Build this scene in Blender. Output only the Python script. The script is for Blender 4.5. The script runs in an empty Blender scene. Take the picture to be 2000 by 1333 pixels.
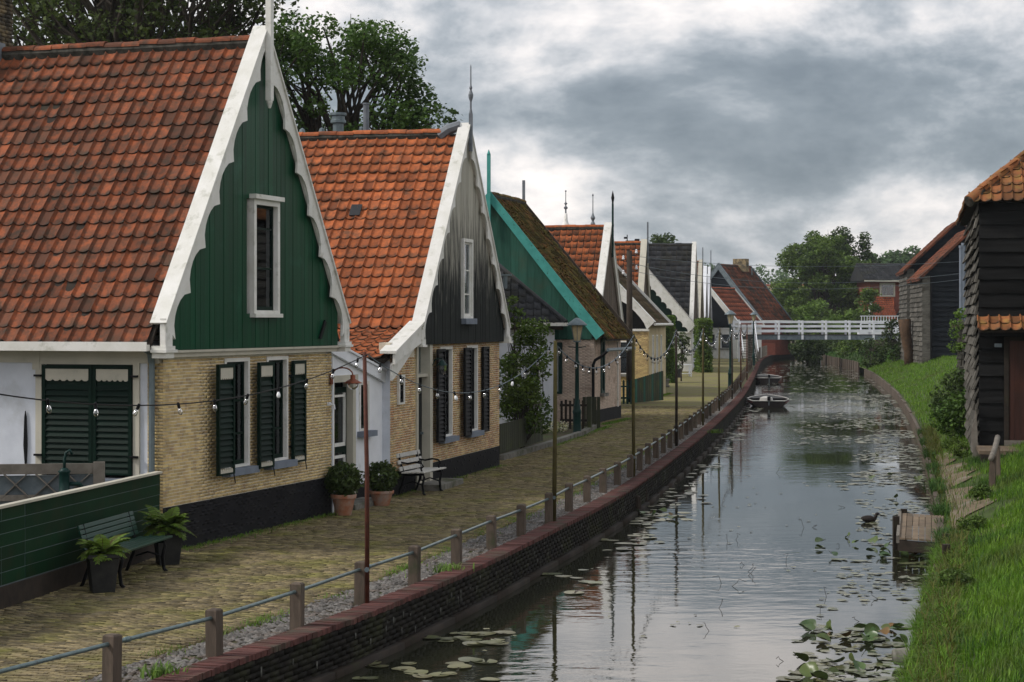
import bpy, math, random
import numpy as np
from mathutils import Vector, Matrix
random.seed(7); RG = np.random.default_rng(7)
R = math.radians
sc = bpy.context.scene; col = sc.collection
# ---------------------------------------------------------------- camera
CH = 3.3; F = 3800.0; HZ = 628.0
cam = bpy.data.cameras.new('camera'); camo = bpy.data.objects.new('camera', cam); col.objects.link(camo)
cam.lens = 68.4; cam.sensor_width = 36; cam.shift_y = -0.01925; cam.clip_end = 3000; cam.clip_start = .1
camo.location = (0, 0, CH); camo.rotation_euler = (R(90), 0, 0); sc.camera = camo
sc.view_settings.view_transform = 'Standard'; sc.view_settings.look = 'None'; sc.view_settings.exposure = 0.40; sc.view_settings.gamma = 1
sc.cycles.use_denoising = True; sc.cycles.denoising_prefilter = 'ACCURATE'; sc.cycles.denoising_input_passes = 'RGB_ALBEDO_NORMAL'; sc.cycles.max_bounces = 6; sc.cycles.transparent_max_bounces = 12
# ---------------------------------------------------------------- sky and sun
SUN_EL, SUN_AZ = R(42), R(-98)          # azimuth measured from +Y towards +X
w = bpy.data.worlds.new('World'); sc.world = w; w.use_nodes = True
N = w.node_tree.nodes; L = w.node_tree.links; N.clear()
def wn(t, **k):
    n = N.new(t)
    for a, b in k.items(): setattr(n, a, b)
    return n
def wmath(op, a, b=None, c=None, clamp=False):
    n = wn('ShaderNodeMath', operation=op, use_clamp=clamp)
    for i, v in enumerate((a, b, c)):
        if v is None: continue
        if isinstance(v, (int, float)): n.inputs[i].default_value = v
        else: L.new(v, n.inputs[i])
    return n.outputs[0]
out = wn('ShaderNodeOutputWorld'); bg = wn('ShaderNodeBackground'); bg.inputs[1].default_value = .1
sky = wn('ShaderNodeTexSky'); sky.sky_type = 'NISHITA'; sky.sun_disc = False; sky.sun_elevation = SUN_EL; sky.sun_rotation = SUN_AZ
tc = wn('ShaderNodeTexCoord'); sep = wn('ShaderNodeSeparateXYZ'); L.new(tc.outputs['Generated'], sep.inputs[0])
zc = wmath('MAXIMUM', sep.outputs[2], 0.0)
def wnoise(scale, detail, rough, off, st, dist=0.0):
    mp = wn('ShaderNodeMapping'); mp.inputs[1].default_value = off; L.new(tc.outputs['Generated'], mp.inputs[0]); mp.inputs[3].default_value = (1, 1, st)
    n = wn('ShaderNodeTexNoise'); n.inputs['Scale'].default_value = scale; n.inputs['Detail'].default_value = detail
    n.inputs['Roughness'].default_value = rough; n.inputs['Distortion'].default_value = dist; L.new(mp.outputs[0], n.inputs[0]); return n.outputs[0]
CLOUD_OFF = (10.2, 6.1, .4)
n1 = wnoise(6.0, 9, .58, CLOUD_OFF, 2.0, .15); n2 = wnoise(2.2, 2, .5, (11.5, 8.2, 3.4), 4.0)
dens = wmath('ADD', wmath('MULTIPLY', wmath('ADD', wmath('MULTIPLY', n1, 1.6), -.30), .86), wmath('MULTIPLY', n2, .30))
bnd = wn('ShaderNodeValToRGB'); L.new(zc, bnd.inputs[0]); be = bnd.color_ramp.elements      # layered cloud in view: thin at the horizon, a heavy bank above it
be[0].position = 0; be[0].color = (.32,) * 3 + (1,); be[1].position = 1; be[1].color = (.52,) * 3 + (1,)
for p, c in ((.03, .34), (.050, .43), (.08, .53), (.105, .515), (.14, .49), (.20, .34), (.32, .32), (.5, .47)):  # above the view: added thin band brightens the water, overhead dimmed for contrast
    e = be.new(p); e.color = (c, c, c, 1)
dens2 = wmath('ADD', dens, wmath('SUBTRACT', bnd.outputs[0], .540))
cr = wn('ShaderNodeValToRGB'); L.new(dens2, cr.inputs[0]); el = cr.color_ramp.elements
el[0].position = .33; el[0].color = (.70, .655, .63, 1)
el[1].position = .70; el[1].color = (.125, .148, .172, 1)
for p, c in ((.41, (.54, .52, .515, 1)), (.47, (.395, .40, .415, 1)), (.53, (.265, .285, .31, 1)), (.60, (.175, .20, .225, 1))):
    e = el.new(p); e.color = c
bst = wn('ShaderNodeVectorMath', operation='SCALE'); L.new(cr.outputs[0], bst.inputs[0])
up = wmath('ADD', 1.0, wmath('MULTIPLY', zc, .6)); L.new(wmath('MULTIPLY', up, 12.6), bst.inputs[3])
mx = wn('ShaderNodeMix', data_type='RGBA'); mx.inputs[0].default_value = .93
L.new(sky.outputs[0], mx.inputs[6]); L.new(bst.outputs[0], mx.inputs[7]); L.new(mx.outputs[2], bg.inputs[0]); L.new(bg.outputs[0], out.inputs[0])
sun = bpy.data.lights.new('sun', 'SUN'); sun.energy = 2.0; sun.angle = R(11); sun.color = (1, .95, .88)
suno = bpy.data.objects.new('sun', sun); col.objects.link(suno)
sd = Vector((math.sin(SUN_AZ) * math.cos(SUN_EL), math.cos(SUN_AZ) * math.cos(SUN_EL), math.sin(SUN_EL)))
suno.rotation_euler = sd.to_track_quat('Z', 'Y').to_euler(); suno.location = (0, 0, 60)
# ---------------------------------------------------------------- materials
MATS = {}
def mat(name, c1, c2=None, rough=.7, scale=3, c3=None, s3=1.2, t3=(.52, .64), bump=0, bscale=30, rnd=0, metal=0, spec=.22, stretch=(1, 1, 1), t2=(.38, .64), hue=0, zcol=None, zr=None, wear=None):
    m = bpy.data.materials.new(name); m.use_nodes = True; t = m.node_tree; n = t.nodes; l = t.links
    b = n['Principled BSDF']; b.inputs['Roughness'].default_value = rough; b.inputs['Metallic'].default_value = metal
    b.inputs['Specular IOR Level'].default_value = spec
    geo = n.new('ShaderNodeNewGeometry'); mp = n.new('ShaderNodeMapping'); l.new(geo.outputs['Position'], mp.inputs[0]); mp.inputs[3].default_value = stretch
    def noise(s, d=5, vec=None):
        q = n.new('ShaderNodeTexNoise'); q.inputs['Scale'].default_value = s; q.inputs['Detail'].default_value = d
        q.inputs['Roughness'].default_value = .62; l.new((vec or mp.outputs[0]), q.inputs[0]); return q.outputs[0]
    def rng(v, a, bb):
        q = n.new('ShaderNodeMapRange'); q.inputs[1].default_value = a; q.inputs[2].default_value = bb; l.new(v, q.inputs[0]); return q.outputs[0]
    def mixc(f, a, c, mode='MIX'):
        q = n.new('ShaderNodeMix'); q.data_type = 'RGBA'; q.blend_type = mode
        for i, v in ((0, f), (6, a), (7, c)):
            if isinstance(v, (int, float)): q.inputs[i].default_value = v
            elif isinstance(v, tuple): q.inputs[i].default_value = (*v, 1)
            else: l.new(v, q.inputs[i])
        return q.outputs[2]
    cur = c1
    if c2: cur = mixc(rng(noise(scale), *t2), c1, c2)
    rv = None
    if rnd or hue:
        oi = n.new('ShaderNodeObjectInfo'); ad = n.new('ShaderNodeMath'); ad.operation = 'ADD'
        l.new(oi.outputs['Random'], ad.inputs[0]); l.new(geo.outputs['Random Per Island'], ad.inputs[1])
        fr = n.new('ShaderNodeMath'); fr.operation = 'FRACT'; l.new(ad.outputs[0], fr.inputs[0]); rv = fr.outputs[0]
    if hue and c2:   # some pieces lean to the second colour altogether
        cur = mixc(rng(rv, 1 - hue, 1.0), cur, c2)
    if zcol:
        sp = n.new('ShaderNodeSeparateXYZ'); l.new(geo.outputs['Position'], sp.inputs[0]); ma = n.new('ShaderNodeMath'); ma.operation = 'MULTIPLY_ADD'
        l.new(noise(2.5, 5), ma.inputs[0]); ma.inputs[1].default_value = 6.0; l.new(sp.outputs[2], ma.inputs[2]); cur = mixc(rng(ma.outputs[0], zr[0] + 3.0, zr[1] + 3.0), cur, zcol)
    if wear:
        at_ = n.new('ShaderNodeAttribute'); at_.attribute_name = 'wear'; ma = n.new('ShaderNodeMath'); ma.operation = 'MULTIPLY_ADD'
        l.new(noise(14, 6, geo.outputs['Position']), ma.inputs[0]); ma.inputs[1].default_value = 1.3; l.new(at_.outputs['Fac'], ma.inputs[2]); cur = mixc(rng(ma.outputs[0], .95, 1.75), cur, wear)
    if c3: cur = mixc(rng(noise(s3, 7, geo.outputs['Position']), *t3), cur, c3)
    if rnd:
        q = n.new('ShaderNodeMapRange'); q.inputs[3].default_value = 1 - rnd; q.inputs[4].default_value = 1 + rnd
        ml = n.new('ShaderNodeMath'); ml.operation = 'MULTIPLY'; ml.inputs[1].default_value = 7.31; l.new(rv, ml.inputs[0])
        f2 = n.new('ShaderNodeMath'); f2.operation = 'FRACT'; l.new(ml.outputs[0], f2.inputs[0]); l.new(f2.outputs[0], q.inputs[0])
        vs = n.new('ShaderNodeVectorMath'); vs.operation = 'SCALE'
        if isinstance(cur, tuple): vs.inputs[0].default_value = cur
        else: l.new(cur, vs.inputs[0])
        l.new(q.outputs[0], vs.inputs[3]); cur = vs.outputs[0]
    if isinstance(cur, tuple): b.inputs['Base Color'].default_value = (*cur, 1)
    else: l.new(cur, b.inputs['Base Color'])
    if bump:
        bp = n.new('ShaderNodeBump'); bp.inputs['Strength'].default_value = bump; bp.inputs['Distance'].default_value = .01
        l.new(noise(bscale, 4), bp.inputs['Height']); l.new(bp.outputs[0], b.inputs['Normal'])
    MATS[name] = m; return m
M = MATS
mat('tile_old', (.26, .073, .029), (.115, .047, .027), .8, 9, (.05, .038, .026), 3.4, (.50, .72), .6, 50, .32, hue=.3, wear=(.032, .028, .022))
mat('tile_orange', (.42, .118, .038), (.25, .075, .03), .8, 9, (.09, .055, .034), 3.0, (.52, .74), .6, 50, .28, hue=.25, wear=(.075, .045, .03))
mat('tile_far', (.38, .095, .038), (.22, .062, .03), .8, 4, (.07, .05, .03), 1.5, (.52, .78), .3, 20, .3, hue=.25, wear=(.08, .05, .03))
mat('tile_bright', (.34, .085, .036), (.24, .062, .028), .8, 4, None, bump=.3, rnd=.2, wear=(.08, .04, .03))
mat('tile_brown', (.125, .085, .042), (.085, .055, .03), .9, 3, (.06, .055, .015), 1.2, (.45, .65), .3, 20, .3)
mat('tile_slate', (.028, .030, .034), (.044, .045, .048), .75, 3, (.040, .040, .028), .8, (.5, .7), .3, 20, .35, spec=.15)
mat('tile_moss', (.15, .060, .022), (.095, .070, .020), .95, 3, (.085, .075, .018), 2.0, (.44, .60), .8, 25, .5, hue=.4)
mat('tile_lichen', (.28, .10, .038), (.17, .075, .03), .85, 6, (.24, .145, .04), 3.4, (.52, .68), .5, 30, .4, hue=.35, wear=(.04, .03, .02))
mat('tile_wing', (.22, .065, .03), (.11, .04, .022), .85, 3, (.03, .025, .02), 1.2, (.45, .62), .4, 20, .35)
mat('mortar_moss', (.075, .07, .06), (.025, .025, .02), .95, 9, bump=.5)
mat('white_paint', (.74, .73, .70), (.64, .63, .58), .55, 2.5, (.36, .36, .29), 5.5, (.56, .80), .12, 30)
mat('white_bright', (.78, .80, .84), (.70, .72, .76), .55, 2, (.5, .5, .48), 2.5, (.62, .85), .1)
mat('cream_paint', (.52, .49, .41), (.44, .42, .35), .6, 2, (.3, .29, .24), 4, (.6, .85))
mat('plaster_white', (.62, .65, .71), (.54, .57, .63), .8, 2.5, (.40, .41, .41), 1.3, (.56, .8), .2, 12)
mat('green_boards', (.001, .042, .017), (.002, .056, .025), .38, 2, (.014, .085, .05), 1.6, (.58, .78), .2, 14, .18, stretch=(9, 9, .35), spec=.16)
mat('green_dark', (.0015, .011, .007), (.002, .015, .009), .5, 2, rnd=.08, spec=.12)
mat('green_fence', (.003, .024, .009), (.005, .032, .012), .55, 1.5, (.016, .028, .012), 2.8, (.48, .70), .15, 20, .18, spec=.1)
mat('green_bench', (.004, .034, .022), (.006, .044, .030), .35, 6, spec=.35)
mat('green_gable', (.034, .105, .078), (.024, .078, .056), .85, 3, (.05, .08, .055), 1.2, (.52, .75), .2, 20, .2, stretch=(5, 5, .4), spec=.1)
mat('turquoise', (.075, .35, .31), (.055, .28, .25), .7, 3, (.03, .09, .08), 9, (.60, .74), .1)
mat('black_boards', (.016, .018, .018), (.026, .028, .028), .7, 2, rnd=.2, stretch=(6, 6, .5), bump=.2, bscale=20, spec=.1)
mat('weathered_boards', (.010, .013, .012), (.018, .021, .020), .7, 2, rnd=.15, stretch=(7, 7, .5), bump=.25, bscale=20, zcol=(.38, .365, .31), zr=(4.2, 5.6), spec=.1)
mat('tar_black', (.008, .008, .008), (.014, .014, .014), .85, 2, (.026, .024, .022), 1.2, (.55, .8), .4, 25, .35, stretch=(.6, .6, 7), spec=.08)
mat('tar_blue', (.008, .010, .013), (.013, .016, .020), .85, 2, rnd=.25, bump=.2, stretch=(.6, .6, 5), spec=.08)
mat('shingle_grey', (.115, .108, .095), (.075, .070, .060), .9, 4, (.04, .037, .03), 2, (.5, .7), .5, 20, .35, stretch=(1, 1, 4), spec=.1)
mat('brick_yellow', (.60, .46, .22), (.47, .34, .17), .9, 5, (.32, .21, .15), 6, (.56, .72), .3, 60, .22, hue=.18)
mat('brick_mixed', (.52, .37, .18), (.40, .21, .11), .9, 5, (.58, .44, .22), 3, (.5, .66), .3, 60, .25, hue=.15)
mat('brick_pink', (.60, .48, .39), (.50, .39, .31), .9, 4, (.34, .25, .19), 2, (.54, .74), .4, 30, .12)
mat('brick_cream', (.50, .42, .27), (.42, .35, .22), .9, 4, (.30, .24, .15), 2, (.55, .75), .3, 30, .15)
mat('mortar', (.72, .66, .54), (.58, .53, .43), .95, 6)
mat('dado_black', (.010, .010, .012), (.016, .016, .019), .7, 3, (.024, .023, .023), 2, (.55, .8), .3, 50, .25, spec=.12)
mat('cap_red', (.115, .046, .040), (.085, .038, .033), .9, 5, (.07, .062, .045), 2.0, (.50, .68), .5, 50, .30, hue=.25)
mat('quay_brick', (.013, .011, .010), (.020, .018, .014), .8, 5, (.030, .032, .015), 1.2, (.5, .68), .4, 50, .35, spec=.12)
mat('quay_scale', (.16, .16, .145), (.07, .07, .06), .9, 20)
mat('paver', (.240, .190, .098), (.135, .110, .070), .95, 14, (.165, .155, .045), 1.3, (.46, .68), .6, 60, .42, hue=.28)
mat('joint_moss', (.055, .055, .014), (.045, .036, .02), 1, 3, (.03, .026, .02), 1.0, (.45, .6))
mat('soil', (.07, .05, .032), (.05, .045, .02), 1, 2, (.05, .065, .02), .8, (.45, .6), .4)
mat('stone', (.155, .145, .135), (.09, .083, .078), .85, 6, (.12, .09, .07), 3, (.5, .7), .3, 40, .45)
mat('wood_grey', (.115, .088, .068), (.072, .056, .044), .85, 8, (.05, .055, .03), 3, (.55, .75), .4, 40, .15, stretch=(2, 2, .3))
mat('wood_silver', (.20, .18, .155), (.14, .125, .105), .9, 6, rnd=.1, bump=.4)
mat('wood_dark', (.035, .026, .020), (.020, .016, .013), .85, 5, (.035, .036, .018), 2, (.55, .8), .3, rnd=.2)
mat('wood_green', (.036, .040, .026), (.055, .058, .036), .9, 5, (.06, .075, .025), 2, (.5, .7), .3, 30, .2, stretch=(3, 3, .4))
mat('deck_wood', (.17, .125, .085), (.11, .085, .062), .9, 5, (.25, .19, .11), 2, (.6, .75), .3, 30, .2)
mat('sill_blue', (.19, .22, .27), (.15, .175, .215), .7, 3)
mat('zinc', (.16, .20, .215), (.12, .15, .165), .45, 4, metal=.3)
mat('rail_steel', (.16, .215, .22), (.11, .15, .155), .35, 12, (.10, .05, .03), 6, (.62, .72), metal=.5)
mat('rust', (.095, .030, .018), (.06, .022, .015), .7, 9, bump=.2)
mat('pole_olive', (.085, .072, .022), (.06, .048, .018), .8, 5, bump=.2)
mat('pole_wood', (.035, .026, .020), (.05, .04, .03), .85, 4, bump=.3)
mat('copper', (.24, .075, .04), (.16, .05, .03), .4, 8, metal=.6)
mat('iron', (.006, .006, .007), None, .5, spec=.12)
mat('iron_green', (.005, .032, .027), (.004, .024, .021), .45, 5)
mat('slat_white', (.52, .51, .48), (.42, .41, .38), .7, 10, rnd=.08)
mat('terracotta', (.36, .14, .075), (.40, .23, .16), .85, 9, (.36, .30, .26), 4, (.48, .66), .2)
mat('planter_black', (.018, .018, .018), (.03, .03, .028), .6, 8)
mat('curtain', (.62, .60, .54), (.46, .44, .39), .9, 3, stretch=(6, 6, .2))
mat('unlit_interior', (.012, .012, .012), None, .9)  # near-black: the darkness of unlit rooms is put into this colour
mat('door_red', (.055, .020, .014), (.036, .014, .010), .6, 3, (.085, .028, .014), 1.2, (.5, .7), .3, 20, .2, stretch=(4, 4, .4))
mat('cloth_grey', (.16, .19, .21), (.10, .125, .14), .7, 4)
mat('brick_red', (.20, .065, .045), (.15, .05, .035), .9, 3, rnd=.15)
mat('lead', (.17, .19, .21), (.12, .13, .15), .5, 4)
mat('chimney_brick', (.26, .20, .11), (.12, .095, .06), .95, 4, (.05, .045, .035), 2, (.45, .65), .4, 30, .3)
mat('concrete', (.20, .19, .17), (.12, .115, .10), .95, 4, (.07, .075, .04), 2, (.5, .7), .3)
mat('bark', (.055, .045, .034), (.035, .03, .024), .95, 6, bump=.5)
mat('bark_brown', (.10, .06, .035), (.06, .038, .025), .95, 6, bump=.5)
mat('coot', (.018, .014, .013), (.03, .024, .02), .8, 20)
mat('beak', (.5, .32, .2), None, .6)
mat('flower', (.6, .6, .62), (.7, .65, .2), .8, 30)
mat('boat_hull', (.012, .009, .010), (.022, .016, .015), .5, 4)
mat('boat_red', (.12, .02, .02), None, .5)
def leafmat(name, c1, c2, rnd=.35, trans=.25, rough=.6, c3=None):
    m = mat(name, c1, c2, rough, 1.2, c3, .5, rnd=rnd, spec=.25, hue=.3)
    n = m.node_tree.nodes; l = m.node_tree.links; b = n['Principled BSDF']; o = n['Material Output']
    t = n.new('ShaderNodeBsdfTranslucent'); mx = n.new('ShaderNodeMixShader'); mx.inputs[0].default_value = trans
    for k in b.inputs['Base Color'].links: l.new(k.from_socket, t.inputs[0])
    l.new(b.outputs[0], mx.inputs[1]); l.new(t.outputs[0], mx.inputs[2]); l.new(mx.outputs[0], o.inputs[0]); return m
leafmat('leaf_ash', (.055, .115, .022), (.095, .165, .030), .4, .35, c3=(.035, .062, .018))
leafmat('leaf_olive', (.055, .085, .024), (.085, .115, .028), .4, .35, c3=(.035, .045, .02))
leafmat('leaf_bright', (.10, .18, .03), (.14, .22, .04), .35, .35)
leafmat('leaf_mid', (.075, .135, .024), (.125, .185, .034), .4, .35, c3=(.04, .075, .02))
leafmat('leaf_hazed', (.075, .135, .055), (.11, .17, .07), .3, .3)  # paler and bluer leaves: distance haze is put into the colour
leafmat('leaf_dark', (.038, .070, .020), (.07, .105, .026), .4, .3, c3=(.022, .04, .014))
leafmat('leaf_box', (.040, .068, .018), (.07, .10, .026))
leafmat('leaf_fern', (.085, .15, .018), (.13, .20, .03), .3, .35)
leafmat('leaf_dry', (.12, .055, .02), (.08, .035, .018))
leafmat('grass', (.085, .195, .014), (.145, .255, .022), .4, .35, .55, (.11, .15, .03))
leafmat('grass_dark', (.030, .085, .012), (.055, .12, .016), .4, .3)
leafmat('grass_yellow', (.13, .12, .03), (.09, .11, .02), .35, .3)
leafmat('lily', (.055, .105, .04), (.09, .115, .035), .35, .1, .28)
leafmat('lily_flat', (.10, .115, .055), (.15, .14, .07), .3, .05, .30)
leafmat('lily_brown', (.15, .085, .03), (.09, .06, .02), .3, .1, .4)
def glassy(name, col_, rough, mixf, gl=(.8, .85, .9)):
    m = bpy.data.materials.new(name); m.use_nodes = True; n = m.node_tree.nodes; l = m.node_tree.links; n.clear()
    o = n.new('ShaderNodeOutputMaterial'); tr = n.new('ShaderNodeBsdfTransparent'); tr.inputs[0].default_value = (*col_, 1)
    g = n.new('ShaderNodeBsdfGlossy'); g.inputs[0].default_value = (*gl, 1); g.inputs[1].default_value = rough
    f = n.new('ShaderNodeFresnel'); f.inputs[0].default_value = 1.5; ad = n.new('ShaderNodeMath'); ad.operation = 'ADD'; ad.inputs[1].default_value = mixf; l.new(f.outputs[0], ad.inputs[0])
    mx = n.new('ShaderNodeMixShader'); l.new(ad.outputs[0], mx.inputs[0]); l.new(tr.outputs[0], mx.inputs[1]); l.new(g.outputs[0], mx.inputs[2]); l.new(mx.outputs[0], o.inputs[0]); MATS[name] = m
glassy('glass', (.78, .82, .82), .03, .03)
glassy('bulb_glass', (.90, .90, .90), .05, .0, (.8, .8, .8))
mat('lamp_glass', (.50, .42, .26), (.40, .33, .2), .4, 8)
mat('bulb_milky', (.75, .76, .78), None, .2)
mat('path_earth', (.17, .13, .085), (.11, .085, .055), 1, 3, (.20, .175, .14), 1.5, (.5, .66), .6, 20)
mat('louvre', (.0025, .012, .008), (.003, .015, .010), .6, 3, rnd=.15, spec=.12)
mat('louvre_black', (.006, .006, .007), None, .6, spec=.12)
mat('moss_brown', (.11, .085, .02), (.07, .055, .018), .95, 3, rnd=.3)
# ---------------------------------------------------------------- helpers
def px(u, v, z=0.0):
    Y = (CH - z) * F / (v - HZ); return Vector(((u - 1000) * Y / F, Y, z))
def at(u, v, Y):
    return Vector(((u - 1000) * Y / F, Y, CH - (v - HZ) * Y / F))
def proj(p): return (1000 + F * p[0] / max(p[1], .1), HZ + F * (CH - p[2]) / max(p[1], .1))
def tag(o, label=None, cat=None, group=None, kind=None):
    for k, v in (('label', label), ('category', cat), ('group', group), ('kind', kind)):
        if v: o[k] = v
    return o
def empty(name, loc, rz=0, label=None, cat=None, group=None):
    o = bpy.data.objects.new(name, None); o.location = loc; o.rotation_euler = (0, 0, rz); o.empty_display_size = .2; col.objects.link(o); return tag(o, label, cat, group)
def link(name, me, parent=None, mtx=None):
    o = bpy.data.objects.new(name, me); col.objects.link(o)
    if parent: o.parent = parent
    if mtx is not None: o.matrix_local = mtx
    return o
def copy_tree(o, parent=None):
    c = o.copy(); col.objects.link(c); c.parent = parent
    for ch in o.children: copy_tree(ch, c)
    return c
def np_mesh(name, V, Q, m=None, smooth=False):
    V = np.asarray(V, dtype=np.float32).reshape(-1, 3); Q = np.asarray(Q, dtype=np.int32); k = Q.shape[1]
    me = bpy.data.meshes.new(name); me.vertices.add(len(V)); me.vertices.foreach_set('co', V.ravel())
    me.loops.add(Q.size); me.loops.foreach_set('vertex_index', Q.ravel())
    me.polygons.add(len(Q)); me.polygons.foreach_set('loop_start', np.arange(0, Q.size, k, dtype=np.int32))
    me.polygons.foreach_set('loop_total', np.full(len(Q), k, dtype=np.int32))
    if smooth: me.polygons.foreach_set('use_smooth', np.ones(len(Q), dtype=bool))
    me.update(calc_edges=True)
    if m: me.materials.append(M[m])
    return me
BOXQ = np.array([[0, 3, 2, 1], [4, 5, 6, 7], [0, 1, 5, 4], [1, 2, 6, 5], [2, 3, 7, 6], [3, 0, 4, 7]])
def np_boxes(C, EX, EY, EZ):
    C, EX, EY, EZ = [np.asarray(a, dtype=np.float64) for a in (C, EX, EY, EZ)]; n = len(C)
    S = [(-1, -1, -1), (1, -1, -1), (1, 1, -1), (-1, 1, -1), (-1, -1, 1), (1, -1, 1), (1, 1, 1), (-1, 1, 1)]
    V = np.stack([C + a * EX + b * EY + c * EZ for a, b, c in S], axis=1)
    Q = BOXQ[None] + (np.arange(n) * 8)[:, None, None]; return V.reshape(-1, 3), Q.reshape(-1, 4)
class MB:
    def __init__(s): s.v = []; s.f = []
    def add(s, v, f):
        k = len(s.v); s.v += [tuple(p) for p in v]; s.f += [tuple(i + k for i in q) for q in f]; return s
    def box(s, x0, x1, y0, y1, z0, z1):
        return s.add([(x0, y0, z0), (x1, y0, z0), (x1, y1, z0), (x0, y1, z0), (x0, y0, z1), (x1, y0, z1), (x1, y1, z1), (x0, y1, z1)], BOXQ.tolist())
    def obox(s, c, ex, ey, ez):
        V, Q = np_boxes([c], [ex], [ey], [ez]); return s.add(V.tolist(), Q.tolist())
    def bar(s, p, q, w, h, up=(0, 0, 1)):
        p, q = Vector(p), Vector(q); d = (q - p); l_ = d.length / 2; d.normalize(); a = d.cross(Vector(up))
        if a.length < 1e-4: a = Vector((1, 0, 0))
        a.normalize(); b = a.cross(d); return s.obox((p + q) / 2, d * l_, a * w / 2, b * h / 2)
    def prism(s, pts, d):
        n = len(pts); P = [Vector(p) for p in pts]; d = Vector(d)
        return s.add(P + [p + d for p in P], [tuple(range(n))[::-1], tuple(range(n, 2 * n))] + [(i, (i + 1) % n, n + (i + 1) % n, n + i) for i in range(n)])
    def strip(s, A, B, d):       # solid between two polylines A and B, extruded by d
        d = Vector(d); n = len(A); V = [Vector(p) for p in A] + [Vector(p) for p in B]; V += [p + d for p in V]; m = 2 * n; f = []
        for i in range(n - 1):
            f += [(i, i + 1, n + i + 1, n + i), (m + i, m + n + i, m + n + i + 1, m + i + 1), (i, m + i, m + i + 1, i + 1), (n + i, n + i + 1, m + n + i + 1, m + n + i)]
        f += [(0, n, m + n, m), (n - 1, m + n - 1, m + 2 * n - 1, 2 * n - 1)]; return s.add(V, f)
    def tube(s, pts, r, n=8, cap=True):
        P = [Vector(p) for p in pts]; k = len(P); rr = r if isinstance(r, (list, tuple)) else [r] * k; base = len(s.v); a = None
        for i in range(k):
            d = (P[min(i + 1, k - 1)] - P[max(i - 1, 0)]).normalized()
            if a is None: a = d.orthogonal().normalized()
            else: a = (a - d * a.dot(d)).normalized()
            b = d.cross(a)
            for j in range(n):
                t = 2 * math.pi * j / n; s.v.append(tuple(P[i] + (a * math.cos(t) + b * math.sin(t)) * rr[i]))
        for i in range(k - 1):
            for j in range(n):
                j2 = (j + 1) % n; s.f.append((base + i * n + j, base + i * n + j2, base + (i + 1) * n + j2, base + (i + 1) * n + j))
        if cap: s.f.append(tuple(base + j for j in range(n))[::-1]); s.f.append(tuple(base + (k - 1) * n + j for j in range(n)))
        return s
    def lathe(s, prof, c=(0, 0, 0), n=14, a0=0):
        base = len(s.v); k = len(prof)
        for r_, z in prof:
            for j in range(n):
                t = a0 + 2 * math.pi * j / n; s.v.append((c[0] + r_ * math.cos(t), c[1] + r_ * math.sin(t), c[2] + z))
        for i in range(k - 1):
            for j in range(n):
                j2 = (j + 1) % n; s.f.append((base + i * n + j, base + i * n + j2, base + (i + 1) * n + j2, base + (i + 1) * n + j))
        s.f.append(tuple(base + j for j in range(n))[::-1]); s.f.append(tuple(base + (k - 1) * n + j for j in range(n))); return s
    def mesh(s, name, m, smooth=False):
        me = bpy.data.meshes.new(name); me.from_pydata(s.v, [], s.f); me.materials.append(M[m]); me.update()
        if smooth: me.polygons.foreach_set('use_smooth', [True] * len(me.polygons))
        return me
    def build(s, name, m, parent=None, smooth=False, bevel=0):
        o = link(name, s.mesh(name, m, smooth), parent)
        if bevel:
            b = o.modifiers.new('bevel', 'BEVEL'); b.width = bevel; b.segments = 2; b.limit_method = 'ANGLE'
        return o
# curve frame: distance along the quay edge
class Curve:
    def __init__(s, pts):
        P = np.array([(p[0], p[1]) for p in pts], float)
        for _ in range(2):  # Chaikin rounding
            Q = [P[0]]
            for a, b in zip(P[:-1], P[1:]): Q += [a * .75 + b * .25, a * .25 + b * .75]
            Q.append(P[-1]); P = np.array(Q)
        s.P = P; s.S = np.concatenate([[0], np.cumsum(np.linalg.norm(np.diff(P, axis=0), axis=1))]); s.len = s.S[-1]
    def p(s, t, off=0):       # off > 0 to the left of travel (landward on the village side)
        t = np.atleast_1d(np.asarray(t, float)); x = np.interp(t, s.S, s.P[:, 0]); y = np.interp(t, s.S, s.P[:, 1])
        x1 = np.interp(t + .6, s.S, s.P[:, 0]) - np.interp(t - .6, s.S, s.P[:, 0]); y1 = np.interp(t + .6, s.S, s.P[:, 1]) - np.interp(t - .6, s.S, s.P[:, 1])
        l_ = np.hypot(x1, y1) + 1e-9; d = np.stack([x1 / l_, y1 / l_], 1); nrm = np.stack([-d[:, 1], d[:, 0]], 1)
        return np.stack([x, y], 1) + nrm * np.atleast_1d(off)[:, None] if np.ndim(off) else np.stack([x, y], 1) + nrm * off, d, nrm
    def at_y(s, Y): return float(np.interp(Y, s.P[:, 1], s.S))
    def x_at(s, Y): return float(np.interp(Y, s.P[:, 1], s.P[:, 0]))
ZW = -.5
QE = [(-7.0, 3.0), (-5.2, 10.0), (-3.55, 15.2)] + [tuple(px(u, v)[:2]) for u, v in ((362, 1333), (550, 1265), (650, 1229), (730, 1200), (930, 1115), (1055, 1052), (1180, 990), (1255, 944.5), (1315, 899), (1366, 860), (1412, 819), (1447, 782.6), (1462, 761), (1474, 736.7), (1482, 719), (1485, 708), (1496, 698), (1520, 690))] + [(34.6, 222), (48, 240), (80, 252)]
QC = Curve(QE)
RB = Curve([(-2, -14), (.4, 2), (2.4, 12), (4.26, 20.5), (6.42, 28.8), (8.36, 38.2), (10.5, 49), (12.8, 60.9), (16.6, 82), (19.9, 101.7), (26.5, 146), (28.6, 180), (33, 205), (46, 226), (80, 238)])
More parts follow.
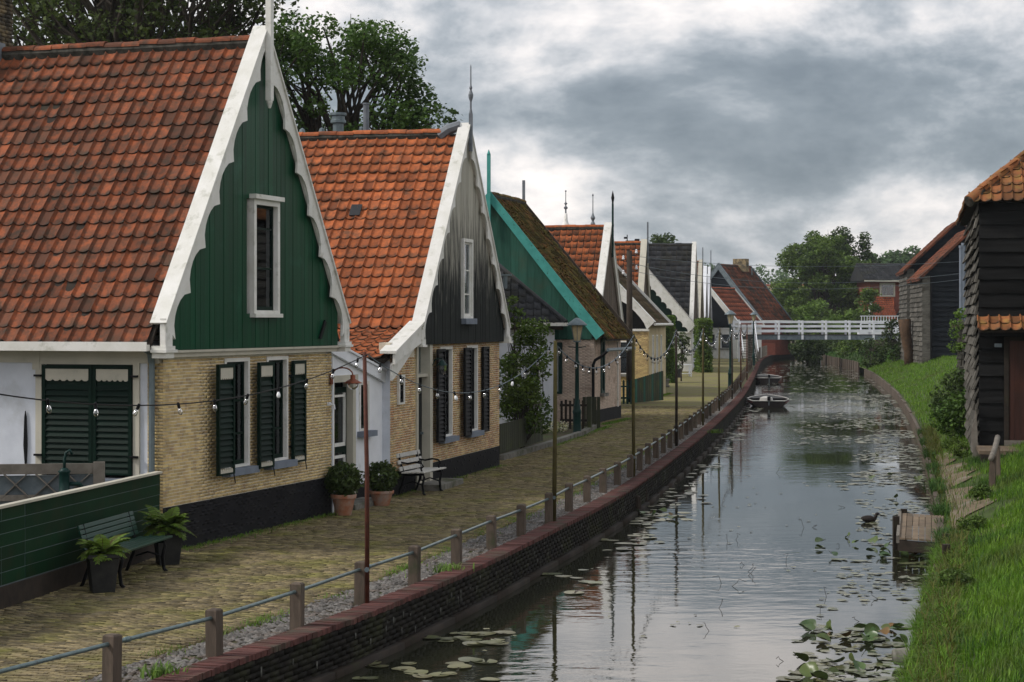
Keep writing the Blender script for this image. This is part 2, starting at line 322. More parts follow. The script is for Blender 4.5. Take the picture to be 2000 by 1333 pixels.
# ---------------------------------------------------------------- ground, water, banks
def sheet(name, pts, z, m, parent=None):
    me = bpy.data.meshes.new(name); me.from_pydata([(p[0], p[1], z) for p in pts], [], [tuple(range(len(pts)))]); me.materials.append(M[m]); me.update(); return link(name, me, parent)
def stripsheet(name, A, B, za, zb, m, parent=None):
    n = len(A); za = np.broadcast_to(za, n); zb = np.broadcast_to(zb, n)
    V = np.concatenate([np.column_stack([A, za]), np.column_stack([B, zb])]); i = np.arange(n - 1)
    return link(name, np_mesh(name, V, np.stack([i, n + i, n + i + 1, i + 1], 1), m), parent)
T = np.linspace(0, QC.len, 220)
edge, _, _ = QC.p(T); inn = QC.p(T, .30)[0]
# water
wm = bpy.data.materials.new('water'); wm.use_nodes = True; n_ = wm.node_tree.nodes; l_ = wm.node_tree.links; b_ = n_['Principled BSDF']
b_.inputs['Base Color'].default_value = (.018, .019, .011, 1); b_.inputs['Roughness'].default_value = .03; b_.inputs['IOR'].default_value = 1.34; b_.inputs['Specular IOR Level'].default_value = .62
g_ = n_.new('ShaderNodeNewGeometry'); hs = []
for sx, sy, s_, wt in ((1, .30, 2.6, 1.0), (1, .22, 7.0, .5), (1, 1, .25, 0)):
    mp_ = n_.new('ShaderNodeMapping'); mp_.inputs[3].default_value = (sx * .45, sy * 3.2, 1); l_.new(g_.outputs['Position'], mp_.inputs[0])
    q_ = n_.new('ShaderNodeTexNoise'); q_.inputs['Scale'].default_value = s_; q_.inputs['Detail'].default_value = 3; l_.new(mp_.outputs[0], q_.inputs[0]); hs.append((q_.outputs[0], wt))
def nm(op, a, b):
    q = n_.new('ShaderNodeMath'); q.operation = op
    for i, v in enumerate((a, b)):
        if isinstance(v, (int, float)): q.inputs[i].default_value = v
        else: l_.new(v, q.inputs[i])
    return q.outputs[0]
h_ = nm('ADD', nm('MULTIPLY', hs[0][0], 1.0), nm('MULTIPLY', hs[1][0], .45))
patch = n_.new('ShaderNodeMapRange'); patch.inputs[1].default_value = .42; patch.inputs[2].default_value = .62; patch.inputs[3].default_value = .07; patch.inputs[4].default_value = 1.0
q_ = n_.new('ShaderNodeTexNoise'); q_.inputs['Scale'].default_value = .09; q_.inputs['Detail'].default_value = 2; l_.new(g_.outputs['Position'], q_.inputs[0]); l_.new(q_.outputs[0], patch.inputs[0])
bp_ = n_.new('ShaderNodeBump'); bp_.inputs['Distance'].default_value = .05; l_.new(nm('MULTIPLY', patch.outputs[0], .20), bp_.inputs['Strength']); l_.new(h_, bp_.inputs['Height']); l_.new(bp_.outputs[0], b_.inputs['Normal']); MATS['water'] = wm
o = sheet('canal_water', [(-40, -60), (120, -60), (160, 262), (-40, 262)], ZW, 'water'); tag(o, 'dark still canal water mirroring the cloudy sky', kind='structure')
# village-side land
VL = [(-900, -60), (-7.0 - 2, -60)] + [tuple(p) for p in QC.p(T, .28)[0]] + [(700, 300), (900, 1500), (-900, 1500)]
from mathutils.geometry import tessellate_polygon
def polysheet(name, pts, z, m):
    P3 = [Vector((p[0], p[1], 0)) for p in pts]; f = [t if (P3[t[1]] - P3[t[0]]).cross(P3[t[2]] - P3[t[0]]).z > 0 else t[::-1] for t in tessellate_polygon([P3])]
    me = bpy.data.meshes.new(name); me.from_pydata([(p[0], p[1], z) for p in pts], [], f); me.materials.append(M[m]); me.update(); return link(name, me)
o = polysheet('ground', VL, -.03, 'soil'); tag(o, 'earth ground under the village and out to the horizon', kind='structure')
# right bank terrain
TB = np.linspace(0, RB.len, 260); OFF = np.concatenate([[0, .12], np.linspace(.4, 6, 15), [8, 12, 20, 40, 90, 200, 600]])
def bank_h(d, t=0): return -.14 + .345 * min(max(d - .1, 0), 3.6) + .03 * max(min(d, 40) - 3.5, 0)
V = []; GX = np.random.default_rng(3)
for o_ in OFF:
    p = RB.p(TB, -o_)[0]; z = bank_h(o_) + (0 if o_ < .3 else 1) * .012 * GX.normal(size=len(TB)); V.append(np.column_stack([p, z]))
V = np.concatenate(V); nT = len(TB); I, J = np.meshgrid(np.arange(nT - 1), np.arange(len(OFF) - 1)); a = (J * nT + I).ravel()
mat('bank_earth', (.05, .075, .018), (.035, .05, .014), 1, 2, (.13, .10, .05), 1.3, (.56, .72), .5, 30)
o = link('grassy_bank', np_mesh('grassy_bank', V, np.stack([a, a + nT, a + nT + 1, a + 1], 1), 'bank_earth', True)); tag(o, 'sloping earth bank along the right side of the canal', kind='structure')
def bank_pt(Y, d):
    t = RB.at_y(Y); p = RB.p(t, -d)[0][0]; return Vector((p[0], p[1], bank_h(d)))
# distant land across the bend, so that the canal closes
# ---- quay wall
qw = empty('quay_wall', (0, 0, 0)); tag(qw, 'low dark brick canal wall with a red brick coping on its top', 'canal wall')
foot = QC.p(T, .02)[0]
s_ = stripsheet('wall_core', foot, foot, -.02, -1.2, 'quay_brick', qw)
s_ = stripsheet('wall_top', QC.p(T, .3)[0], foot, -.02, -.02, 'quay_brick', qw)
def curve_boxes(t0, t1, off, z0, z1, pitch, length, depth, jit=.003, zj=.004, phase=0):
    t = np.arange(t0 + phase, t1, pitch); p, d, nr = QC.p(t, off); k = len(t)
    C = np.column_stack([p, np.full(k, (z0 + z1) / 2)]) + RG.normal(size=(k, 3)) * [jit, jit, zj]
    EX = np.column_stack([d, np.zeros(k)]) * (length / 2); EY = np.column_stack([nr, np.zeros(k)]) * (depth / 2); EZ = np.tile([0, 0, (z1 - z0) / 2], (k, 1)); return C, EX, EY, EZ
parts = [curve_boxes(QC.at_y(15), QC.at_y(120), .03, -.46 + k * .062, -.46 + k * .062 + .052, .22, .209, .05, .002, .001, (k % 2) * .11) for k in range(7)]
V, Q = np_boxes(*[np.concatenate([p[i] for p in parts]) for i in range(4)])
o = link('wall_bricks', np_mesh('wall_bricks', V, Q, 'quay_brick'), qw); o['kind'] = 'stuff'
def individuals(name, C, EX, EY, EZ, m, parent, limit, rest_name):
    """The nearest ones in view become objects that share one unit box, the rest one joined mesh."""
    C = np.asarray(C); u = 1000 + F * C[:, 0] / C[:, 1]; v = HZ + F * (CH - C[:, 2]) / C[:, 1]
    vis = (u > -10) & (u < 2010) & (v > -10) & (v < 1345); d = np.where(vis, np.hypot(C[:, 0], C[:, 1]), 1e9); order = np.argsort(d)
    sel = order[:limit]; sel = sel[d[sel] < 1e8]; rest = np.setdiff1d(np.arange(len(C)), sel)
    me = MB().box(-1, 1, -1, 1, -1, 1).mesh(name, m)
    for i in sel:
        mt = Matrix(((EX[i][0], EY[i][0], EZ[i][0], C[i][0]), (EX[i][1], EY[i][1], EZ[i][1], C[i][1]), (EX[i][2], EY[i][2], EZ[i][2], C[i][2]), (0, 0, 0, 1)))
        link(name, me, parent, mt)
    if len(rest):
        V, Q = np_boxes(C[rest], np.asarray(EX)[rest], np.asarray(EY)[rest], np.asarray(EZ)[rest]); o = link(rest_name, np_mesh(rest_name, V, Q, m), parent); o['kind'] = 'stuff'
cp = curve_boxes(QC.at_y(14), QC.len - 10, .15, -.025, .035, .066, .058, .31, .003, .003)
individuals('coping_brick', *cp, 'cap_red', qw, 300, 'coping_bricks_far')
V, Q = np_boxes(*curve_boxes(QC.at_y(14), QC.at_y(100), -.06, ZW - .1, ZW + .07, 2.0, 1.99, .10, .001, .002)); o = link('waling_beam', np_mesh('waling_beam', V, Q, 'wood_dark'), qw)
# lime streaks running down the wall: thin crusts on its face
k = 420; t = RG.uniform(QC.at_y(16), QC.at_y(60), k); p, d, nr = QC.p(t, 0); ln = RG.uniform(.02, .11, k); wd = RG.uniform(.004, .013, k); zt = RG.uniform(-.36, -.08, k) * 1.0
dense = RG.random(k) < np.clip(.35 + .5 * np.sin(t * 1.3) * np.sin(t * .37 + 1), .1, 1); C = np.column_stack([p + nr * .003, zt - ln / 2])[dense]
V, Q = np_boxes(C, (np.column_stack([d, 0 * t]) * wd[:, None])[dense], (np.column_stack([nr, 0 * t]) * .004)[dense], (np.column_stack([0 * t, 0 * t, ln / 2]))[dense]); o = link('lime_crust', np_mesh('lime_crust', V, Q, 'quay_scale'), qw); o['kind'] = 'stuff'
for u, v in ((1243, 1000), (1256, 985)):   # mooring stumps at the wall foot
    p = px(u, v, ZW); o = MB().lathe([(.09, -.4), (.10, .1), (.085, .30), (.05, .33)], (0, 0, 0), 10).build('mooring_post', 'wood_dark'); o.location = p
    tag(o, 'squat dark %s mooring stump at the foot of the brick wall' % ('nearer' if u < 1250 else 'farther'), 'mooring post', 'mooring stumps by the wall')
# ---- pavement
pv = empty('brick_pavement', (0, 0, 0)); tag(pv, 'mossy yellow brick pavement between the houses and the canal', kind='structure')
EDGE_L = 1.02
stripsheet('pavement_bed', QC.p(T, EDGE_L)[0], QC.p(T, 12.0)[0], -.012, -.012, 'joint_moss', pv)
Cs, Xs, Ys, Zs = [], [], [], []
for i, t in enumerate(np.arange(QC.at_y(14.5), QC.at_y(75), .056)):
    p, d, nr = QC.p(t); nb = 31; offs = EDGE_L + .02 + (np.arange(nb) + (i % 2) * .5) * .172 + RG.normal() * .01
    c = p + nr * offs[:, None]; kk = len(c)
    keep = np.hypot(c[:, 0], c[:, 1]) > 0
    ang = RG.normal(size=kk) * .02; dx = np.column_stack([nr[0, 0] * np.cos(ang) - nr[0, 1] * np.sin(ang), nr[0, 0] * np.sin(ang) + nr[0, 1] * np.cos(ang), RG.normal(size=kk) * .02])
    dy = np.column_stack([-dx[:, 1], dx[:, 0], RG.normal(size=kk) * .05])
    wav = .006 * np.sin(t * 1.7 + offs * 2.1)
    Cs.append(np.column_stack([c, -.022 + wav + RG.normal(size=kk) * .0035])); Xs.append(dx * .080); Ys.append(dy * .0235); Zs.append(np.tile([0, 0, .028], (kk, 1)))
individuals('paving_brick', *[np.concatenate(a) for a in (Cs, Xs, Ys, Zs)], 'paver', pv, 300, 'paving_bricks_far')
mat('paver_far', (.185, .155, .078), (.125, .105, .056), .95, 3, (.17, .165, .042), .8, (.44, .62), .6, 20, stretch=(1, 3, 1))
stripsheet('pavement_far', QC.p(T, EDGE_L)[0][T > QC.at_y(74)], QC.p(T, 9.0)[0][T > QC.at_y(74)], .004, .004, 'paver_far', pv)
# ---- gravel strip
stripsheet('gravel_bed', QC.p(T, .30)[0], QC.p(T, EDGE_L + .02)[0], -.016, -.016, 'soil', None)['kind'] = 'structure'
k = 15000; t = RG.beta(1, 1.6, k) * (QC.at_y(95) - QC.at_y(14.5)) + QC.at_y(14.5); of = RG.uniform(.31, EDGE_L - .06 + .05 * np.sin(t), k); p = QC.p(t, of)[0]
oc = np.array([(1, 0, 0), (0, 1, 0), (-1, 0, 0), (0, -1, 0), (.2, .1, 1), (.4, -.5, .8)]); s3 = np.column_stack([RG.uniform(.022, .06, k), RG.uniform(.018, .045, k), RG.uniform(.008, .026, k)]); a = RG.uniform(0, 6.28, k)
W_ = oc[None] * s3[:, None, :] + RG.normal(size=(k, 6, 3)) * .003; X = W_[..., 0] * np.cos(a)[:, None] - W_[..., 1] * np.sin(a)[:, None]; Y = W_[..., 0] * np.sin(a)[:, None] + W_[..., 1] * np.cos(a)[:, None]
V = np.stack([X + p[:, 0:1], Y + p[:, 1:2], W_[..., 2] - .008], 2); tri = np.array([(0, 1, 4), (1, 2, 4), (2, 3, 4), (3, 5, 4), (3, 0, 5), (0, 4, 5)])
o = link('gravel_stones', np_mesh('gravel_stones', V, (tri[None] + (np.arange(k) * 6)[:, None, None]).reshape(-1, 3), 'stone')); tag(o, 'strip of broken grey stones behind the canal coping', 'gravel', kind='stuff')
# ---------------------------------------------------------------- plants made of leaf faces
def leaves(C, size, m, name='foliage', parent=None, elong=1.6, updown=.5, seed=0, kind=None, droop=0):
    g = np.random.default_rng(seed + 5); C = np.asarray(C, float); k = len(C); n = g.normal(size=(k, 3)); n[:, 2] = np.abs(n[:, 2]) + updown; n /= np.linalg.norm(n, axis=1)[:, None]
    a = g.normal(size=(k, 3)); a[:, 2] -= droop; a -= n * (a * n).sum(1)[:, None]; a /= np.linalg.norm(a, axis=1)[:, None]; b = np.cross(n, a); s = (size * g.uniform(.6, 1.35, k))[:, None]
    V = np.stack([C - a * s * elong / 2, C + b * s / 2 + n * s * .12, C + a * s * elong / 2, C - b * s / 2 + n * s * .12], 1)
    Q = np.arange(4 * k).reshape(-1, 4); o = link(name, np_mesh(name, V, Q, m), parent)
    if kind: o['kind'] = kind
    return o
def clumps(cent, rad, per, seed=0, flat=.8, shell=.35):
    g = np.random.default_rng(seed); out = []
    for c, r in zip(cent, rad):
        k = max(4, int(per * r * r)); d = g.normal(size=(k, 3)); d /= np.linalg.norm(d, axis=1)[:, None]; q = d * (r * g.uniform(shell, 1.05, k) ** .6)[:, None]; q[:, 2] *= flat
        q += g.normal(size=(k, 3)) * r * .08; out.append(q + c)
    return np.concatenate(out)
def tree(name, loc, label, cat, W, H, base, ncl, rcl, per, size, lm, seed, trunk=.25, bark='bark', group=None, shape=1.0, Wy=None, sparse=False):
    g = np.random.default_rng(seed); t = empty(name, loc, 0, label, cat, group); Wy = Wy or W; cent, rad = [], []
    tries = 0
    while len(cent) < ncl and tries < 4000:
        tries += 1; d = g.normal(size=3); d /= np.linalg.norm(d); r = g.uniform(.45, 1) ** .5; q = d * r
        zf = (q[2] + 1) / 2; tap = 1 - .35 * zf * shape
        c = np.array([q[0] * W / 2 * tap, q[1] * Wy / 2 * tap, base + zf * (H - base)]); rr = rcl * g.uniform(.65, 1.25)
        if all(np.linalg.norm(c - o_) > rcl * .72 for o_ in cent): cent.append(c); rad.append(rr)
    mb = MB(); hb = base * .75 if base > .8 else .1
    mb.tube([(0, 0, -.3), (g.normal() * .05, 0, hb * .5), (g.normal() * .1, g.normal() * .1, hb), (0, 0, base + (H - base) * .5)], [trunk, trunk * .8, trunk * .65, trunk * .3], 8)
    mb.build('trunk', bark, t, True); lb = MB()
    for c in cent:
        st = Vector((0, 0, hb + (c[2] - hb) * g.uniform(0, .35))); e = Vector(c); mid = st.lerp(e, .5) + Vector((g.normal(), g.normal(), g.uniform(.2, 1))) * (e - st).length * .1
        q1 = st.lerp(mid, .5) + Vector(g.normal(size=3)) * .04; q2 = mid.lerp(e, .5) + Vector(g.normal(size=3)) * .05 * (e - st).length
        k = trunk * .32; lb.tube([st, q1, mid, q2, e], [k, k * .8, k * .6, k * .4, k * .2], 5, False)
        for _ in range(3 if sparse else 1):
            f2 = e + Vector(g.normal(size=3)) * rcl * .8; lb.tube([mid.lerp(e, .4), (mid + f2) / 2 + Vector(g.normal(size=3)) * .1, f2], [k * .35, k * .25, k * .08], 4, False)
    lb.build('limbs', bark, t, True); leaves(clumps(cent, rad, per, seed, .75), size, lm, 'crown', t, seed=seed); return t
# ---------------------------------------------------------------- house helpers
class Frame:
    def __init__(s, name, A, e, label, cat='house', group=None):
        s.A = Vector((A[0], A[1], 0)); s.e = Vector((e[0], e[1], 0)).normalized(); s.b = Vector((-s.e.y, s.e.x, 0)); s.rz = math.atan2(s.e.y, s.e.x)
        s.root = empty(name, s.A, s.rz, label, cat, group); s.mw = Matrix.Translation(s.A) @ Matrix.Rotation(s.rz, 4, 'Z')
    def w(s, p): return s.mw @ Vector(p)
def cell(mb, tf, a0, a1, d0, d1, z0, z1):
    P = [tf(a, d, z) for z in (z0, z1) for a, d in ((a0, d0), (a1, d0), (a1, d1), (a0, d1))]
    flip = (Vector(P[1]) - Vector(P[0])).cross(Vector(P[3]) - Vector(P[0])).z < 0
    mb.add(P, [q[::-1] for q in BOXQ.tolist()] if flip else BOXQ.tolist())
def wall(parent, name, m, tf, a0, a1, z0, z1, ops=(), depth=.22, d0=0):
    xs = sorted({a0, a1, *[o for q in ops for o in q[:2] if a0 < o < a1]}); zs = sorted({z0, z1, *[o for q in ops for o in q[2:4] if z0 < o < z1]}); mb = MB()
    for x, x2 in zip(xs[:-1], xs[1:]):
        for z, z2 in zip(zs[:-1], zs[1:]):
            cx, cz = (x + x2) / 2, (z + z2) / 2
            if any(q[0] < cx < q[1] and q[2] < cz < q[3] for q in ops): continue
            cell(mb, tf, x, x2, d0, d0 + depth, z, z2)
    return mb.build(name, m, parent)
def bricks(fr, parent, tf, a0, a1, z0, z1, ops, m, name, limit=0, bl=.160, bh=.036, pitch=.171, cz=.0468, proud=.004):
    C, X, Y, Z = [], [], [], []; k = 0; z = z0
    while z + bh <= z1 + .005:
        segs = [(a0, a1)]
        for q in ops:
            if q[2] < z + bh and q[3] > z:
                ns = []
                for s0, s1 in segs:
                    if q[1] <= s0 or q[0] >= s1: ns.append((s0, s1)); continue
                    if q[0] > s0: ns.append((s0, q[0]))
                    if q[1] < s1: ns.append((q[1], s1))
                segs = ns
        a = a0 - (k % 2) * pitch / 2
        while a < a1:
            for s0, s1 in segs:
                b0, b1 = max(a, s0), min(a + bl, s1)
                if b1 - b0 > .03:
                    pr = proud * (1 + random.gauss(0, .25)); p0, p1 = Vector(tf(b0, -pr, z)), Vector(tf(b1, -pr, z)); q0 = Vector(tf(b0, .02, z)); jz = random.gauss(0, .0015)
                    c = (p0 + p1) / 2 + (q0 - p0) / 2 + Vector((0, 0, bh / 2 + jz)); C.append(c); X.append((p1 - p0) / 2); Y.append((q0 - p0) / 2); Z.append(Vector((0, 0, bh / 2)))
            a += pitch
        z += cz; k += 1
    C, X, Y, Z = [np.array([tuple(v) for v in a_]) for a_ in (C, X, Y, Z)]
    n = len(C); sel = []
    if limit:
        W3 = np.array([tuple(fr.w(c)) for c in C]); u = 1000 + F * W3[:, 0] / W3[:, 1]; d = np.where(u > -10, np.hypot(W3[:, 0], W3[:, 1]), 1e9); sel = np.argsort(d)[:limit]
        me = MB().box(-1, 1, -1, 1, -1, 1).mesh(name, m)
        for i in sel:
            mt = Matrix(((X[i][0], Y[i][0], 0, C[i][0]), (X[i][1], Y[i][1], 0, C[i][1]), (0, 0, Z[i][2], C[i][2]), (0, 0, 0, 1))); link(name, me, parent, mt)
    rest = np.setdiff1d(np.arange(n), sel).astype(int)
    if len(rest):
        V, Q = np_boxes(C[rest], X[rest], Y[rest], Z[rest]); o = link(name + 's_joined', np_mesh(name + 's', V, Q, m), parent); o['kind'] = 'stuff'
def window(parent, tf, a0, a1, z0, z1, fm='white_paint', sm='green_dark', fw=.07, rec=.14, rows=(.5,), cols=(), sill=None, curtain=True, proud=.02, label=None, sd=.0):
    f = MB(); cell(f, tf, a0, a0 + fw, -proud, rec, z0, z1); cell(f, tf, a1 - fw, a1, -proud, rec, z0, z1); cell(f, tf, a0 + fw, a1 - fw, -proud, rec, z1 - fw, z1); cell(f, tf, a0 + fw, a1 - fw, -proud, rec, z0, z0 + fw * .6)
    w_ = f.build('window', fm, parent)
    if label: w_['label'] = label
    b0, b1, c0, c1 = a0 + fw, a1 - fw, z0 + fw * .6, z1 - fw; q = .045; s = MB(); y0, y1 = rec - .05, rec - .005
    cell(s, tf, b0, b0 + q, y0, y1, c0, c1); cell(s, tf, b1 - q, b1, y0, y1, c0, c1); cell(s, tf, b0 + q, b1 - q, y0, y1, c1 - q, c1); cell(s, tf, b0 + q, b1 - q, y0, y1, c0, c0 + q * 1.4)
    for r_ in rows: zz = c0 + (c1 - c0) * r_; cell(s, tf, b0 + q, b1 - q, y0 + .005, y1 - .003, zz - .015, zz + .015)
    for r_ in cols: xx = b0 + (b1 - b0) * r_; cell(s, tf, xx - .012, xx + .012, y0 + .008, y1 - .006, c0 + q, c1 - q)
    s.build('sash', sm, w_)
    g = MB(); cell(g, tf, b0, b1, rec - .028, rec - .022, c0, c1); g.build('pane', 'glass', w_)
    k = MB(); cell(k, tf, a0 - .1, a1 + .1, .62, .64, z0 - .1, z1 + .1); cell(k, tf, a0 - .1, a0 - .08, .24, .62, z0 - .1, z1 + .1); cell(k, tf, a1 + .08, a1 + .1, .24, .62, z0 - .1, z1 + .1); cell(k, tf, a0 - .1, a1 + .1, .24, .62, z1 + .1, z1 + .12); cell(k, tf, a0 - .1, a1 + .1, .24, .62, z0 - .12, z0 - .1); k.build('dark_room_backdrop', 'unlit_interior', w_)  # dark backdrop behind the pane, room shade put into its colour
    if curtain:
        k = MB(); n = 6; cw = (b1 - b0) * .36
        for e0 in ((b0, b1 - cw) if curtain == 'both' else (b1 - cw,)):
            for i in range(n): cell(k, tf, e0 + cw * i / n, e0 + cw * (i + .8) / n, .20 + .02 * (i % 2), .23 + .02 * (i % 2), c0, c1)
        k.build('curtain', 'curtain', w_)
    if sill: k = MB(); cell(k, tf, a0 - .08, a1 + .1, -.14, .02, z0 - .11, z0 - .005); k.build('sill', sill, w_)
    return w_
def shutter(parent, tf, a0, a1, z0, z1, d=-.12, th=.05, m='green_dark', white=True, slats=True, pitch=.085, lower=True):
    f = MB(); q = .055; cell(f, tf, a0, a0 + q, d, d + th, z0, z1); cell(f, tf, a1 - q, a1, d, d + th, z0, z1); cell(f, tf, a0 + q, a1 - q, d, d + th, z1 - q, z1); cell(f, tf, a0 + q, a1 - q, d, d + th, z0, z0 + q * .5)
    s = f.build('shutter', m, parent); b0, b1 = a0 + q, a1 - q; zt = z1 - q; zb = z0 + q * .5
    if white:
        n = 6; top = [tf(b0 + (b1 - b0) * i / (3 * n), d + .008, zt) for i in range(3 * n + 1)]; bot = [tf(b0 + (b1 - b0) * i / (3 * n), d + .008, zt - .15 - .028 * abs(math.sin(math.pi * i / 3)) ** .6) for i in range(3 * n + 1)]
        dd = Vector(tf(0, .02, 0)) - Vector(tf(0, 0, 0)); MB().strip(bot, top, dd).build('scalloped_panel', 'cream_paint', s)
        bot = [tf(b0 + (b1 - b0) * i / (3 * n), d + .008, zb) for i in range(3 * n + 1)]; top = [tf(b0 + (b1 - b0) * i / (3 * n), d + .008, zb + .03 + .04 * abs(math.sin(math.pi * i / 3)) ** .6) for i in range(3 * n + 1)]
        (MB().strip(bot, top, dd).build('scalloped_panel', 'cream_paint', s) if lower else None); zt -= .18; zb += .08 * lower
    z = zb; me = None
    k = MB(); cell(k, tf, b0, b1, d + th - .012, d + th - .004, zb, z1 - q); k.build('backing', m, s)
    while z + pitch * .9 < zt:
        k = MB(); P0, P1 = (a_ for a_ in (b0, b1))
        V = [tf(P0, d + .004, z), tf(P1, d + .004, z), tf(P1, d + .034, z + pitch * .8), tf(P0, d + .034, z + pitch * .8)]; V2 = [tf(P0, d + .012, z - .002), tf(P1, d + .012, z - .002), tf(P1, d + .040, z + pitch * .8 - .004), tf(P0, d + .040, z + pitch * .8 - .004)]
        k.add(V + V2, [(0, 1, 2, 3), (7, 6, 5, 4), (0, 4, 5, 1), (1, 5, 6, 2), (2, 6, 7, 3), (3, 7, 4, 0)])
        if slats: k.build('slat', 'louvre' if m == 'green_dark' else 'louvre_black', s)
        z += pitch
    return s
def tile_geo(pw, ph, amp, nx=7):
    V, f, wr = [], [], []; P = [0, .07, .15, .26, .5, .74, .9, 1.0] if nx > 5 else [0, .12, .26, .55, .85]; nx = len(P) - 1; rows_ = ((0, .030, 1), (ph * .28, .024, .35), (ph * 1.10, .0, 0)) if nx > 5 else ((0, .030, 1), (ph * 1.10, .0, 0))
    def prof(p): return math.exp(-((p - .07) / .085) ** 2) + .42 * max(0, (p - .55) / .45) ** 2 + .10 * max(0, (.45 - p) / .45)
    for j, (y, zz, w_) in enumerate(rows_):
        for p in P: V.append((p * pw * 1.05, y - (.026 if j == 0 else 0) * math.sin(math.pi * min(1, max(0, (p - .08) / .92))), zz + amp * prof(p))); wr.append(w_ * (.65 + .5 * (p > .5)))
    R_ = nx + 1
    f = [(j * R_ + i, j * R_ + i + 1, (j + 1) * R_ + i + 1, (j + 1) * R_ + i) for j in range(len(rows_) - 1) for i in range(nx)]; k = len(V)
    V += [(x, y + .002, z - .026) for x, y, z in V[:R_]]; wr += [1.3] * R_; f += [(k + i, k + i + 1, i + 1, i) for i in range(nx)]; return np.array(V), f, np.array(wr, np.float32)
def set_wear(me, wr): at_ = me.attributes.new('wear', 'FLOAT', 'POINT'); at_.data.foreach_set('value', np.asarray(wr, np.float32))
def tiles(fr, roof, origin, X, Y_, cols, rows, pw, ph, m, limit=0, amp=.032, name='roof_tile', seed=1, keep=None, nx=7, jit=.004, odd=None):
    g = np.random.default_rng(seed); X, Y_ = Vector(X).normalized(), Vector(Y_).normalized(); Nn = X.cross(Y_); V0, f0, wr = tile_geo(pw, ph, amp * 1.15, nx); I = []
    for r_ in range(rows):
        for c_ in range(cols):
            if keep and not keep(c_, r_): continue
            p = Vector(origin) + X * (c_ * pw + g.normal() * jit) + Y_ * (r_ * ph + g.normal() * jit) + Nn * (g.normal() * .004 + .010 * math.sin(c_ * .35 + r_ * .22))
            an = g.normal() * .014; tl = g.normal() * .012
            x = (X * math.cos(an) + Y_ * math.sin(an)); y = (Y_ * math.cos(an) - X * math.sin(an)); x = (x + Nn * tl).normalized(); n = x.cross(y).normalized(); y = n.cross(x)
            I.append((Matrix(((x.x, y.x, n.x, p.x), (x.y, y.y, n.y, p.y), (x.z, y.z, n.z, p.z), (0, 0, 0, 1)))))
    me = bpy.data.meshes.new(name); me.from_pydata(V0.tolist(), [], f0); me.materials.append(M[m]); me.update(); set_wear(me, wr); sel = set()
    if limit:
        ds = []
        for i, mt in enumerate(I):
            wp = fr.w(mt.translation); u, v = proj(wp); ds.append((wp.length if -15 < u < 2015 and -15 < v < 1345 else 1e9, i))
        ds.sort(); sel = {i for d, i in ds[:limit] if d < 1e8}
        for i in sel: link(name, me, roof, I[i])
    rest = [mt for i, mt in enumerate(I) if i not in sel]
    if rest:
        A = np.array([np.array(mt) for mt in rest]); V = np.einsum('nij,kj->nki', A[:, :3, :3], V0) + A[:, None, :3, 3]; k = len(V0)
        Q = (np.array(f0)[None] + (np.arange(len(rest)) * k)[:, None, None]).reshape(-1, 4); o = link(name + 's_joined', np_mesh(name + 's', V, Q, m), roof); o['kind'] = 'stuff'; set_wear(o.data, np.tile(wr, len(rest)))
def bargeboard(parent, p0, p1, y, th, w0, amp, n, m, name='bargeboard', foot=True):
    """board under a verge from foot p0 to apex p1 (x, z), its lower edge cut in n scallops"""
    a = Vector((p0[0], 0, p0[1])); b = Vector((p1[0], 0, p1[1])); d = (b - a); Ln = d.length; d.normalize(); nd = Vector((0, 0, -1)) if False else (Vector((d.z, 0, -d.x)) if d.x > 0 else Vector((-d.z, 0, d.x)))
    O, I_ = [], []; K = n * 6 if n else 1
    for i in range(K + 1):
        f = i / K; o_ = a + d * (Ln * f); wv = w0
        if n: ph = (f * n) % 1 if i < K else 1.0; wv = w0 + amp * (1 - math.sin(math.pi * ph) ** .6) * (1 - .3 * f)
        O.append(o_ + Vector((0, y, 0)))
        q = o_ + nd * wv
        if (q.x - b.x) * (1 if d.x > 0 else -1) > 0: q.x = b.x + 0; q.z = min(q.z, b.z - w0 * 1.1)
        I_.append(q + Vector((0, y, 0)))
    return MB().strip(I_, O, (0, th, 0)).build(name, m, parent)
def gable_boards(parent, x0, x1, z0, za, xa, slopeL, slopeR, y, m, bw=.16, hole=None, name='board', zl=None):
    """upright boards under a gable with apex (xa, za)"""
    x = x0; g = random.Random(3)
    while x < x1 - .01:
        xb = min(x + bw - .006, x1); tops = []
        xs_ = [x] + ([xa] if x < xa < xb else []) + [xb]
        tz = [za - (xa - q) * slopeL if q < xa else za - (q - xa) * slopeR for q in xs_]; yj = y + g.uniform(-.004, .004)
        segs = [(z0, None)]
        if hole and x < hole[1] and xb > hole[0]: segs = [(z0, hole[2]), (hole[3], None)]
        for lo, hi in segs:
            if hi is not None: MB().box(x, xb, yj, yj + .025, lo, hi).build(name, m, parent); continue
            if max(tz) <= lo + .01: continue
            tt = [max(t_, lo + .005) for t_ in tz]
            MB().prism([(x, yj, lo), (xb, yj, lo)] + [(q, yj, t_) for q, t_ in zip(xs_[::-1], tt[::-1])], (0, .025, 0)).build(name, m, parent)
        x += bw
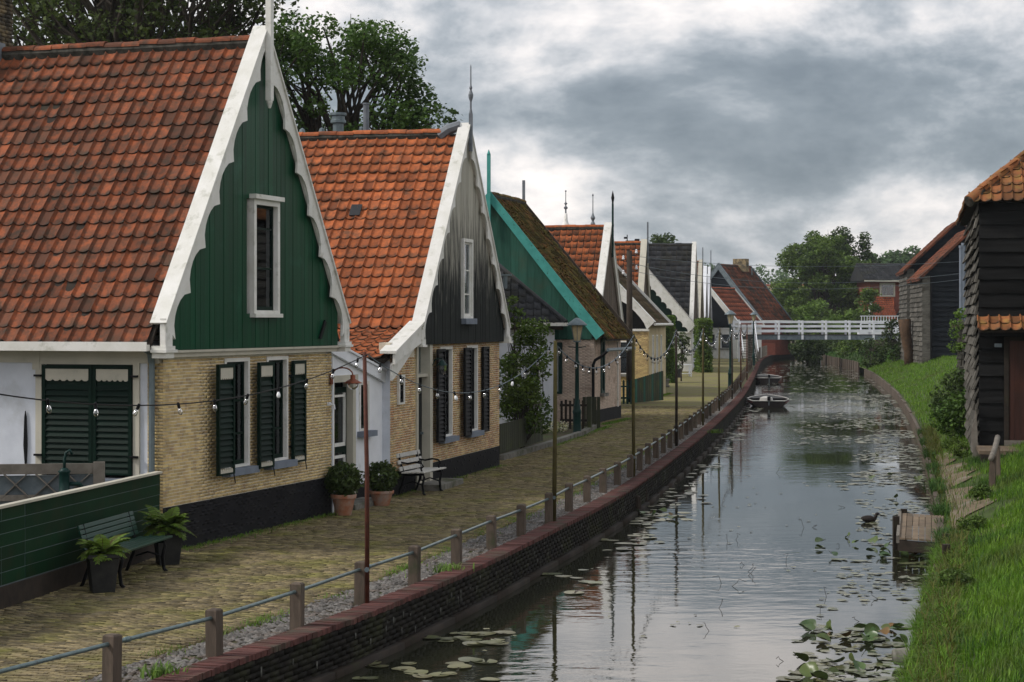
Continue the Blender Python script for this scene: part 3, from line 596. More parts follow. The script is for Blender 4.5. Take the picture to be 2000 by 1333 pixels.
def ridge(parent, p, q, m, n, r=.11, name='ridge_tile', mortar=True):
    p, q = Vector(p), Vector(q); d = (q - p) / n; 
    rm = MB(); L_ = d.length; pts = []; k = 8
    for yy, rr in ((0, 1.0), (L_ * 1.08, .90)):
        for i in range(k + 1): t = math.pi * i / k; pts.append((math.cos(t) * r * rr, yy, math.sin(t) * r * rr * .8))
    for yy in (0,):
        for i in range(k + 1): t = math.pi * i / k; pts.append((math.cos(t) * r * .86, yy, math.sin(t) * r * .66))
    fs = [(i + 1, i, k + 1 + i, k + 2 + i) for i in range(k)] + [(i, i + 1, 2 * k + 3 + i, 2 * k + 2 + i) for i in range(k)]
    rm.add(pts, fs); me = rm.mesh(name, m); rot = Vector((0, 1, 0)).rotation_difference(d)
    for i in range(n):
        o = link(name, me, parent); o.location = p + d * i + Vector((0, 0, random.gauss(0, .008))); o.rotation_mode = 'QUATERNION'; o.rotation_quaternion = rot @ Vector((0, 1, 0)).rotation_difference(Vector((random.gauss(0, .01), 1, random.gauss(.02, .012))))
    if mortar: mb = MB(); mb.tube([p + Vector((0, 0, -.05)), q + Vector((0, 0, -.05))], r * .98, 8); mb.build('ridge_mortar', 'mortar_moss', parent)
def slope_roof(fr, W, ze, za, D, side, m, pw=.22, ph=.26, ov=.3, y0=-.02, limit=0, x0=0, amp=.032, seed=1, slab='wood_dark', D0=0, ridge_m=None, name='roof', nx=7, roof=None, keep=None):
    """one tiled slope of a gable roof; side -1 = slope over x0, +1 = slope over x0+W"""
    xa = x0 + W / 2; k = (za - ze) / (W / 2); L_ = math.hypot(W / 2 + ov, (W / 2 + ov) * k); s = -side
    xe = x0 - ov if side < 0 else x0 + W + ov; zee = ze - ov * k
    if roof is None:
        mb = MB()
        for sg, xx in ((1, x0 - ov), (-1, x0 + W + ov)):
            mb.add([(xx, D0, zee - .05), (xa, D0, za - .05), (xa, D, za - .05), (xx, D, zee - .05), (xx, D0, zee - .11), (xa, D0, za - .11), (xa, D, za - .11), (xx, D, zee - .11)], [(0, 1, 2, 3), (7, 6, 5, 4), (0, 4, 5, 1), (2, 6, 7, 3), (3, 7, 4, 0)])
        roof = mb.build(name, slab, fr.root)
    up = Vector((s * 1.0, 0, k)).normalized(); rows = int(L_ / ph); cols = int((D - y0) / pw)
    X = Vector((0, -1, 0)) if side < 0 else Vector((0, 1, 0)); org = Vector((xe, (y0 + cols * pw) if side < 0 else y0, zee)) + up * 0.0
    ph = (L_ - .06) / rows; tiles(fr, roof, org - Vector((0, 0, .045)), X, up, cols, rows, pw, ph, m, limit, amp, seed=seed, nx=nx, keep=keep)
    return roof
# ================================================================ HOUSE 1 (green gable)
def front(a, d, z): return (a, d, z)
def side0(a, d, z): return (d, a, z)
h1 = Frame('green_gabled_house', (-4.96, 27.64), (.311, .95), 'nearest house with a dark green boarded gable, yellow brick front and red pantiles')
r1 = h1.root; W1 = 6.0; ze1, za1 = 3.52, 7.72
ops = [(1.92, 2.78, 1.06, 2.70), (3.40, 4.20, 1.06, 2.70)]
wf = wall(r1, 'front_wall', 'mortar', front, 0, W1, -.05, 2.80, ops, .24)
bricks(h1, wf, front, 0, W1, .655, 2.78, ops, 'brick_yellow', 'brick', 300)
bricks(h1, wf, front, 0, W1, 0, .64, [], 'dado_black', 'dado_brick', 0)
wd = wall(r1, 'dado', 'dado_black', front, -.004, W1 + .004, -.05, .645, [], .2, -.004)
window(r1, front, 1.92, 2.78, 1.06, 2.74, rec=.10, fw=.06, sill='sill_blue', rows=(.3, .62), curtain='both'); window(r1, front, 3.40, 4.20, 1.06, 2.74, rec=.10, fw=.06, sill='sill_blue', rows=(.3, .62), curtain='both')
for a, b, d in ((1.36, 1.90, -.20), (2.84, 3.38, -.16), (4.24, 4.74, -.10)):
    sh = shutter(r1, front, a, b, 1.0, 2.66, d)
    for z in (1.25, 2.4):
        k = MB(); k.box(a - .02 if a > 4 else b - .02, a + .1 if a > 4 else b + .08, d + .03, 0, z, z + .025); k.build('hinge', 'iron', sh)
    k = MB(); k.tube([(b - .05, d, 1.0), (b - .07, d - .02, .95), (b - .06, d - .03, .86)], .009, 5); k.build('shutter_catch', 'iron', sh)
k = MB(); k.box(-.06, W1 + .05, -.09, .02, 2.785, 2.85); k.box(-.09, W1 + .08, -.13, .02, 2.85, 2.885); k.build('string_moulding', 'cream_paint', r1)
# gable
kS = (za1 - ze1) / 3.0
gable_boards(r1, .0, W1, 2.80 + .09, za1 - .05, 3.0, kS, kS, -.11, 'green_boards', .155, (2.62, 3.56, 3.42, 5.2))
MB().prism([(0, .0, 2.8), (W1, .0, 2.8), (W1, .0, ze1), (3, .0, za1 - .1), (0, .0, ze1)], (0, .06, 0)).build('gable_backing', 'green_dark', r1)
gf = lambda a, d, z: (a, d - .11, z)
window(r1, gf, 2.62, 3.56, 3.42, 5.2, sm='green_dark', rows=(.78, .4), cols=(), fw=.085, rec=.07, proud=.06, curtain='both')
k = MB(); k.box(2.57, 3.61, -.23, -.1, 5.2, 5.27); k.box(2.59, 3.59, -.21, -.1, 3.36, 3.42); k.build('window_cornice', 'white_paint', r1)
yb = -.20; ovx = .30
for sx in (0, 1):
    f0 = (-ovx, ze1 - kS * ovx + .16) if sx == 0 else (W1 + ovx, ze1 - kS * ovx + .16); ap = (3.0, za1 + .16)
    bargeboard(r1, f0, ap, yb, .035, .15, .22, 7, 'white_paint')
    a, b = Vector((f0[0], 0, f0[1])), Vector((ap[0], 0, ap[1])); d = (b - a).normalized(); nn = Vector((-d.z, 0, d.x)) if sx == 0 else Vector((d.z, 0, -d.x))
    P = [a, b, b + nn * -.035 if False else b + Vector((0, 0, .05)), a + nn * .035]
    MB().prism([tuple(p + Vector((0, yb - .03, 0))) for p in (P if sx == 0 else P[::-1])], (0, .26, 0)).build('verge_cap', 'white_paint', r1)
    # wide face board seen from the side, down to below the tiles
    q = [a + nn * .0, b + nn * .0, b - Vector((0, 0, .30)), a - nn * .16]
    MB().prism([tuple(p + Vector((0, yb + .035, 0))) for p in (q if sx == 0 else q[::-1])], (0, .04, 0)).build('verge_board', 'white_paint', r1)
    x = -.20 if sx == 0 else W1 + .20
    MB().box(x - .17, x + .17, yb - .05, .0, 2.86, 2.90).box(x - .14, x + .14, yb - .03, .0, 2.90, 2.95).box(x - .12, x + .12, yb - .02, 0, 2.78, 2.86).box(x - .105, x + .105, yb - .004, -.12, 2.95, 3.34).build('corbel', 'white_paint', r1)
k = MB(); k.bar((3, yb - .05, 6.75), (3, yb - .05, 9.6), .11, .09, (0, 1, 0)); k.lathe([(.02, -.12), (.05, -.03), (.055, .02)], (3, yb - .05, 6.75), 8); k.build('gable_pole', 'white_paint', r1)
rf = slope_roof(h1, W1, ze1, za1, 8.0, -1, 'tile_old', .212, .262, .34, .06, 300, amp=.036)
slope_roof(h1, W1, ze1, za1, 8.0, 1, 'tile_old', .23, .28, .3, .06, 0, roof=rf, seed=2)
ridge(rf, (3, .05, za1 - .02), (3, 4.55, za1 - .02), 'tile_old', 14, .12)
ridge(rf, (3, 5.4, za1 - .02), (3, 8.0, za1 - .02), 'tile_old', 8, .12)
k = MB(); k.box(2.62, 3.38, 4.62, 5.36, 7.0, 10.2); k.build('chimney', 'chimney_brick', rf)
bk = [(.005, y, z) for y in (0,) for z in (0,)]
C, X, Y, Z = [], [], [], []
for i in range(46):
    z = 7.1 + i * .065
    for y in np.arange(4.62 - (i % 2) * .11, 5.34, .22):
        for xx in (2.615,): C.append((xx, min(max(y + .1, 4.7), 5.27), z)); X.append((.01, 0, 0)); Y.append((0, .1, 0)); Z.append((0, 0, .027))
    for x in np.arange(2.62 - (i % 2) * .11, 3.34, .22): C.append((min(max(x + .1, 2.7), 3.3), 4.615, z)); X.append((.1, 0, 0)); Y.append((0, .01, 0)); Z.append((0, 0, .027))
V, Q = np_boxes(C, X, Y, Z); o = link('chimney_bricks', np_mesh('chimney_bricks', V, Q, 'chimney_brick'), rf); o['kind'] = 'stuff'
k = MB(); k.prism([(2.2, 4.5, 6.55), (2.2, 5.5, 6.55), (2.6, 5.5, 7.2), (2.6, 4.5, 7.2)], (-.02, 0, .05)); k.box(2.58, 3.0, 4.5, 4.6, 7.0, 7.85); k.build('lead_flashing', 'lead', rf)
# near side wall
so = [(.36, 2.05, 1.05, 2.80)]
wall(r1, 'side_wall', 'plaster_white', side0, .245, 8, -.05, 2.95, so, .24)
wall(r1, 'corner_brickwork', 'mortar', side0, 0, .243, -.05, 2.9, [], .2, .0)
bricks(h1, r1, side0, 0, .24, 0, 2.7, [], 'brick_yellow', 'side_brick', 0)
k = MB(); cell(k, side0, .05, 8, -.03, .0, 2.70, 2.95); cell(k, side0, .36, .46, -.035, .06, 1.05, 2.7); cell(k, side0, 1.95, 2.05, -.035, .06, 1.05, 2.7); cell(k, side0, .46, 1.95, -.035, .06, 2.68, 2.71); cell(k, side0, 1.98, 2.1, -.04, .03, 2.6, 2.95); k.build('trim_board', 'cream_paint', r1)
shutter(r1, side0, .47, 1.10, 1.1, 2.67, -.06, .05, lower=False); shutter(r1, side0, 1.11, 1.93, 1.1, 2.67, -.06, .05, lower=False)
k = MB(); cell(k, side0, .46, 1.95, .1, .2, 1.0, 2.8); k.build('dark_window_backdrop', 'unlit_interior', r1)
k = MB(); cell(k, side0, .3, 1.4, -.14, 0, .96, 1.04); k.build('window_sill', 'sill_blue', r1)
for y, z in ((.42, 1.35), (.42, 2.5), (1.98, 1.35), (1.98, 2.5)): k = MB(); cell(k, side0, y - .05, y + .07, -.09, -.04, z, z + .03); k.build('hinge', 'iron', r1)
k = MB(); k.box(-.44, -.30, .02, 8, 2.88, 2.97); k.box(-.44, -.425, .02, 8, 2.97, 3.01); k.box(-.25, .0, .02, 8, 2.94, 2.96); k.build('gutter', 'white_paint', r1)
k = MB(); k.tube([(-.3, .14, 2.93), (-.12, .14, 2.85), (-.07, .14, 2.7), (-.07, .14, .0)], .045, 10); k.build('downpipe', 'zinc', r1)
k = MB(); P = [(-.03, 2.22, 1.05), (-.03, 2.255, 1.5), (-.03, 2.24, 1.9), (-.03, 2.225, 2.0), (-.03, 2.21, 1.9), (-.03, 2.195, 1.5)]; k.prism(P, (.02, 0, 0)); k.build('wall_anchor', 'iron', r1)
wall(r1, 'rear_side_wall', 'plaster_white', lambda a, d, z: (W1 - d, a, z), 0, 8, -.05, 2.95, [], .24)
MB().box(.1, W1 - .1, 7.9, 8.1, -.05, 3.0).prism([(0, 7.95, 3.0), (W1, 7.95, 3.0), (3, 7.95, za1 - .15)], (0, .1, 0)).build('back_wall', 'plaster_white', r1)
MB().prism([(5.18, -.15, 3.02), (5.26, -.15, 3.0), (5.46, -.15, 3.28), (5.40, -.15, 3.32)], (0, .03, 0)).build('wall_anchor', 'iron', r1)
MB().box(5.80, 5.86, -.05, 0, 1.86, 1.92).tube([(5.83, -.05, 1.89), (5.83, -.12, 1.87), (5.83, -.13, 1.80)], .02, 6).build('lamp_bracket', 'white_bright', r1)
for q in ((6.04, .02, 0, 2.7),): MB().box(q[0] - .03, q[0] + .02, -.02, .1, q[2], q[3]).build('corner_strip', 'white_bright', r1)
# copper lamp on the far corner
lmp = empty('wall_lamp', h1.w((5.93, -.02, 2.32)), h1.rz, 'copper swan-neck wall lamp on the brick corner beside the white porch', 'wall lamp')
k = MB(); k.box(-.05, .03, -.03, .0, -.10, .08); k.build('back_plate', 'copper', lmp)
k = MB(); k.tube([(-.01, -.02, .0)] + [(-.01, -.03 - .19 * (1 - math.cos(t)) , .06 + .13 * math.sin(t)) for t in np.linspace(0, math.pi, 9)], .013, 6); k.build('arm', 'copper', lmp, True)
k = MB(); k.lathe([(.02, .10), (.045, .09), (.045, .03), (.08, .01), (.15, -.03), (.16, -.045)], (-.01, -.41, -.03), 14); k.build('lamp_shade', 'copper', lmp, True)
k = MB(); k.lathe([(.10, -.05), (.085, -.11), (.04, -.15), (.0, -.16)], (-.01, -.41, -.03), 12); k.build('globe', 'bulb_glass', lmp, True)
# ================================================================ white porch between house 1 and 2
y0 = .35
pr = empty('white_porch', h1.A, h1.rz, 'white plastered lean-to with a green glazed door between the two big gables', 'lean-to house')
pf = lambda a, d, z: (a, d + y0, z)
po = [(6.75, 7.78, .1, 2.22), (8.05, 8.52, 1.3, 2.2)]
wall(pr, 'front_wall', 'white_bright', pf, 6.0, 9.22, -.05, 2.24, po, .2)
MB().prism([(6.0, y0, 2.24), (9.22, y0, 2.24), (6.0, y0, 3.0)], (0, .2, 0)).build('gable_wall', 'white_bright', pr)
k = MB(); k.prism([(5.95, y0 - .07, 2.92), (9.3, y0 - .07, 2.13), (9.3, y0 - .07, 2.33), (5.95, y0 - .07, 3.12)], (0, .06, 0)); k.prism([(5.9, y0 - .1, 3.10), (9.34, y0 - .1, 2.33), (9.34, y0 - .1, 2.37), (5.9, y0 - .1, 3.14)], (0, .3, 0)); k.build('verge_board', 'white_bright', pr)
MB().prism([(5.9, y0 + .1, 3.05), (9.3, y0 + .1, 2.28), (9.3, y0 + .1, 2.34), (5.9, y0 + .1, 3.11)], (0, 6, 0)).build('roof', 'tile_brown', pr)
dr = MB(); 
for a0, a1, z0, z1 in ((6.85, 6.97, .1, 2.12), (7.55, 7.67, .1, 2.12), (6.97, 7.55, 2.02, 2.12), (6.97, 7.55, .1, .22), (6.97, 7.55, .95, 1.07)): cell(dr, pf, a0, a1, .08, .13, z0, z1)
dr = dr.build('door', 'green_dark', pr)
k = MB(); cell(k, pf, 6.97, 7.55, .10, .11, .22, 2.02); k.build('pane', 'glass', dr)
k = MB(); cell(k, pf, 6.98, 7.54, .125, .14, .22, .95); k.build('panel', 'green_dark', dr)
k = MB()
for a0, a1, z0, z1 in ((6.97, 7.0, 1.07, 2.02), (7.52, 7.55, 1.07, 2.02), (6.97, 7.55, 1.95, 1.99), (6.97, 7.55, 1.07, 1.13), (6.97, 7.55, .86, .91), (6.97, 7.0, .3, .9), (7.52, 7.55, .3, .9)): cell(k, pf, a0, a1, .05, .09, z0, z1)
k.build('door_moulding', 'white_paint', dr)
k = MB(); cell(k, pf, 6.76, 6.85, -.04, .14, 0, 2.22); cell(k, pf, 7.67, 7.80, -.05, .14, 0, 2.22); cell(k, pf, 6.7, 7.86, -.07, .14, 2.22, 2.34); k.build('door_frame', 'cream_paint', pr)
k = MB(); cell(k, pf, 6.8, 7.7, .5, .52, 0, 2.3); k.build('dark_hall_backdrop', 'unlit_interior', pr)
window(pr, pf, 8.05, 8.52, 1.3, 2.2, sm='green_dark', rows=(.5,), sill='sill_blue', fw=.06, rec=.12, curtain=False)
k = MB(); cell(k, pf, 7.8, 9.2, -.02, 0, -.05, .34); k.build('plinth', 'dado_black', pr)
k = MB(); cell(k, pf, 6.7, 8.1, -.5, -.03, -.03, .10); k.build('doorstep', 'concrete', pr, bevel=.01)
# ================================================================ HOUSE 2 (black and silver gable)
h2 = Frame('black_gabled_house', (-2.283, 36.45), (.24, .971), 'second house with a weathered black boarded gable and bright orange pantiles')
r2 = h2.root; xg = 1.60; W2 = 6.70; ze2, za2 = 3.22, 7.32; xa2 = xg + W2 / 2; k2 = (za2 - ze2) / (W2 / 2)
ops = [(.42, 1.0, 1.72, 2.28), (1.70, 2.46, .12, 2.86), (3.36, 4.28, .92, 2.72), (5.44, 6.34, .92, 2.72)]
wf = wall(r2, 'front_wall', 'mortar', front, 0, xg + W2, -.05, 2.9, [ops[1]] + ops[2:] , .22)
w_ = wf
bricks(h2, wf, front, .0, xg + W2, .46, 2.86, ops[1:] + [(0, 1.58, 2.62, 3), (.42, .8, 1.72, 2.28)], 'brick_mixed', 'brick', 0)
bricks(h2, wf, front, .0, xg + W2, 0, .44, ops[1:2], 'dado_black', 'dado_brick', 0)
MB().box(-.003, 1.70, -.005, .2, -.05, .45).box(2.47, xg + W2 + .003, -.005, .2, -.05, .45).build('dado', 'dado_black', r2)
window(r2, front, .42, .80, 1.72, 2.28, sm='iron', fw=.06, rec=.02, proud=.05, rows=(.5,), curtain=False)
window(r2, front, 3.36, 4.28, .92, 2.78, rec=.10, fw=.06, curtain='both', sill='sill_blue', sm='iron', rows=(.36, .68)); window(r2, front, 5.44, 6.34, .92, 2.78, rec=.10, fw=.06, curtain='both', sill='sill_blue', sm='iron', rows=(.36, .68))
for a, b, d in ((2.80, 3.33, -.14), (4.86, 5.40, -.14), (6.62, 7.12, -.08)): shutter(r2, front, a, b, .86, 2.74, d, m='iron', white=False)
dm = MB(); cell(dm, front, 1.74, 2.42, .1, .15, .12, 2.2); dm = dm.build('door', 'black_boards', r2)
k = MB(); cell(k, front, 1.74, 2.42, .12, .13, 2.25, 2.82); k.build('fanlight', 'glass', dm)
k = MB(); cell(k, front, 2.30, 2.34, .04, .1, 1.05, 1.1); k.build('handle', 'zinc', dm)
k = MB(); cell(k, front, 1.64, 1.73, -.04, .16, .0, 2.88); cell(k, front, 2.43, 2.62, -.07, .16, 0, 2.88); cell(k, front, 1.73, 2.43, -.03, .16, 2.2, 2.26); k.build('door_frame', 'cream_paint', r2)
k = MB(); cell(k, front, 1.7, 2.46, .45, .47, 0, 2.9); k.build('dark_hall_backdrop', 'unlit_interior', r2)
k = MB(); k.box(1.5, 3.2, -.55, -.03, -.04, .12); k.build('doorstep', 'concrete', r2, bevel=.01)
hole = (4.68, 5.46, 3.36, 5.05)
gable_boards(r2, xg, xg + W2, 2.84, za2 - .05, xa2, k2, k2, -.11, 'weathered_boards', .2, hole)
MB().prism([(xg, .0, 2.9), (xg + W2, .0, 2.9), (xg + W2, .0, ze2), (xa2, .0, za2 - .1), (xg, .0, ze2)], (0, .06, 0)).build('gable_backing', 'black_boards', r2)
window(r2, gf, hole[0], hole[1], hole[2], hole[3], sm='white_paint', rows=(.62, .3), cols=(), fw=.07, rec=.06, proud=.04, curtain='both')
k = MB(); k.box(4.63, 5.52, -.22, -.1, 3.24, 3.36); k.build('window_sill', 'sill_blue', r2)
for sx in (0, 1):
    f0 = (xg - .18, ze2 - k2 * .18 + .14) if sx == 0 else (xg + W2 + .18, ze2 - k2 * .18 + .14); ap = (xa2, za2 + .14)
    bargeboard(r2, f0, ap, yb, .035, .13, .19, 8, 'white_paint')
    a, b = Vector((f0[0], 0, f0[1])), Vector((ap[0], 0, ap[1])); d = (b - a).normalized(); nn = Vector((-d.z, 0, d.x)) if sx == 0 else Vector((d.z, 0, -d.x))
    P = [a, b, b + Vector((0, 0, .05)), a + nn * .035]
    MB().prism([tuple(p + Vector((0, yb - .03, 0))) for p in (P if sx == 0 else P[::-1])], (0, .26, 0)).build('verge_cap', 'white_paint', r2)
    x = xg - .12 if sx == 0 else xg + W2 + .12
    MB().box(x - .15, x + .15, yb - .05, 0, 2.80, 2.84).box(x - .11, x + .11, yb - .03, 0, 2.84, 2.95).box(x - .085, x + .085, yb - .004, -.12, 2.95, 3.16).build('corbel', 'white_paint', r2)
k = MB(); k.prism([(-.32, yb, 2.50), (xg - .12, yb, 2.90), (xg - .05, yb, 3.28), (-.32, yb, 2.70)], (0, .05, 0)); k.prism([(-.36, yb - .03, 2.70), (xg - .05, yb - .03, 3.26), (xg - .05, yb - .03, 3.31), (-.36, yb - .03, 2.75)], (0, .32, 0)); k.prism([(-.3, -.14, 2.2), (.0, -.14, 2.3), (1.3, -.14, 2.85), (.0, -.14, 2.62), (-.3, -.14, 2.5)], (0, .05, 0)); k.build('lower_verge_board', 'white_paint', r2)
k = MB(); k.bar((xa2, yb - .03, 6.9), (xa2, yb - .03, 7.7), .07, .07, (0, 1, 0)); k.lathe([(.04, 0), (.02, .1), (.02, .25), (.05, .34), (.055, .4), (.02, .5), (.035, .54), (.015, .6), (.012, 1.0), (.0, 1.05)], (xa2, yb - .03, 7.7), 8); k.build('gable_finial', 'lead', r2)
k = MB(); k.tube([(xa2, .0, za2 + .14), (xa2, .25, za2 + .06), (xa2, .45, za2 - .08)], [.10, .12, .13], 8); k.build('ridge_flashing', 'lead', r2)
rf = slope_roof(h2, W2, ze2, za2, 9.0, -1, 'tile_orange', .222, .262, .0, .06, 300, x0=xg, amp=.034, seed=4)
slope_roof(h2, W2, ze2, za2, 9.0, 1, 'tile_orange', .24, .28, .2, .06, 0, x0=xg, roof=rf, seed=5, nx=5)
upk = Vector((xg + .35 + .45, 0, .64)).normalized(); V0 = Vector((-.42, .06 + 39 * .222, 2.60))
tiles(h2, rf, V0, (0, -1, 0), upk, 39, 8, .222, .262, 'tile_orange', 0, .036, name='roof_tile', seed=6, jit=.012)
MB().prism([(-.36, 0, 2.52), (xg + .1, 0, 3.0), (xg + .1, 0, 3.1), (-.36, 0, 2.60)], (0, 9, 0)).build('lower_roof', 'wood_dark', rf)
up2 = Vector((1, 0, k2)).normalized()
for yy, q in ((1.85, 3.05), (3.35, .30)): c_ = Vector((xg, yy, ze2)) + up2 * q + Vector((-k2, 0, 1)).normalized() * .035; MB().obox(c_, Vector((0, .115, 0)), up2 * .15, Vector((-k2, 0, 1)).normalized() * .012).build('slate_patch', 'tile_slate', rf)
ridge(rf, (xa2, .4, za2 - .02), (xa2, 9, za2 - .02), 'tile_orange', 22, .12)
MB().box(-.003, .22, .0, .5, -.05, 2.55).build('corner_pier', 'plaster_white', r2); wall(r2, 'side_wall', 'plaster_white', side0, .5, 9, -.05, 2.5, [], .22)
wall(r2, 'far_side_wall', 'brick_mixed', lambda a, d, z: (xg + W2 - d, a, z), .22, 9, -.05, 2.9, [], .22)
MB().box(.1, xg + W2 - .1, 8.9, 9.0, -.05, 2.6).prism([(xg, 8.9, 2.6), (xg + W2, 8.9, 2.6), (xa2, 8.9, za2 - .15)], (0, .1, 0)).build('back_wall', 'plaster_white', r2)
k = MB(); k.box(-.5, -.36, .2, 4, 2.50, 2.56); k.build('gutter', 'white_paint', r2)
lt = empty('door_lantern', h2.w((2.5, -.10, 2.42)), h2.rz, 'dark green lantern hanging beside the door of the black-gabled house', 'wall lantern')
MB().lathe([(.0, .12), (.05, .09), (.10, .02), (.11, 0)], (0, -.2, 0), 8).build('lantern_cap', 'iron_green', lt); MB().lathe([(.09, 0), (.085, -.1), (.05, -.17), (.02, -.18)], (0, -.2, 0), 8).build('globe', 'bulb_glass', lt); MB().tube([(0, 0, .0), (0, -.05, .12), (0, -.2, .14)], .012, 5).build('arm', 'iron_green', lt)
# building behind house 2: a ridge with vents
hb = Frame('rear_building', (-14.0, 46.5), (.97, -.243), 'grey roof ridge with metal vents just showing behind the orange roof', 'house')
MB().box(0, 12.2, 0, 5, 0, 6.2).build('walls', 'brick_cream', hb.root)
rb = MB().prism([(-.3, -.3, 6.2), (-.3, 2.5, 7.72), (-.3, 5.3, 6.2)], (12.7, 0, 0)).build('roof', 'tile_slate', hb.root)
MB().tube([(-.3, 2.5, 7.76), (12.4, 2.5, 7.76)], .07, 8).build('ridge_capping', 'lead', rb)
MB().lathe([(.13, 0), (.13, .42), (.19, .44), (.19, .5), (.16, .52), (.16, .6), (.2, .62), (.2, .68)], (9.55, 2.4, 7.6), 12).build('vent_cowl', 'zinc', rb)
MB().lathe([(.075, 0), (.075, .95), (.09, .96), (.09, 1.0)], (10.25, 2.4, 7.5), 10).build('flue_pipe', 'lead', rb)
for x in (8.6, 9.1, 10.1): MB().lathe([(.0, .2), (.06, .16), (.085, .08), (.05, 0)], (x, 2.5, 7.76), 10).build('ridge_ornament', 'zinc', rb)
# ================================================================ HOUSE 3 (white, hipped dark roof)
c3 = Vector((1.27, 58.0)); e3 = Vector((1, -.02)).normalized(); A3 = c3 - e3 * 6.4
h3 = Frame('white_cottage', A3, e3, 'small white cottage with a dark hipped roof behind the laurel tree', 'cottage'); r3 = h3.root
o3 = [(3.2, 3.75, .9, 2.35), (4.95, 5.35, .9, 2.35), (5.62, 5.98, .9, 2.35)]
wall(r3, 'front_wall', 'plaster_white', front, 0, 6.4, -.05, 3.12, o3, .22)
MB().box(.22, 6.4, .23, 5.6, -.05, 3.1).build('walls', 'plaster_white', r3)
for a, b, z0, z1 in o3: window(r3, front, a, b, z0, z1, sm='iron', rows=(.5,), fw=.05, rec=.1, curtain=False, sill='concrete')
k = MB(); k.box(-.3, 6.75, -.36, -.24, 3.16, 3.26); k.box(6.68, 6.8, -.3, 5.8, 3.16, 3.26); k.build('gutter', 'white_paint', r3); MB().box(-.2, 6.6, -.25, .0, 3.05, 3.16).box(6.4, 6.66, -.2, 5.7, 3.05, 3.16).build('soffit_board', 'wood_dark', r3)
zr3 = 5.65; rm = MB(); P = [(-.25, -.32, 3.24), (6.72, -.32, 3.24), (6.72, 5.9, 3.24), (-.25, 5.9, 3.24), (2.6, 2.8, zr3), (3.9, 2.8, zr3)]
rm.add(P, [(0, 1, 5, 4), (1, 2, 5), (2, 3, 4, 5), (3, 0, 4), (3, 2, 1, 0)]); rr = rm.build('roof', 'tile_slate', r3)
sl = math.hypot(3.12, zr3 - 3.24); up = Vector((0, 3.12, zr3 - 3.24)).normalized()
tiles(h3, rr, Vector((-.25, -.34, 3.26)), (1, 0, 0), up, 30, 12, .232, .318, 'tile_slate', 0, .028, name='roof_tile', seed=8, nx=4, keep=lambda c, r_: -.25 + c * .232 + .1 > -.25 + 2.85 * (r_ + .3) / 12.4 and -.25 + c * .232 + .2 < 6.72 - 2.82 * (r_ + .6) / 12.4)
MB().tube([(6.74, -.34, 3.28), (3.9, 2.8, zr3 + .04)], .07, 7).tube([(2.6, 2.8, zr3 + .04), (3.9, 2.8, zr3 + .04)], .08, 7).build('hip_tiles', 'tile_slate', rr)
MB().tube([(4.9, 1.0, 4.2), (4.9, 1.0, 4.72)], .07, 8).box(4.72, 5.1, .9, 1.1, 4.68, 4.73).build('vent_pipe', 'zinc', rr)
# ================================================================ HOUSE 4 (turquoise verge, mossy roof)
c4 = Vector((2.64, 62.7)); b4 = Vector((.264, .965)).normalized(); e4 = Vector((b4.y, -b4.x)); W4 = 6.9
h4 = Frame('turquoise_trimmed_house', c4 - e4 * W4, e4, 'house with turquoise verge boards, green gable planks and a moss-covered roof'); r4 = h4.root
ze4, za4 = 3.28, 7.45; k4 = (za4 - ze4) / (W4 / 2); D4 = 4.1
side1 = lambda a, d, z: (W4 - d, a, z)
fo = [(W4 - 2.35, W4 - 1.05, .95, 2.62)]; s4 = [(.95, 1.5, .95, 2.75)]
wf = wall(r4, 'gable_wall', 'brick_pink', front, 0, W4, -.05, 2.75, fo, .22)
bricks(h4, wf, front, 2.5, W4, .0, 2.7, fo, 'brick_pink', 'brick', 0, proud=.004)
ws = wall(r4, 'side_wall', 'brick_pink', side1, .22, D4, -.05, 2.95, s4, .22)
bricks(h4, ws, side1, .22, D4, .42, 2.9, s4, 'brick_pink', 'brick', 0, proud=.004)
k = MB(); cell(k, side1, -.02, D4, -.02, 0, -.05, .42); k.build('dado', 'dado_black', r4)
window(r4, front, *fo[0], fm='iron_green', sm='white_paint', rows=(.2, .4, .6, .8), cols=(.5,), fw=.12, rec=.06, proud=.05, curtain='both')
window(r4, side1, *s4[0], fm='iron_green', sm='iron_green', rows=(), fw=.12, rec=.05, proud=.04, curtain=False, sill='concrete')
gable_boards(r4, .1, W4 - .05, 2.72, za4 - .08, W4 / 2, k4, k4, -.07, 'green_gable', .27)
MB().prism([(0, .0, 2.7), (W4, .0, 2.7), (W4, .0, ze4), (W4 / 2, .0, za4 - .1), (0, .0, ze4)], (0, .06, 0)).build('gable_backing', 'green_gable', r4)
for sx in (0, 1):
    f0 = (-.38, ze4 - k4 * .38 + .1) if sx == 0 else (W4 + .38, ze4 - k4 * .38 + .1)
    bargeboard(r4, f0, (W4 / 2, za4 + .12), -.2, .05, .34, 0, 0, 'turquoise')
k = MB(); k.bar((W4 / 2, -.26, 6.35), (W4 / 2, -.26, 8.75), .11, .07, (0, 1, 0)); k.lathe([(.0, -.1), (.06, 0)], (W4 / 2, -.26, 6.35), 6); k.lathe([(.06, 0), (.0, .16)], (W4 / 2, -.26, 8.75), 6); k.build('gable_pole', 'turquoise', r4)
rf = slope_roof(h4, W4, ze4, za4, D4, 1, 'tile_moss', .235, .27, .42, -.1, 0, amp=.032, seed=9)
slope_roof(h4, W4, ze4, za4, D4, -1, 'tile_moss', .235, .27, .42, -.1, 0, roof=rf, seed=10, nx=5)
g = np.random.default_rng(5); k_ = 2600; fr_ = g.uniform(0, 1, k_) ; yy = g.uniform(-.1, D4, k_); xx = W4 / 2 + fr_ * (W4 / 2 + .36); zz = za4 - (xx - W4 / 2) * k4 + .03
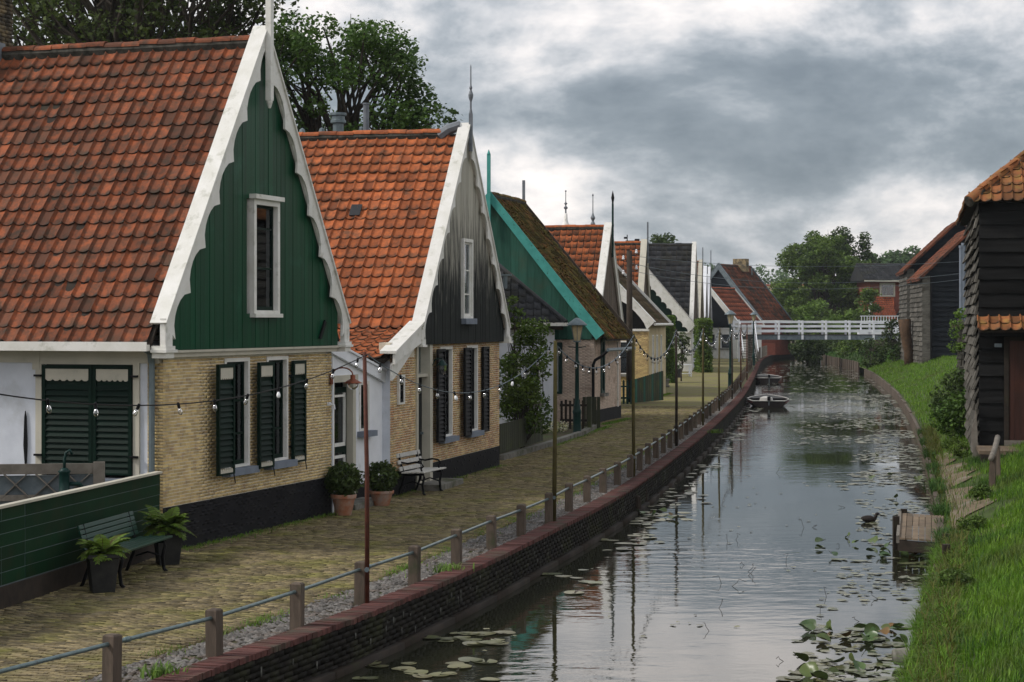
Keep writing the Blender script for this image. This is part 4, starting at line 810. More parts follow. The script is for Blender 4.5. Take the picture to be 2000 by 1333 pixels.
dens_ = (np.sin(xx * 3.1 + yy * 2) + np.sin(yy * 4.3 - xx) + g.normal(size=k_) * .6) > -.1
leaves(np.column_stack([xx, yy, zz])[dens_], .075, 'moss_brown', 'moss_tufts', rf, 1.1, .6, 4, 'stuff')
ridge(rf, (W4 / 2, -.1, za4), (W4 / 2, D4, za4), 'tile_moss', 11, .12)
k = MB(); k.prism([(W4 / 2, D4, za4 - .12), (W4 / 2, D4, za4 + .06), (W4 + .42, D4, ze4 - k4 * .42 + .12), (W4 + .42, D4, ze4 - k4 * .42 - .06)], (0, .07, 0)); k.build('far_verge_board', 'wood_grey', r4)
k = MB(); k.bar((W4 / 2, D4 + .05, 7.3), (W4 / 2, D4 + .05, 8.2), .09, .07, (0, 1, 0)); k.build('rear_gable_pole', 'lead', r4)
k = MB(); k.tube([(W4 + .48, -.1, 2.5 - .12), (W4 + .48, D4, 2.5 - .12)], .06, 6); k.build('gutter', 'zinc', r4)
k = MB(); k.tube([(W4 + .45, .05, 2.36), (W4 + .3, -.04, 2.2), (W4 + .06, -.08, 2.05), (W4 + .0, -.1, 1.9), (W4 + .0, -.1, 0)], .05, 8); k.build('downpipe', 'iron', r4)
k = MB(); cell(k, side1, D4 - .6, D4 - .55, -.05, 0, .4, 2.6); k.build('corner_trim', 'white_paint', r4)
MB().box(.2, W4 - .2, D4 - .2, D4 - .02, -.05, 2.7).prism([(0, D4 - .1, 2.7), (W4, D4 - .1, 2.7), (W4 / 2, D4 - .1, za4 - .15)], (0, .08, 0)).box(0, .2, .2, D4, 0, 2.8).build('back_wall', 'brick_pink', r4)
# ================================================================ simpler farther houses
def house(name, A, e, W, ze, za, D, label, tm='tile_far', wallm='plaster_white', gm='black_boards', bm='white_paint', n=5, bw=.36, pw=.25, ph=.30, ov=.25, pole=None, polem='lead', ops=(), sops=(), amp=.03, k0=True, boards=.25, cat='house', nx=4, winf='white_paint', z0=2.7, tm2=None, ridge_r=.12, sidem=None, sideface=1, fbricks=None):
    h = Frame(name, A, e, label, cat); r_ = h.root; ze = ze + ov * (za - ze) / (W / 2 + ov) * .9; k = (za - ze) / (W / 2)
    wall(r_, 'front_wall', wallm, front, 0, W, -.05, z0, ops, .22)
    if fbricks: bricks(h, r_, front, 0, W, 0, z0, ops, fbricks, 'brick', 0, proud=.005)
    for q in ops: window(r_, front, *q, fm=winf, sm='iron', rows=(.5,), fw=.07, rec=.1, curtain=False, sill='concrete')
    s1 = lambda a, d, z: (W - d, a, z)
    wall(r_, 'side_wall', sidem or wallm, s1, .22, D, -.05, ze - .05, sops, .22); wall(r_, 'side_wall', wallm, side0, .22, D, -.05, ze - .05, [], .22)
    for q in sops: window(r_, s1, *q, fm=winf, sm='iron', rows=(.5,), fw=.06, rec=.1, curtain=False)
    MB().prism([(0, 0, z0), (W, 0, z0), (W, 0, ze), (W / 2, 0, za - .1), (0, 0, ze)], (0, .06, 0)).build('gable_backing', gm, r_)
    MB().box(.22, W - .22, D - .2, D, -.05, ze - .1).prism([(0, D - .1, ze - .1), (W, D - .1, ze - .1), (W / 2, D - .1, za - .15)], (0, .08, 0)).build('back_wall', wallm, r_)
    if boards: gable_boards(r_, .02, W - .02, z0, za - .06, W / 2, k, k, -.05, gm, boards)
    k_ = MB(); k_.box(-.05, W + .05, -.08, 0, z0 - .08, z0 + .02); k_.build('string_moulding', bm, r_)
    for sx in (0, 1):
        f0 = (-ov - .05, ze - k * (ov + .05) + .12) if sx == 0 else (W + ov + .05, ze - k * (ov + .05) + .12); ap = (W / 2, za + .12)
        bargeboard(r_, f0, ap, -.16, .04, bw, .16 if n else 0, n, bm)
        a, b = Vector((f0[0], 0, f0[1])), Vector((ap[0], 0, ap[1])); d = (b - a).normalized(); nn = Vector((-d.z, 0, d.x)) if sx == 0 else Vector((d.z, 0, -d.x)); P = [a, b, b + Vector((0, 0, .05)), a + nn * .035]
        MB().prism([tuple(p + Vector((0, -.19, 0))) for p in (P if sx == 0 else P[::-1])], (0, .3, 0)).build('verge_cap', bm, r_)
    rf = slope_roof(h, W, ze, za, D, -1, tm, pw, ph, ov, .08, 0, amp=amp, nx=nx, seed=int(W * 10 + D))
    slope_roof(h, W, ze, za, D, 1, tm2 or tm, pw, ph, ov, .08, 0, amp=amp, nx=nx, roof=rf, seed=int(W * 10 + D) + 1)
    ridge(rf, (W / 2, .05, za - .02), (W / 2, D, za - .02), tm, max(4, int(D / .4)), ridge_r)
    k_ = MB(); k_.prism([(W / 2, D, za - .06), (W / 2, D, za + .1), (W + ov, D, ze - k * ov + .1), (W + ov, D, ze - k * ov - .06)], (0, .06, 0)); k_.prism([(W / 2, D, za - .06), (-ov, D, ze - k * ov - .06), (-ov, D, ze - k * ov + .1), (W / 2, D, za + .1)], (0, .06, 0)); k_.build('far_verge_board', bm, r_)
    k_ = MB(); k_.tube([(W + ov + .06, -.1, ze - k * ov - .03), (W + ov + .06, D, ze - k * ov - .03)], .06, 6); k_.build('gutter', 'white_paint', r_)
    if pole: k_ = MB(); k_.bar((W / 2, -.22, za - pole[0]), (W / 2, -.22, za + pole[1]), .09, .07, (0, 1, 0)); k_.build('gable_pole', polem, r_)
    return h, rf
def XY(u, Y): return Vector(((u - 1000) * Y / F, Y))
A5, B5 = XY(1161, 73), XY(1209, 78.9)
h5, rf5 = house('red_roofed_house', A5, B5 - A5, (B5 - A5).length, 2.95, 7.0, 8.0, 'red-tiled house with a tall white verge rising behind the mossy roof', 'tile_orange', n=0, bw=.30, gm='wood_grey', pole=(1.2, .9), polem='iron_green', pw=.25, ph=.31)
MB().lathe([(.05, 0), (.03, .3), (.035, .6), (.03, .9), (.045, 1.0), (.065, 1.12), (.04, 1.25), (.0, 1.42)], ((B5 - A5).length / 2, -.22, 7.0), 8).build('pole_finial', 'iron', h5.root)
# white bell cote and slender finials showing above the red roof
bc = empty('roof_cupola', (at(1105, 445, 100).x, 100, 7.9), 0, 'small white bell-shaped cupola with a tall spike above the red roof', 'cupola')
MB().lathe([(.62, -1.2), (.62, -.1), (.60, 0), (.34, .25), (.16, .42), (.10, .6), (.08, .95)], (0, 0, .0), 12).build('cupola_roof', 'white_paint', bc, True); MB().lathe([(.04, .9), (.04, 1.15), (.10, 1.2), (.10, 1.26), (.04, 1.32), (.03, 1.38), (.09, 1.45), (.03, 1.52), (.022, 1.6), (.02, 2.05), (.06, 2.1), (.0, 2.15)], (0, 0, 0), 8).build('spike', 'lead', bc)
bh = Frame('cupola_house', (1.2, 95), (.24, .97), 'roof carrying the white cupola, hidden behind the red-tiled house', 'house'); MB().box(0, 5, 0, 6, 0, 4).prism([(0, 0, 4), (5, 0, 4), (2.5, 0, 7.2)], (0, 6, 0)).build('roof', 'tile_far', bh.root)
sp = empty('slender_finial', (at(1158, 443, 95).x, 95, 6.8), 0, 'slender grey roof finial between the cupola and the tall white verge', 'finial')
MB().lathe([(.05, 0), (.05, 1.15), (.12, 1.25), (.05, 1.4), (.12, 1.55), (.05, 1.7), (.025, 1.8), (.02, 2.6), (.05, 2.65), (0, 2.75)], (0, 0, 0), 8).build('spike', 'lead', sp)
wv = empty('weather_vane', (at(1225, 470, 118).x, 118, 8.0), 0, 'tiny iron weather vane on the ridge behind the wooden power pole', 'weather vane')
MB().tube([(0, 0, -.6), (0, 0, .55)], .03, 6).build('shaft', 'iron', wv); MB().box(-.1, .6, -.015, .015, .12, .2).box(.45, .75, -.015, .015, .05, .3).box(-.2, .02, -.015, .015, .3, .42).build('vane', 'iron', wv)
# house 6
b6 = Vector((.25, .968)).normalized(); e6 = Vector((b6.y, -b6.x)); c6 = Vector((5.93, 84.7)); W6 = 6.7
s1o = [(.9, 1.3, .8, 2.7), (1.9, 2.3, .8, 2.7), (3.0, 3.35, .8, 2.7)]
h6, rf6 = house('brown_roofed_house', c6 - e6 * W6, e6, W6, 3.22, 6.95, 4.4, 'cream brick house with brown roof, black gable and scalloped white boards', 'tile_brown', 'brick_yellow', 'tar_black', n=3, bw=.30, boards=0, z0=2.95, ops=[(W6 - 1.35, W6 - .85, 1.0, 2.35)] if False else [(W6 - 1.75 + .42, W6 - 1.75 + .9, 1.0, 2.45)], sops=s1o, amp=.018, pw=.4, ph=.36, sidem='brick_cream', fbricks='brick_yellow')
A7, B7 = XY(1246, 91), XY(1266, 97)
h7, rf7 = house('orange_ridge_house', A7, B7 - A7, (B7 - A7).length, 2.9, 7.1, 8, 'orange-red roof with cream verge standing beyond the brown-roofed house', 'tile_orange', n=0, gm='wood_grey', bm='cream_paint', pole=(1.0, 1.0), polem='lead', pw=.26, ph=.33, bw=.28)
b8 = Vector((.12, .993)).normalized(); e8 = Vector((b8.y, -b8.x)); c8 = XY(1350, 128); W8 = 7.0
h8, rf8 = house('white_walled_house', c8 - e8 * W8, e8, W8, 2.95, 7.35, 5.0, 'white-walled house with a wavy white verge board and orange side roof', 'tile_far', 'white_paint', 'green_dark', n=11, bw=.55, boards=0, z0=2.6, ops=[(W8 - .75, W8 - .45, .9, 2.1)])
MB().lathe([(.09, 0), (.09, .8)], (W8 - .9, 1.2, 3.6), 8).build('flue_pipe', 'iron', rf8)
A9, B9 = XY(1349.5, 134), XY(1360, 140.4)
h9, rf9 = house('slate_roofed_house', A9, B9 - A9, 6.5, 3.2, 8.75, 10, 'tall house with a dark slate-grey tiled roof and white verge', 'tile_slate', n=0, gm='wood_grey', bm='white_paint', pw=.36, ph=.42, bw=.3)
for i, (u0, Y0, za_, u1, lab, pl) in enumerate(((1363, 147, 7.9, 1371, 'narrow pale gable edge just beyond the slate roof', (.5, 1.1)), (1373, 157, 7.7, 1379.5, 'second pale gable edge seen edge-on past the slate roof', (.5, .1)), (1380, 167, 7.9, 1387, 'third white gable edge with two thin poles', (1, 1.6)))):
    Aa, Bb = XY(u0, Y0), XY(u1, Y0 + 6); house('distant_gabled_house', Aa, Bb - Aa, (Bb - Aa).length, 3.0, za_, 7, lab, 'tile_brown' if i == 2 else 'tile_far', n=0, gm='wood_grey', bm='white_bright' if i else 'cream_paint', pole=pl, pw=.4, ph=.45, bw=.32, boards=0)
b12 = Vector((.5, .866)); e12 = Vector((b12.y, -b12.x))
def fcorner(u, Y): return XY(u, Y)
c12 = XY(1440, 172); W12 = 5.4
h12, _ = house('small_blue_gabled_house', c12 - e12 * W12, e12, W12, 3.0, 6.3, 5.5, 'low house with a bright red roof and blue-black gable near the bridge', 'tile_bright', 'white_paint', 'tar_blue', n=0, bw=.42, boards=0, pw=.45, ph=.5, ops=[(W12 - 1.6, W12 - .7, .9, 2.2), (W12 - 3.1, W12 - 2.1, .9, 2.2)])
c11 = XY(1483, 190); W11 = 8.6
h11, rf11 = house('large_blue_gabled_house', c11 - e12 * W11, e12, W11, 3.4, 8.9, 8.0, 'big house with grey verge boards, brown-red roof and chimney beyond the bridge', 'tile_wing', 'brick_red', 'tar_blue', bm='cloth_grey', n=0, bw=.55, boards=0, pw=.45, ph=.5)
MB().box(W11 / 2 - .5, W11 / 2 + .9, 4.6, 5.4, 8.3, 9.6).build('chimney', 'chimney_brick', rf11)
MB().tube([(W11 / 2 + .8, 6.4, 8.0), (W11 / 2 + .8, 6.4, 8.7)], .07, 6).build('flue_pipe', 'zinc', rf11)
# ================================================================ BARN 1 (right edge)
eb = Vector((1, 0, 0)); h = Frame('tarred_barn', (10.55, 44.0), (.979, -.205), 'tall black weatherboarded barn with a dark red door and lichen-orange tiles'); b1 = h.root; b1['category'] = 'barn'
WB, DB = 8.0, 10.5; side_b = lambda a, d, z: (d, a, z)
MB().box(.06, WB, .06, DB, -.3, 6.0).build('frame_wall', 'tar_black', b1)
z = -.1; i = 0
while z < 5.95:
    hh = .31; g = random.Random(i)
    if z > 3.05 or True:
        x0 = .0
        segs = [(0, WB)] if z > 2.95 else [(0, .62), (3.2, WB)]
        for s0, s1 in segs:
            n = max(1, int((s1 - s0) / 3.5)); cuts = [s0] + sorted(g.uniform(s0 + .8, s1 - .8) for _ in range(n - 1)) + [s1] if s1 - s0 > 2 else [s0, s1]
            for a, b in zip(cuts[:-1], cuts[1:]):
                dz = g.uniform(-.012, .012); MB().prism([(a + .004, -.045, z + dz), (a + .004, .0, z + hh + .03), (a + .004, .03, z + hh + .03), (a + .004, -.015, z + dz)], (b - a - .008, g.uniform(-.008, .008), g.uniform(-.012, .012))).build('plank', 'tar_black', b1)
    z += hh; i += 1
z = -.2; i = 0
while z < 5.9:          # canal side: short weathered boards, each row kicked out over the next
    g = random.Random(100 + i); y = -.02; hh = .245
    while y < DB:
        L_ = g.uniform(.28, .7) if y < 1.2 else g.uniform(1.5, 3.5); y1 = min(y + L_, DB); lo = z + g.uniform(-.03, .02); kk = g.uniform(.08, .14)
        MB().prism([(-kk, y + .006, lo), (-.01, y + .006, z + hh + .04), (.03, y + .006, z + hh + .04), (-kk + .05, y + .006, lo)], (g.uniform(-.02, .02), y1 - y - .012, g.uniform(-.03, .03))).build('shingle', 'shingle_grey', b1); y = y1
    z += hh; i += 1
er, kk = 5.98, .84; rm = MB(); ovb = .22
zt = er + kk * (WB / 2 + ovb); P = [(-ovb, -ovb, er), (WB + ovb, -ovb, er), (WB + ovb, DB + ovb, er), (-ovb, DB + ovb, er), (WB / 2, WB / 2, zt), (WB / 2, DB - WB / 2, zt)]
rm.add(P, [(0, 1, 4), (1, 2, 5, 4), (2, 3, 5), (3, 0, 4, 5), (3, 2, 1, 0)]); rb = rm.build('roof', 'wood_dark', b1)
up = Vector((0, 1, kk)).normalized(); ph = .30; pw = .235; rws = int((WB / 2 + ovb) * math.hypot(1, kk) / ph)
tiles(h, rb, (-ovb, -ovb - .05, er + .01), (1, 0, 0), up, int((WB + 2 * ovb) / pw), rws, pw, ph, 'tile_lichen', 250, .045, seed=21, keep=lambda c, r_: -ovb + c * pw > -ovb + (r_ * ph + .05) / math.hypot(1, kk) - .1 and (c + 1) * pw < WB + 2 * ovb - (r_ * ph) / math.hypot(1, kk) + .1)
up = Vector((1, 0, kk)).normalized(); cl = int((DB + 2 * ovb) / pw)
tiles(h, rb, (-ovb - .05, DB + ovb, er + .01), (0, -1, 0), up, cl, rws, pw, ph, 'tile_lichen', 0, .045, seed=22, keep=lambda c, r_: DB + ovb - (c + 1) * pw > -ovb + (r_ * ph) / math.hypot(1, kk) - .1 and c * pw > (r_ * ph) / math.hypot(1, kk) - .1)
ridge(rb, (-ovb, -ovb, er + .06), (WB / 2, WB / 2, zt + .05), 'tile_lichen', 15, .13, name='hip_tile')
# small tiled hood over the door
rb2 = MB().prism([(-.02, .02, 3.42), (-.02, -.55, 3.10), (-.02, -.55, 3.05), (-.02, .02, 3.36)], (WB, 0, 0)).build('door_hood', 'wood_dark', b1)
tiles(h, rb2, (-.04, -.6, 3.09), (1, 0, 0), Vector((0, .57, .33)), int(WB / .235), 2, .235, .30, 'tile_lichen', 60, .05, seed=23)
MB().box(0, WB, -.5, -.4, 2.97, 3.05).build('hood_beam', 'tar_black', b1)
dr = empty('d', (0, 0, 0)); bpy.data.objects.remove(dr)
dd = MB().box(.66, 3.1, -.02, .03, .55, 2.92).build('door', 'wood_dark', b1); x = .68; g = random.Random(4)
while x < 3.05: MB().box(x, x + .108, -.05 + g.uniform(-.004, .004), -.018, .62, 2.86).build('door_board', 'door_red', dd); x += .114
MB().box(.56, .66, -.07, 0, .5, 2.95).box(.66, 3.1, -.07, -.02, 2.87, 2.95).build('door_frame', 'wood_dark', b1)
MB().box(.56, 3.2, -.10, .0, .50, .62).build('threshold', 'wood_silver', b1)
MB().box(1.30, 1.42, -.09, -.05, 1.62, 1.88).build('door_lock', 'zinc', dd); MB().tube([(1.30, -.06, 2.03), (1.5, -.12, 2.03)], .012, 5).build('handle', 'zinc', dd)
g = random.Random(9)
k = MB(); k.strip([(-.17 + .03 * math.sin(i * .9) + (.006 * i if i < 9 else .03 * (i - 7)), -.12, .12 + i * .12) for i in range(12)], [(-.0 - .006 * i + .012 * g.random(), -.12, .12 + i * .12) for i in range(12)], (0, .05, 0)); k.build('split_corner_board', 'wood_silver', b1)['label'] = 'split grey-white board peeling off the barn corner'
MB().box(-.14, .02, -.14, .0, -.7, .2).build('corner_post', 'wood_dark', b1)
MB().box(.35, .50, -.3, -.06, 2.72, 2.80).build('outdoor_lamp', 'cloth_grey', b1)
# wooden stoop in front
st = empty('barn_stoop', h.w((0, 0, 0)), h.rz, 'weathered plank landing in front of the dark red barn door', 'landing')
for i in range(9): MB().box(-.05, 4.0, -.14 - .2 * (i + 1) + .008, -.14 - .2 * i, .42 + random.gauss(0, .004), .50).build('plank', 'deck_wood', st)
MB().box(0, 4, -1.98, -1.9, -.3, .41).box(0, .1, -1.9, -.2, -.3, .41).build('frame', 'wood_dark', st)
hr = empty('handrail', px(1955, 935, .25), -.4, 'short sloping wooden handrail on posts beside the barn landing', 'handrail')
for nm_, a, b in (('post', (-.05, 0, -.5), (-.08, 0, .62)), ('post', (.05, -1.5, -.6), (.09, -1.5, .55))): MB().bar(a, b, .11, .10, (0, 1, 0)).build(nm_, 'wood_grey', hr)
MB().tube([(-.12, .35, .78), (-.08, 0, .72), (.0, -.8, .60), (.09, -1.75, .50)], .055, 8).build('rail', 'wood_silver', hr, True)
bs = empty('bank_bench', px(1868, 812, .5), .3, 'small dark wooden plank on a post in the bushes left of the barn', 'plank seat'); MB().box(-.4, .4, -.15, .15, .0, .05).build('seat', 'wood_dark', bs); MB().bar((.2, 0, 0), (.1, .05, -.8), .12, .1).build('leg', 'wood_dark', bs)
# grey boarded stub wall between barns
sw = empty('boarded_lean_to', XY(1876, 62).to_3d(), 0, 'narrow grey boarded lean-to wall between the two barns with a creeper', 'shed'); sw.rotation_euler[2] = -.22
MB().box(-.05, 1.9, .05, 1.5, -.3, 3.1).build('frame_wall', 'tar_black', sw)
for i in range(13):
    for y in range(1): MB().prism([(-.13, y * 1.6, i * .26), (-.04, y * 1.6, i * .26 + .28), (0, y * 1.6, i * .26 + .28), (-.08, y * 1.6, i * .26)], (0, 1.58, random.gauss(0, .01))).build('plank', 'shingle_grey', sw)
for i in range(13): MB().box(-.1, .10, -.03, .04, i * .26 + .01, i * .26 + .25).build('plank', 'shingle_grey', sw)
MB().box(-.3, 1.9, -.1, 1.6, 3.1, 3.2).build('roof', 'wood_grey', sw)
for i, (u0, v0, v1) in enumerate(((1877, 485, 640), (1882, 478, 640))):
    pp = empty('vent_pipe', XY(u0, 75 + i).to_3d(), 0, ('left' if i == 0 else 'right') + ' one of two pale blue-grey pipes standing beside the near barn', 'pipe'); z1 = 3.3 - (v0 - HZ) * 75 / F; MB().lathe([(.07, 0), (.07, z1), (.09, z1), (.09, z1 + .1)], (0, 0, 0), 10).build('pipe', 'sill_blue', pp)
# ================================================================ BARN 2 (two parts)
def barn2(name, u, Y, W, D, ze, za, hx, z0, label, wing=False, e=(.993, -.11)):
    A = XY(u, Y); hh = Frame(name, A, e, label, 'barn'); r_ = hh.root; k = (za - ze) / hx
    MB().prism([(0, 0, z0), (W, 0, z0), (W, 0, za - (W - hx) * k), (hx, 0, za), (0, 0, ze)], (0, D, 0)).build('frame_wall', 'tar_blue', r_)
    z = z0
    while z < za - .3:
        x0 = max(0, (z + .3 - ze) / k); x1 = min(W, 2 * hx - x0) 
        if x1 - x0 > .2: MB().prism([(x0, -.07, z), (x0, -.01, z + .3), (x0, 0, z + .3), (x0, -.03, z)], (x1 - x0, 0, random.gauss(0, .008))).build('plank', 'tar_blue', r_)
        if z < ze - .3:
            for y in np.arange(0, D, 1.7):
                MB().prism([(-.09, y, z), (-.01, y, z + .32), (0, y, z + .32), (-.03, y, z)], (0, min(1.66, D - y), random.gauss(0, .02))).build('plank', 'shingle_grey', r_)
        z += .30
    MB().box(-.06, .42, -.10, -.05, z0, ze).build('corner_board', 'shingle_grey', r_)
    k_ = MB(); k_.tube([(.46, -.12, z0), (.46, -.12, ze)], .06, 6); k_.build('downpipe', 'iron', r_)
    ov = .25; rf = MB().prism([(-ov, -.25, ze - k * ov + .03), (hx, -.25, za + .03), (W + .1, -.25, za - (W - hx) * k + .03), (W + .1, -.25, za - (W - hx) * k - .06), (hx, -.25, za - .06), (-ov, -.25, ze - k * ov - .06)], (0, D + .3, 0)).build('roof', 'tile_wing', r_)
    L_ = math.hypot(hx + ov, (hx + ov) * k); rows = int(L_ / .32); cols = int((D + .3) / .27); up = Vector((1, 0, k)).normalized()
    tiles(hh, rf, (-ov - .03, -.25 + cols * .27, ze - k * ov + .05), (0, -1, 0), up, cols, rows, .27, L_ / rows, 'tile_wing', 0, .04, seed=int(u), nx=4)
    k_ = MB(); k_.prism([(-ov - .02, -.3, ze - k * ov - .04), (hx, -.3, za - .04), (hx, -.3, za + .14), (-ov - .02, -.3, ze - k * ov + .14)], (0, .5, 0)); k_.build('verge_tiles', 'tile_wing', r_)
    return hh
barn2('black_barn', 1803, 118, 5.0, 8.0, 6.05, 8.95, 3.05, .6, 'black and grey boarded barn with a rust-brown roof at the top of the grass slope')
barn2('second_black_barn', 1773, 128, 5.0, 9.0, 6.75, 9.9, 3.3, .6, 'narrower black barn with a mossy red roof standing behind the grey boarded one', e=(.99, -.14))
# ================================================================ right-hand far house
hh = Frame('brick_house', XY(1693, 205), (1, .05), 'red brick house with a slate roof and a white-framed window behind the bridge'); r_ = hh.root
W = 6.0; z_t = 6.1
hh.root.location.z = 1.5
MB().box(.3, W - 1, 0, 6, -2.5, z_t).build('walls', 'brick_red', r_)
window(r_, front, 1.35, 3.0, 4.4, 5.85, fm='cream_paint', sm='cream_paint', rows=(), cols=(.4,), fw=.14, rec=-.02, proud=.1)
rf = MB().prism([(-.45, -.8, z_t), (-.45, 3, z_t + 1.9), (-.45, 6.5, z_t)], (5.75, 0, 0)).build('roof', 'tile_slate', r_)
up = Vector((0, 3.8, 1.9)).normalized(); tiles(hh, rf, (-.45, -.85, z_t + .03), (1, 0, 0), up, 15, 9, .36, .46, 'tile_slate', 0, .05, seed=31, nx=4)
MB().box(-.45, 5.3, -.95, -.8, z_t - .15, z_t + .02).build('gutter', 'cream_paint', r_)
rf2 = MB().prism([(-.7, -3.2, 1.9), (.6, -.02, 4.35), (2.9, -.02, 4.35), (2.1, -3.2, 1.9)], (0, .02, -.1)).build('lean_to_roof', 'tile_bright', r_)
up = Vector((0, 3.18, 2.45)).normalized(); tiles(hh, rf2, (-.7, -3.2, 1.95), (1, 0, 0), up, 12, 11, .27, .36, 'tile_bright', 0, .05, seed=32, nx=4)
MB().prism([(-.9, -3.3, 1.9), (.5, -.1, 4.4), (.72, -.1, 4.4), (-.65, -3.3, 1.9)], (0, -.05, .08)).build('verge_board', 'white_paint', rf2)
MB().prism([(2.1, -3.0, 1.9), (3.9, -2.5, 4.6), (3.9, -2.5, 0), (2.1, -3.0, 0)], (0, .3, 0)).build('dark_gable', 'tar_black', r_); MB().prism([(2.9, -3.1, 0), (4.4, -2.7, 0), (4.4, -2.7, 3.6), (2.9, -3.1, 2.1)], (0, .1, 0)).build('gable_wall', 'cream_paint', r_)
# reddish roof far back left of the tree
hr_ = empty('distant_roof', at(1532, 562, 330), 0, 'distant house with a faded orange roof half hidden by trees', 'house'); MB().box(-4, 6, 0, 5, -6, .2).build('walls', 'brick_cream', hr_); MB().prism([(-4.5, -.5, -1), (-4.5, 2.5, .6), (-4.5, 5.5, -1)], (11, 0, 0)).build('roof', 'tile_wing', hr_)
# ================================================================ BRIDGE
YB = 160.0; br = empty('footbridge', XY(1432, YB).to_3d(), 0, 'white-railed timber footbridge crossing the canal in the distance', 'bridge'); s = YB / F
zd, zt = 3.3 - 27 * s, 3.3 - (-1) * s; wB = (1752 - 1432) * s; zb = 3.3 - 36 * s
for y, nm_ in ((0, 'near'), (1.7, 'far')):
    MB().box(.3 if y else 1.6, wB, y - .08, y + .08, zb, zd).build('beam', 'cloth_grey', br)
    for (v0, v1) in ((627, 631.5), (635.5, 640), (644.5, 649.5)): MB().box(0, wB, y - .04, y + .04, 3.3 - (v1 - HZ) * s, 3.3 - (v0 - HZ) * s).build('rail', 'white_bright', br)
    for u in (1433, 1475, 1521, 1567, 1613, 1659, 1706, 1750): x = (u - 1432) * s; MB().box(x - .09, x + .09, y - .1 if not y else y + .04, y - .04 if not y else y + .1, zb + .02, zt + .03).build('rail_post', 'white_bright', br)
for i in range(int(wB / .2)): MB().box(.3 + i * .2, .3 + i * .2 + .188, -.1, 1.8, zd - .01, zd + .05).build('deck_board', 'wood_dark', br)
for x in (1.55, 11.6): 
    for y in (0, 1.7): MB().box(x - .12, x + .12, y - .12, y + .12, -1.2 if x > 5 else -.1, zb).build('pier', 'wood_grey', br)
MB().box(11.5, 13.4, -.05, 1.8, -.4, zb).build('abutment', 'wood_grey', br)
for x in (.35, 1.62):
    MB().box(x - .05, x + .05, -1.2, -1.05, 0, zt + .1).build('stair_post', 'white_bright', br)
for i in range(11): z = .05 + i * .2; MB().box(.42, 1.56, -1.2 - 2.4 + i * .24, -1.2 - 2.15 + i * .24, z, z + .05).build('stair_tread', 'concrete', br)
for x in (.4, 1.56): MB().prism([(x, -3.7, -.02), (x, -3.4, -.02), (x, -.2, zd), (x, -.2, zd - .35)], (.05, 0, 0)).build('stair_string', 'wood_dark', br)
MB().prism([(.38, -3.6, .95), (.38, -1.2, zd + 1.1), (.38, -1.2, zd + 1.0), (.38, -3.6, .85)], (.06, 0, 0)).prism([(1.58, -3.6, .95), (1.58, -1.2, zd + 1.1), (1.58, -1.2, zd + 1.0), (1.58, -3.6, .85)], (.06, 0, 0)).build('stair_rail', 'white_bright', br)
bl = empty('balustrade', XY(1680, 172).to_3d(), 0, 'short white balustrade with turned posts behind the right end of the bridge', 'balustrade'); s2 = 172 / F
z0_, z1_ = 3.3 - 5 * s2, 3.3 - (617 - HZ) * s2; MB().box(0, 3.4, -.06, .06, z1_ - .07, z1_).build('top_rail', 'white_bright', bl); MB().box(0, 3.4, -.05, .05, z0_, z0_ + .06).build('bottom_rail', 'white_bright', bl)
for i in range(14): MB().lathe([(.03, 0), (.06, .15), (.03, .3), (.04, z1_ - z0_ - .1)], (.12 + i * .245, 0, z0_ + .05), 6).build('baluster', 'white_bright', bl)
MB().box(0, .12, -.06, .06, z0_ - .5, z0_).box(3.28, 3.4, -.06, .06, z0_ - .5, z0_).box(-.2, 3.6, -.3, .3, -1, z0_ - .5).build('post', 'white_bright', bl)
# far garden wall seen under the bridge, and sheet piling on the right bank
rw = empty('far_brick_wall', XY(1470, 190).to_3d(), 0, 'low red brick wall seen under the bridge by the far railing', 'garden wall'); MB().box(0, 2.2, 0, .3, 0, 1.15).build('wall', 'brick_red', rw)
fr = empty('far_railing', (0, 0, 0), 0, 'fence of thin pale posts along the far canal bend under the bridge', 'railing')
for i in range(20):
    t = QC.at_y(168) + i * 1.15; p = QC.p(t, .5)[0][0]; MB().box(-.05, .05, -.05, .05, 0, .95).build('post', 'wood_silver', fr).location = (p[0], p[1], 0)
pts = [(*QC.p(QC.at_y(168) + i * 1.15, .5)[0][0], .85) for i in range(20)]; MB().tube(pts, .03, 5, False).build('rail', 'wood_silver', fr)
shp = empty('bank_piling', (0, 0, 0), 0, 'upright weathered boards holding the far right canal bank', 'piling')
t0, t1 = RB.at_y(146), RB.at_y(205); n = 34
for i in range(n):
    p, d, nr = QC.p(0); t = t0 + (t1 - t0) * i / n; p, d, nr = RB.p(t, .10); o = MB().box(-.55, .55, -.06, .06, -1.2, .22 + random.gauss(0, .02)).build('pile_board', 'wood_grey', shp); o.location = (p[0][0], p[0][1], 0); o.rotation_euler[2] = math.atan2(d[0][1], d[0][0])
# near right-bank revetment boards
rv = empty('bank_revetment', (0, 0, 0), 0, 'low weathered board wall holding the near right bank', 'bank wall')
for i, t in enumerate(np.arange(RB.at_y(22), RB.at_y(140), 1.0)):
    p, d, nr = RB.p(t + .5, .03); Ln = 2.0 if i % 2 == 0 else 0
    if Ln: 
        p, d, nr = RB.p(t + 1, .03); o = MB().box(-.99, .99, -.05, .05, -1.0, -.10 + random.gauss(0, .02)).build('board', 'wood_grey', rv); o.location = (p[0][0], p[0][1], 0); o.rotation_euler[2] = math.atan2(d[0][1], d[0][0])
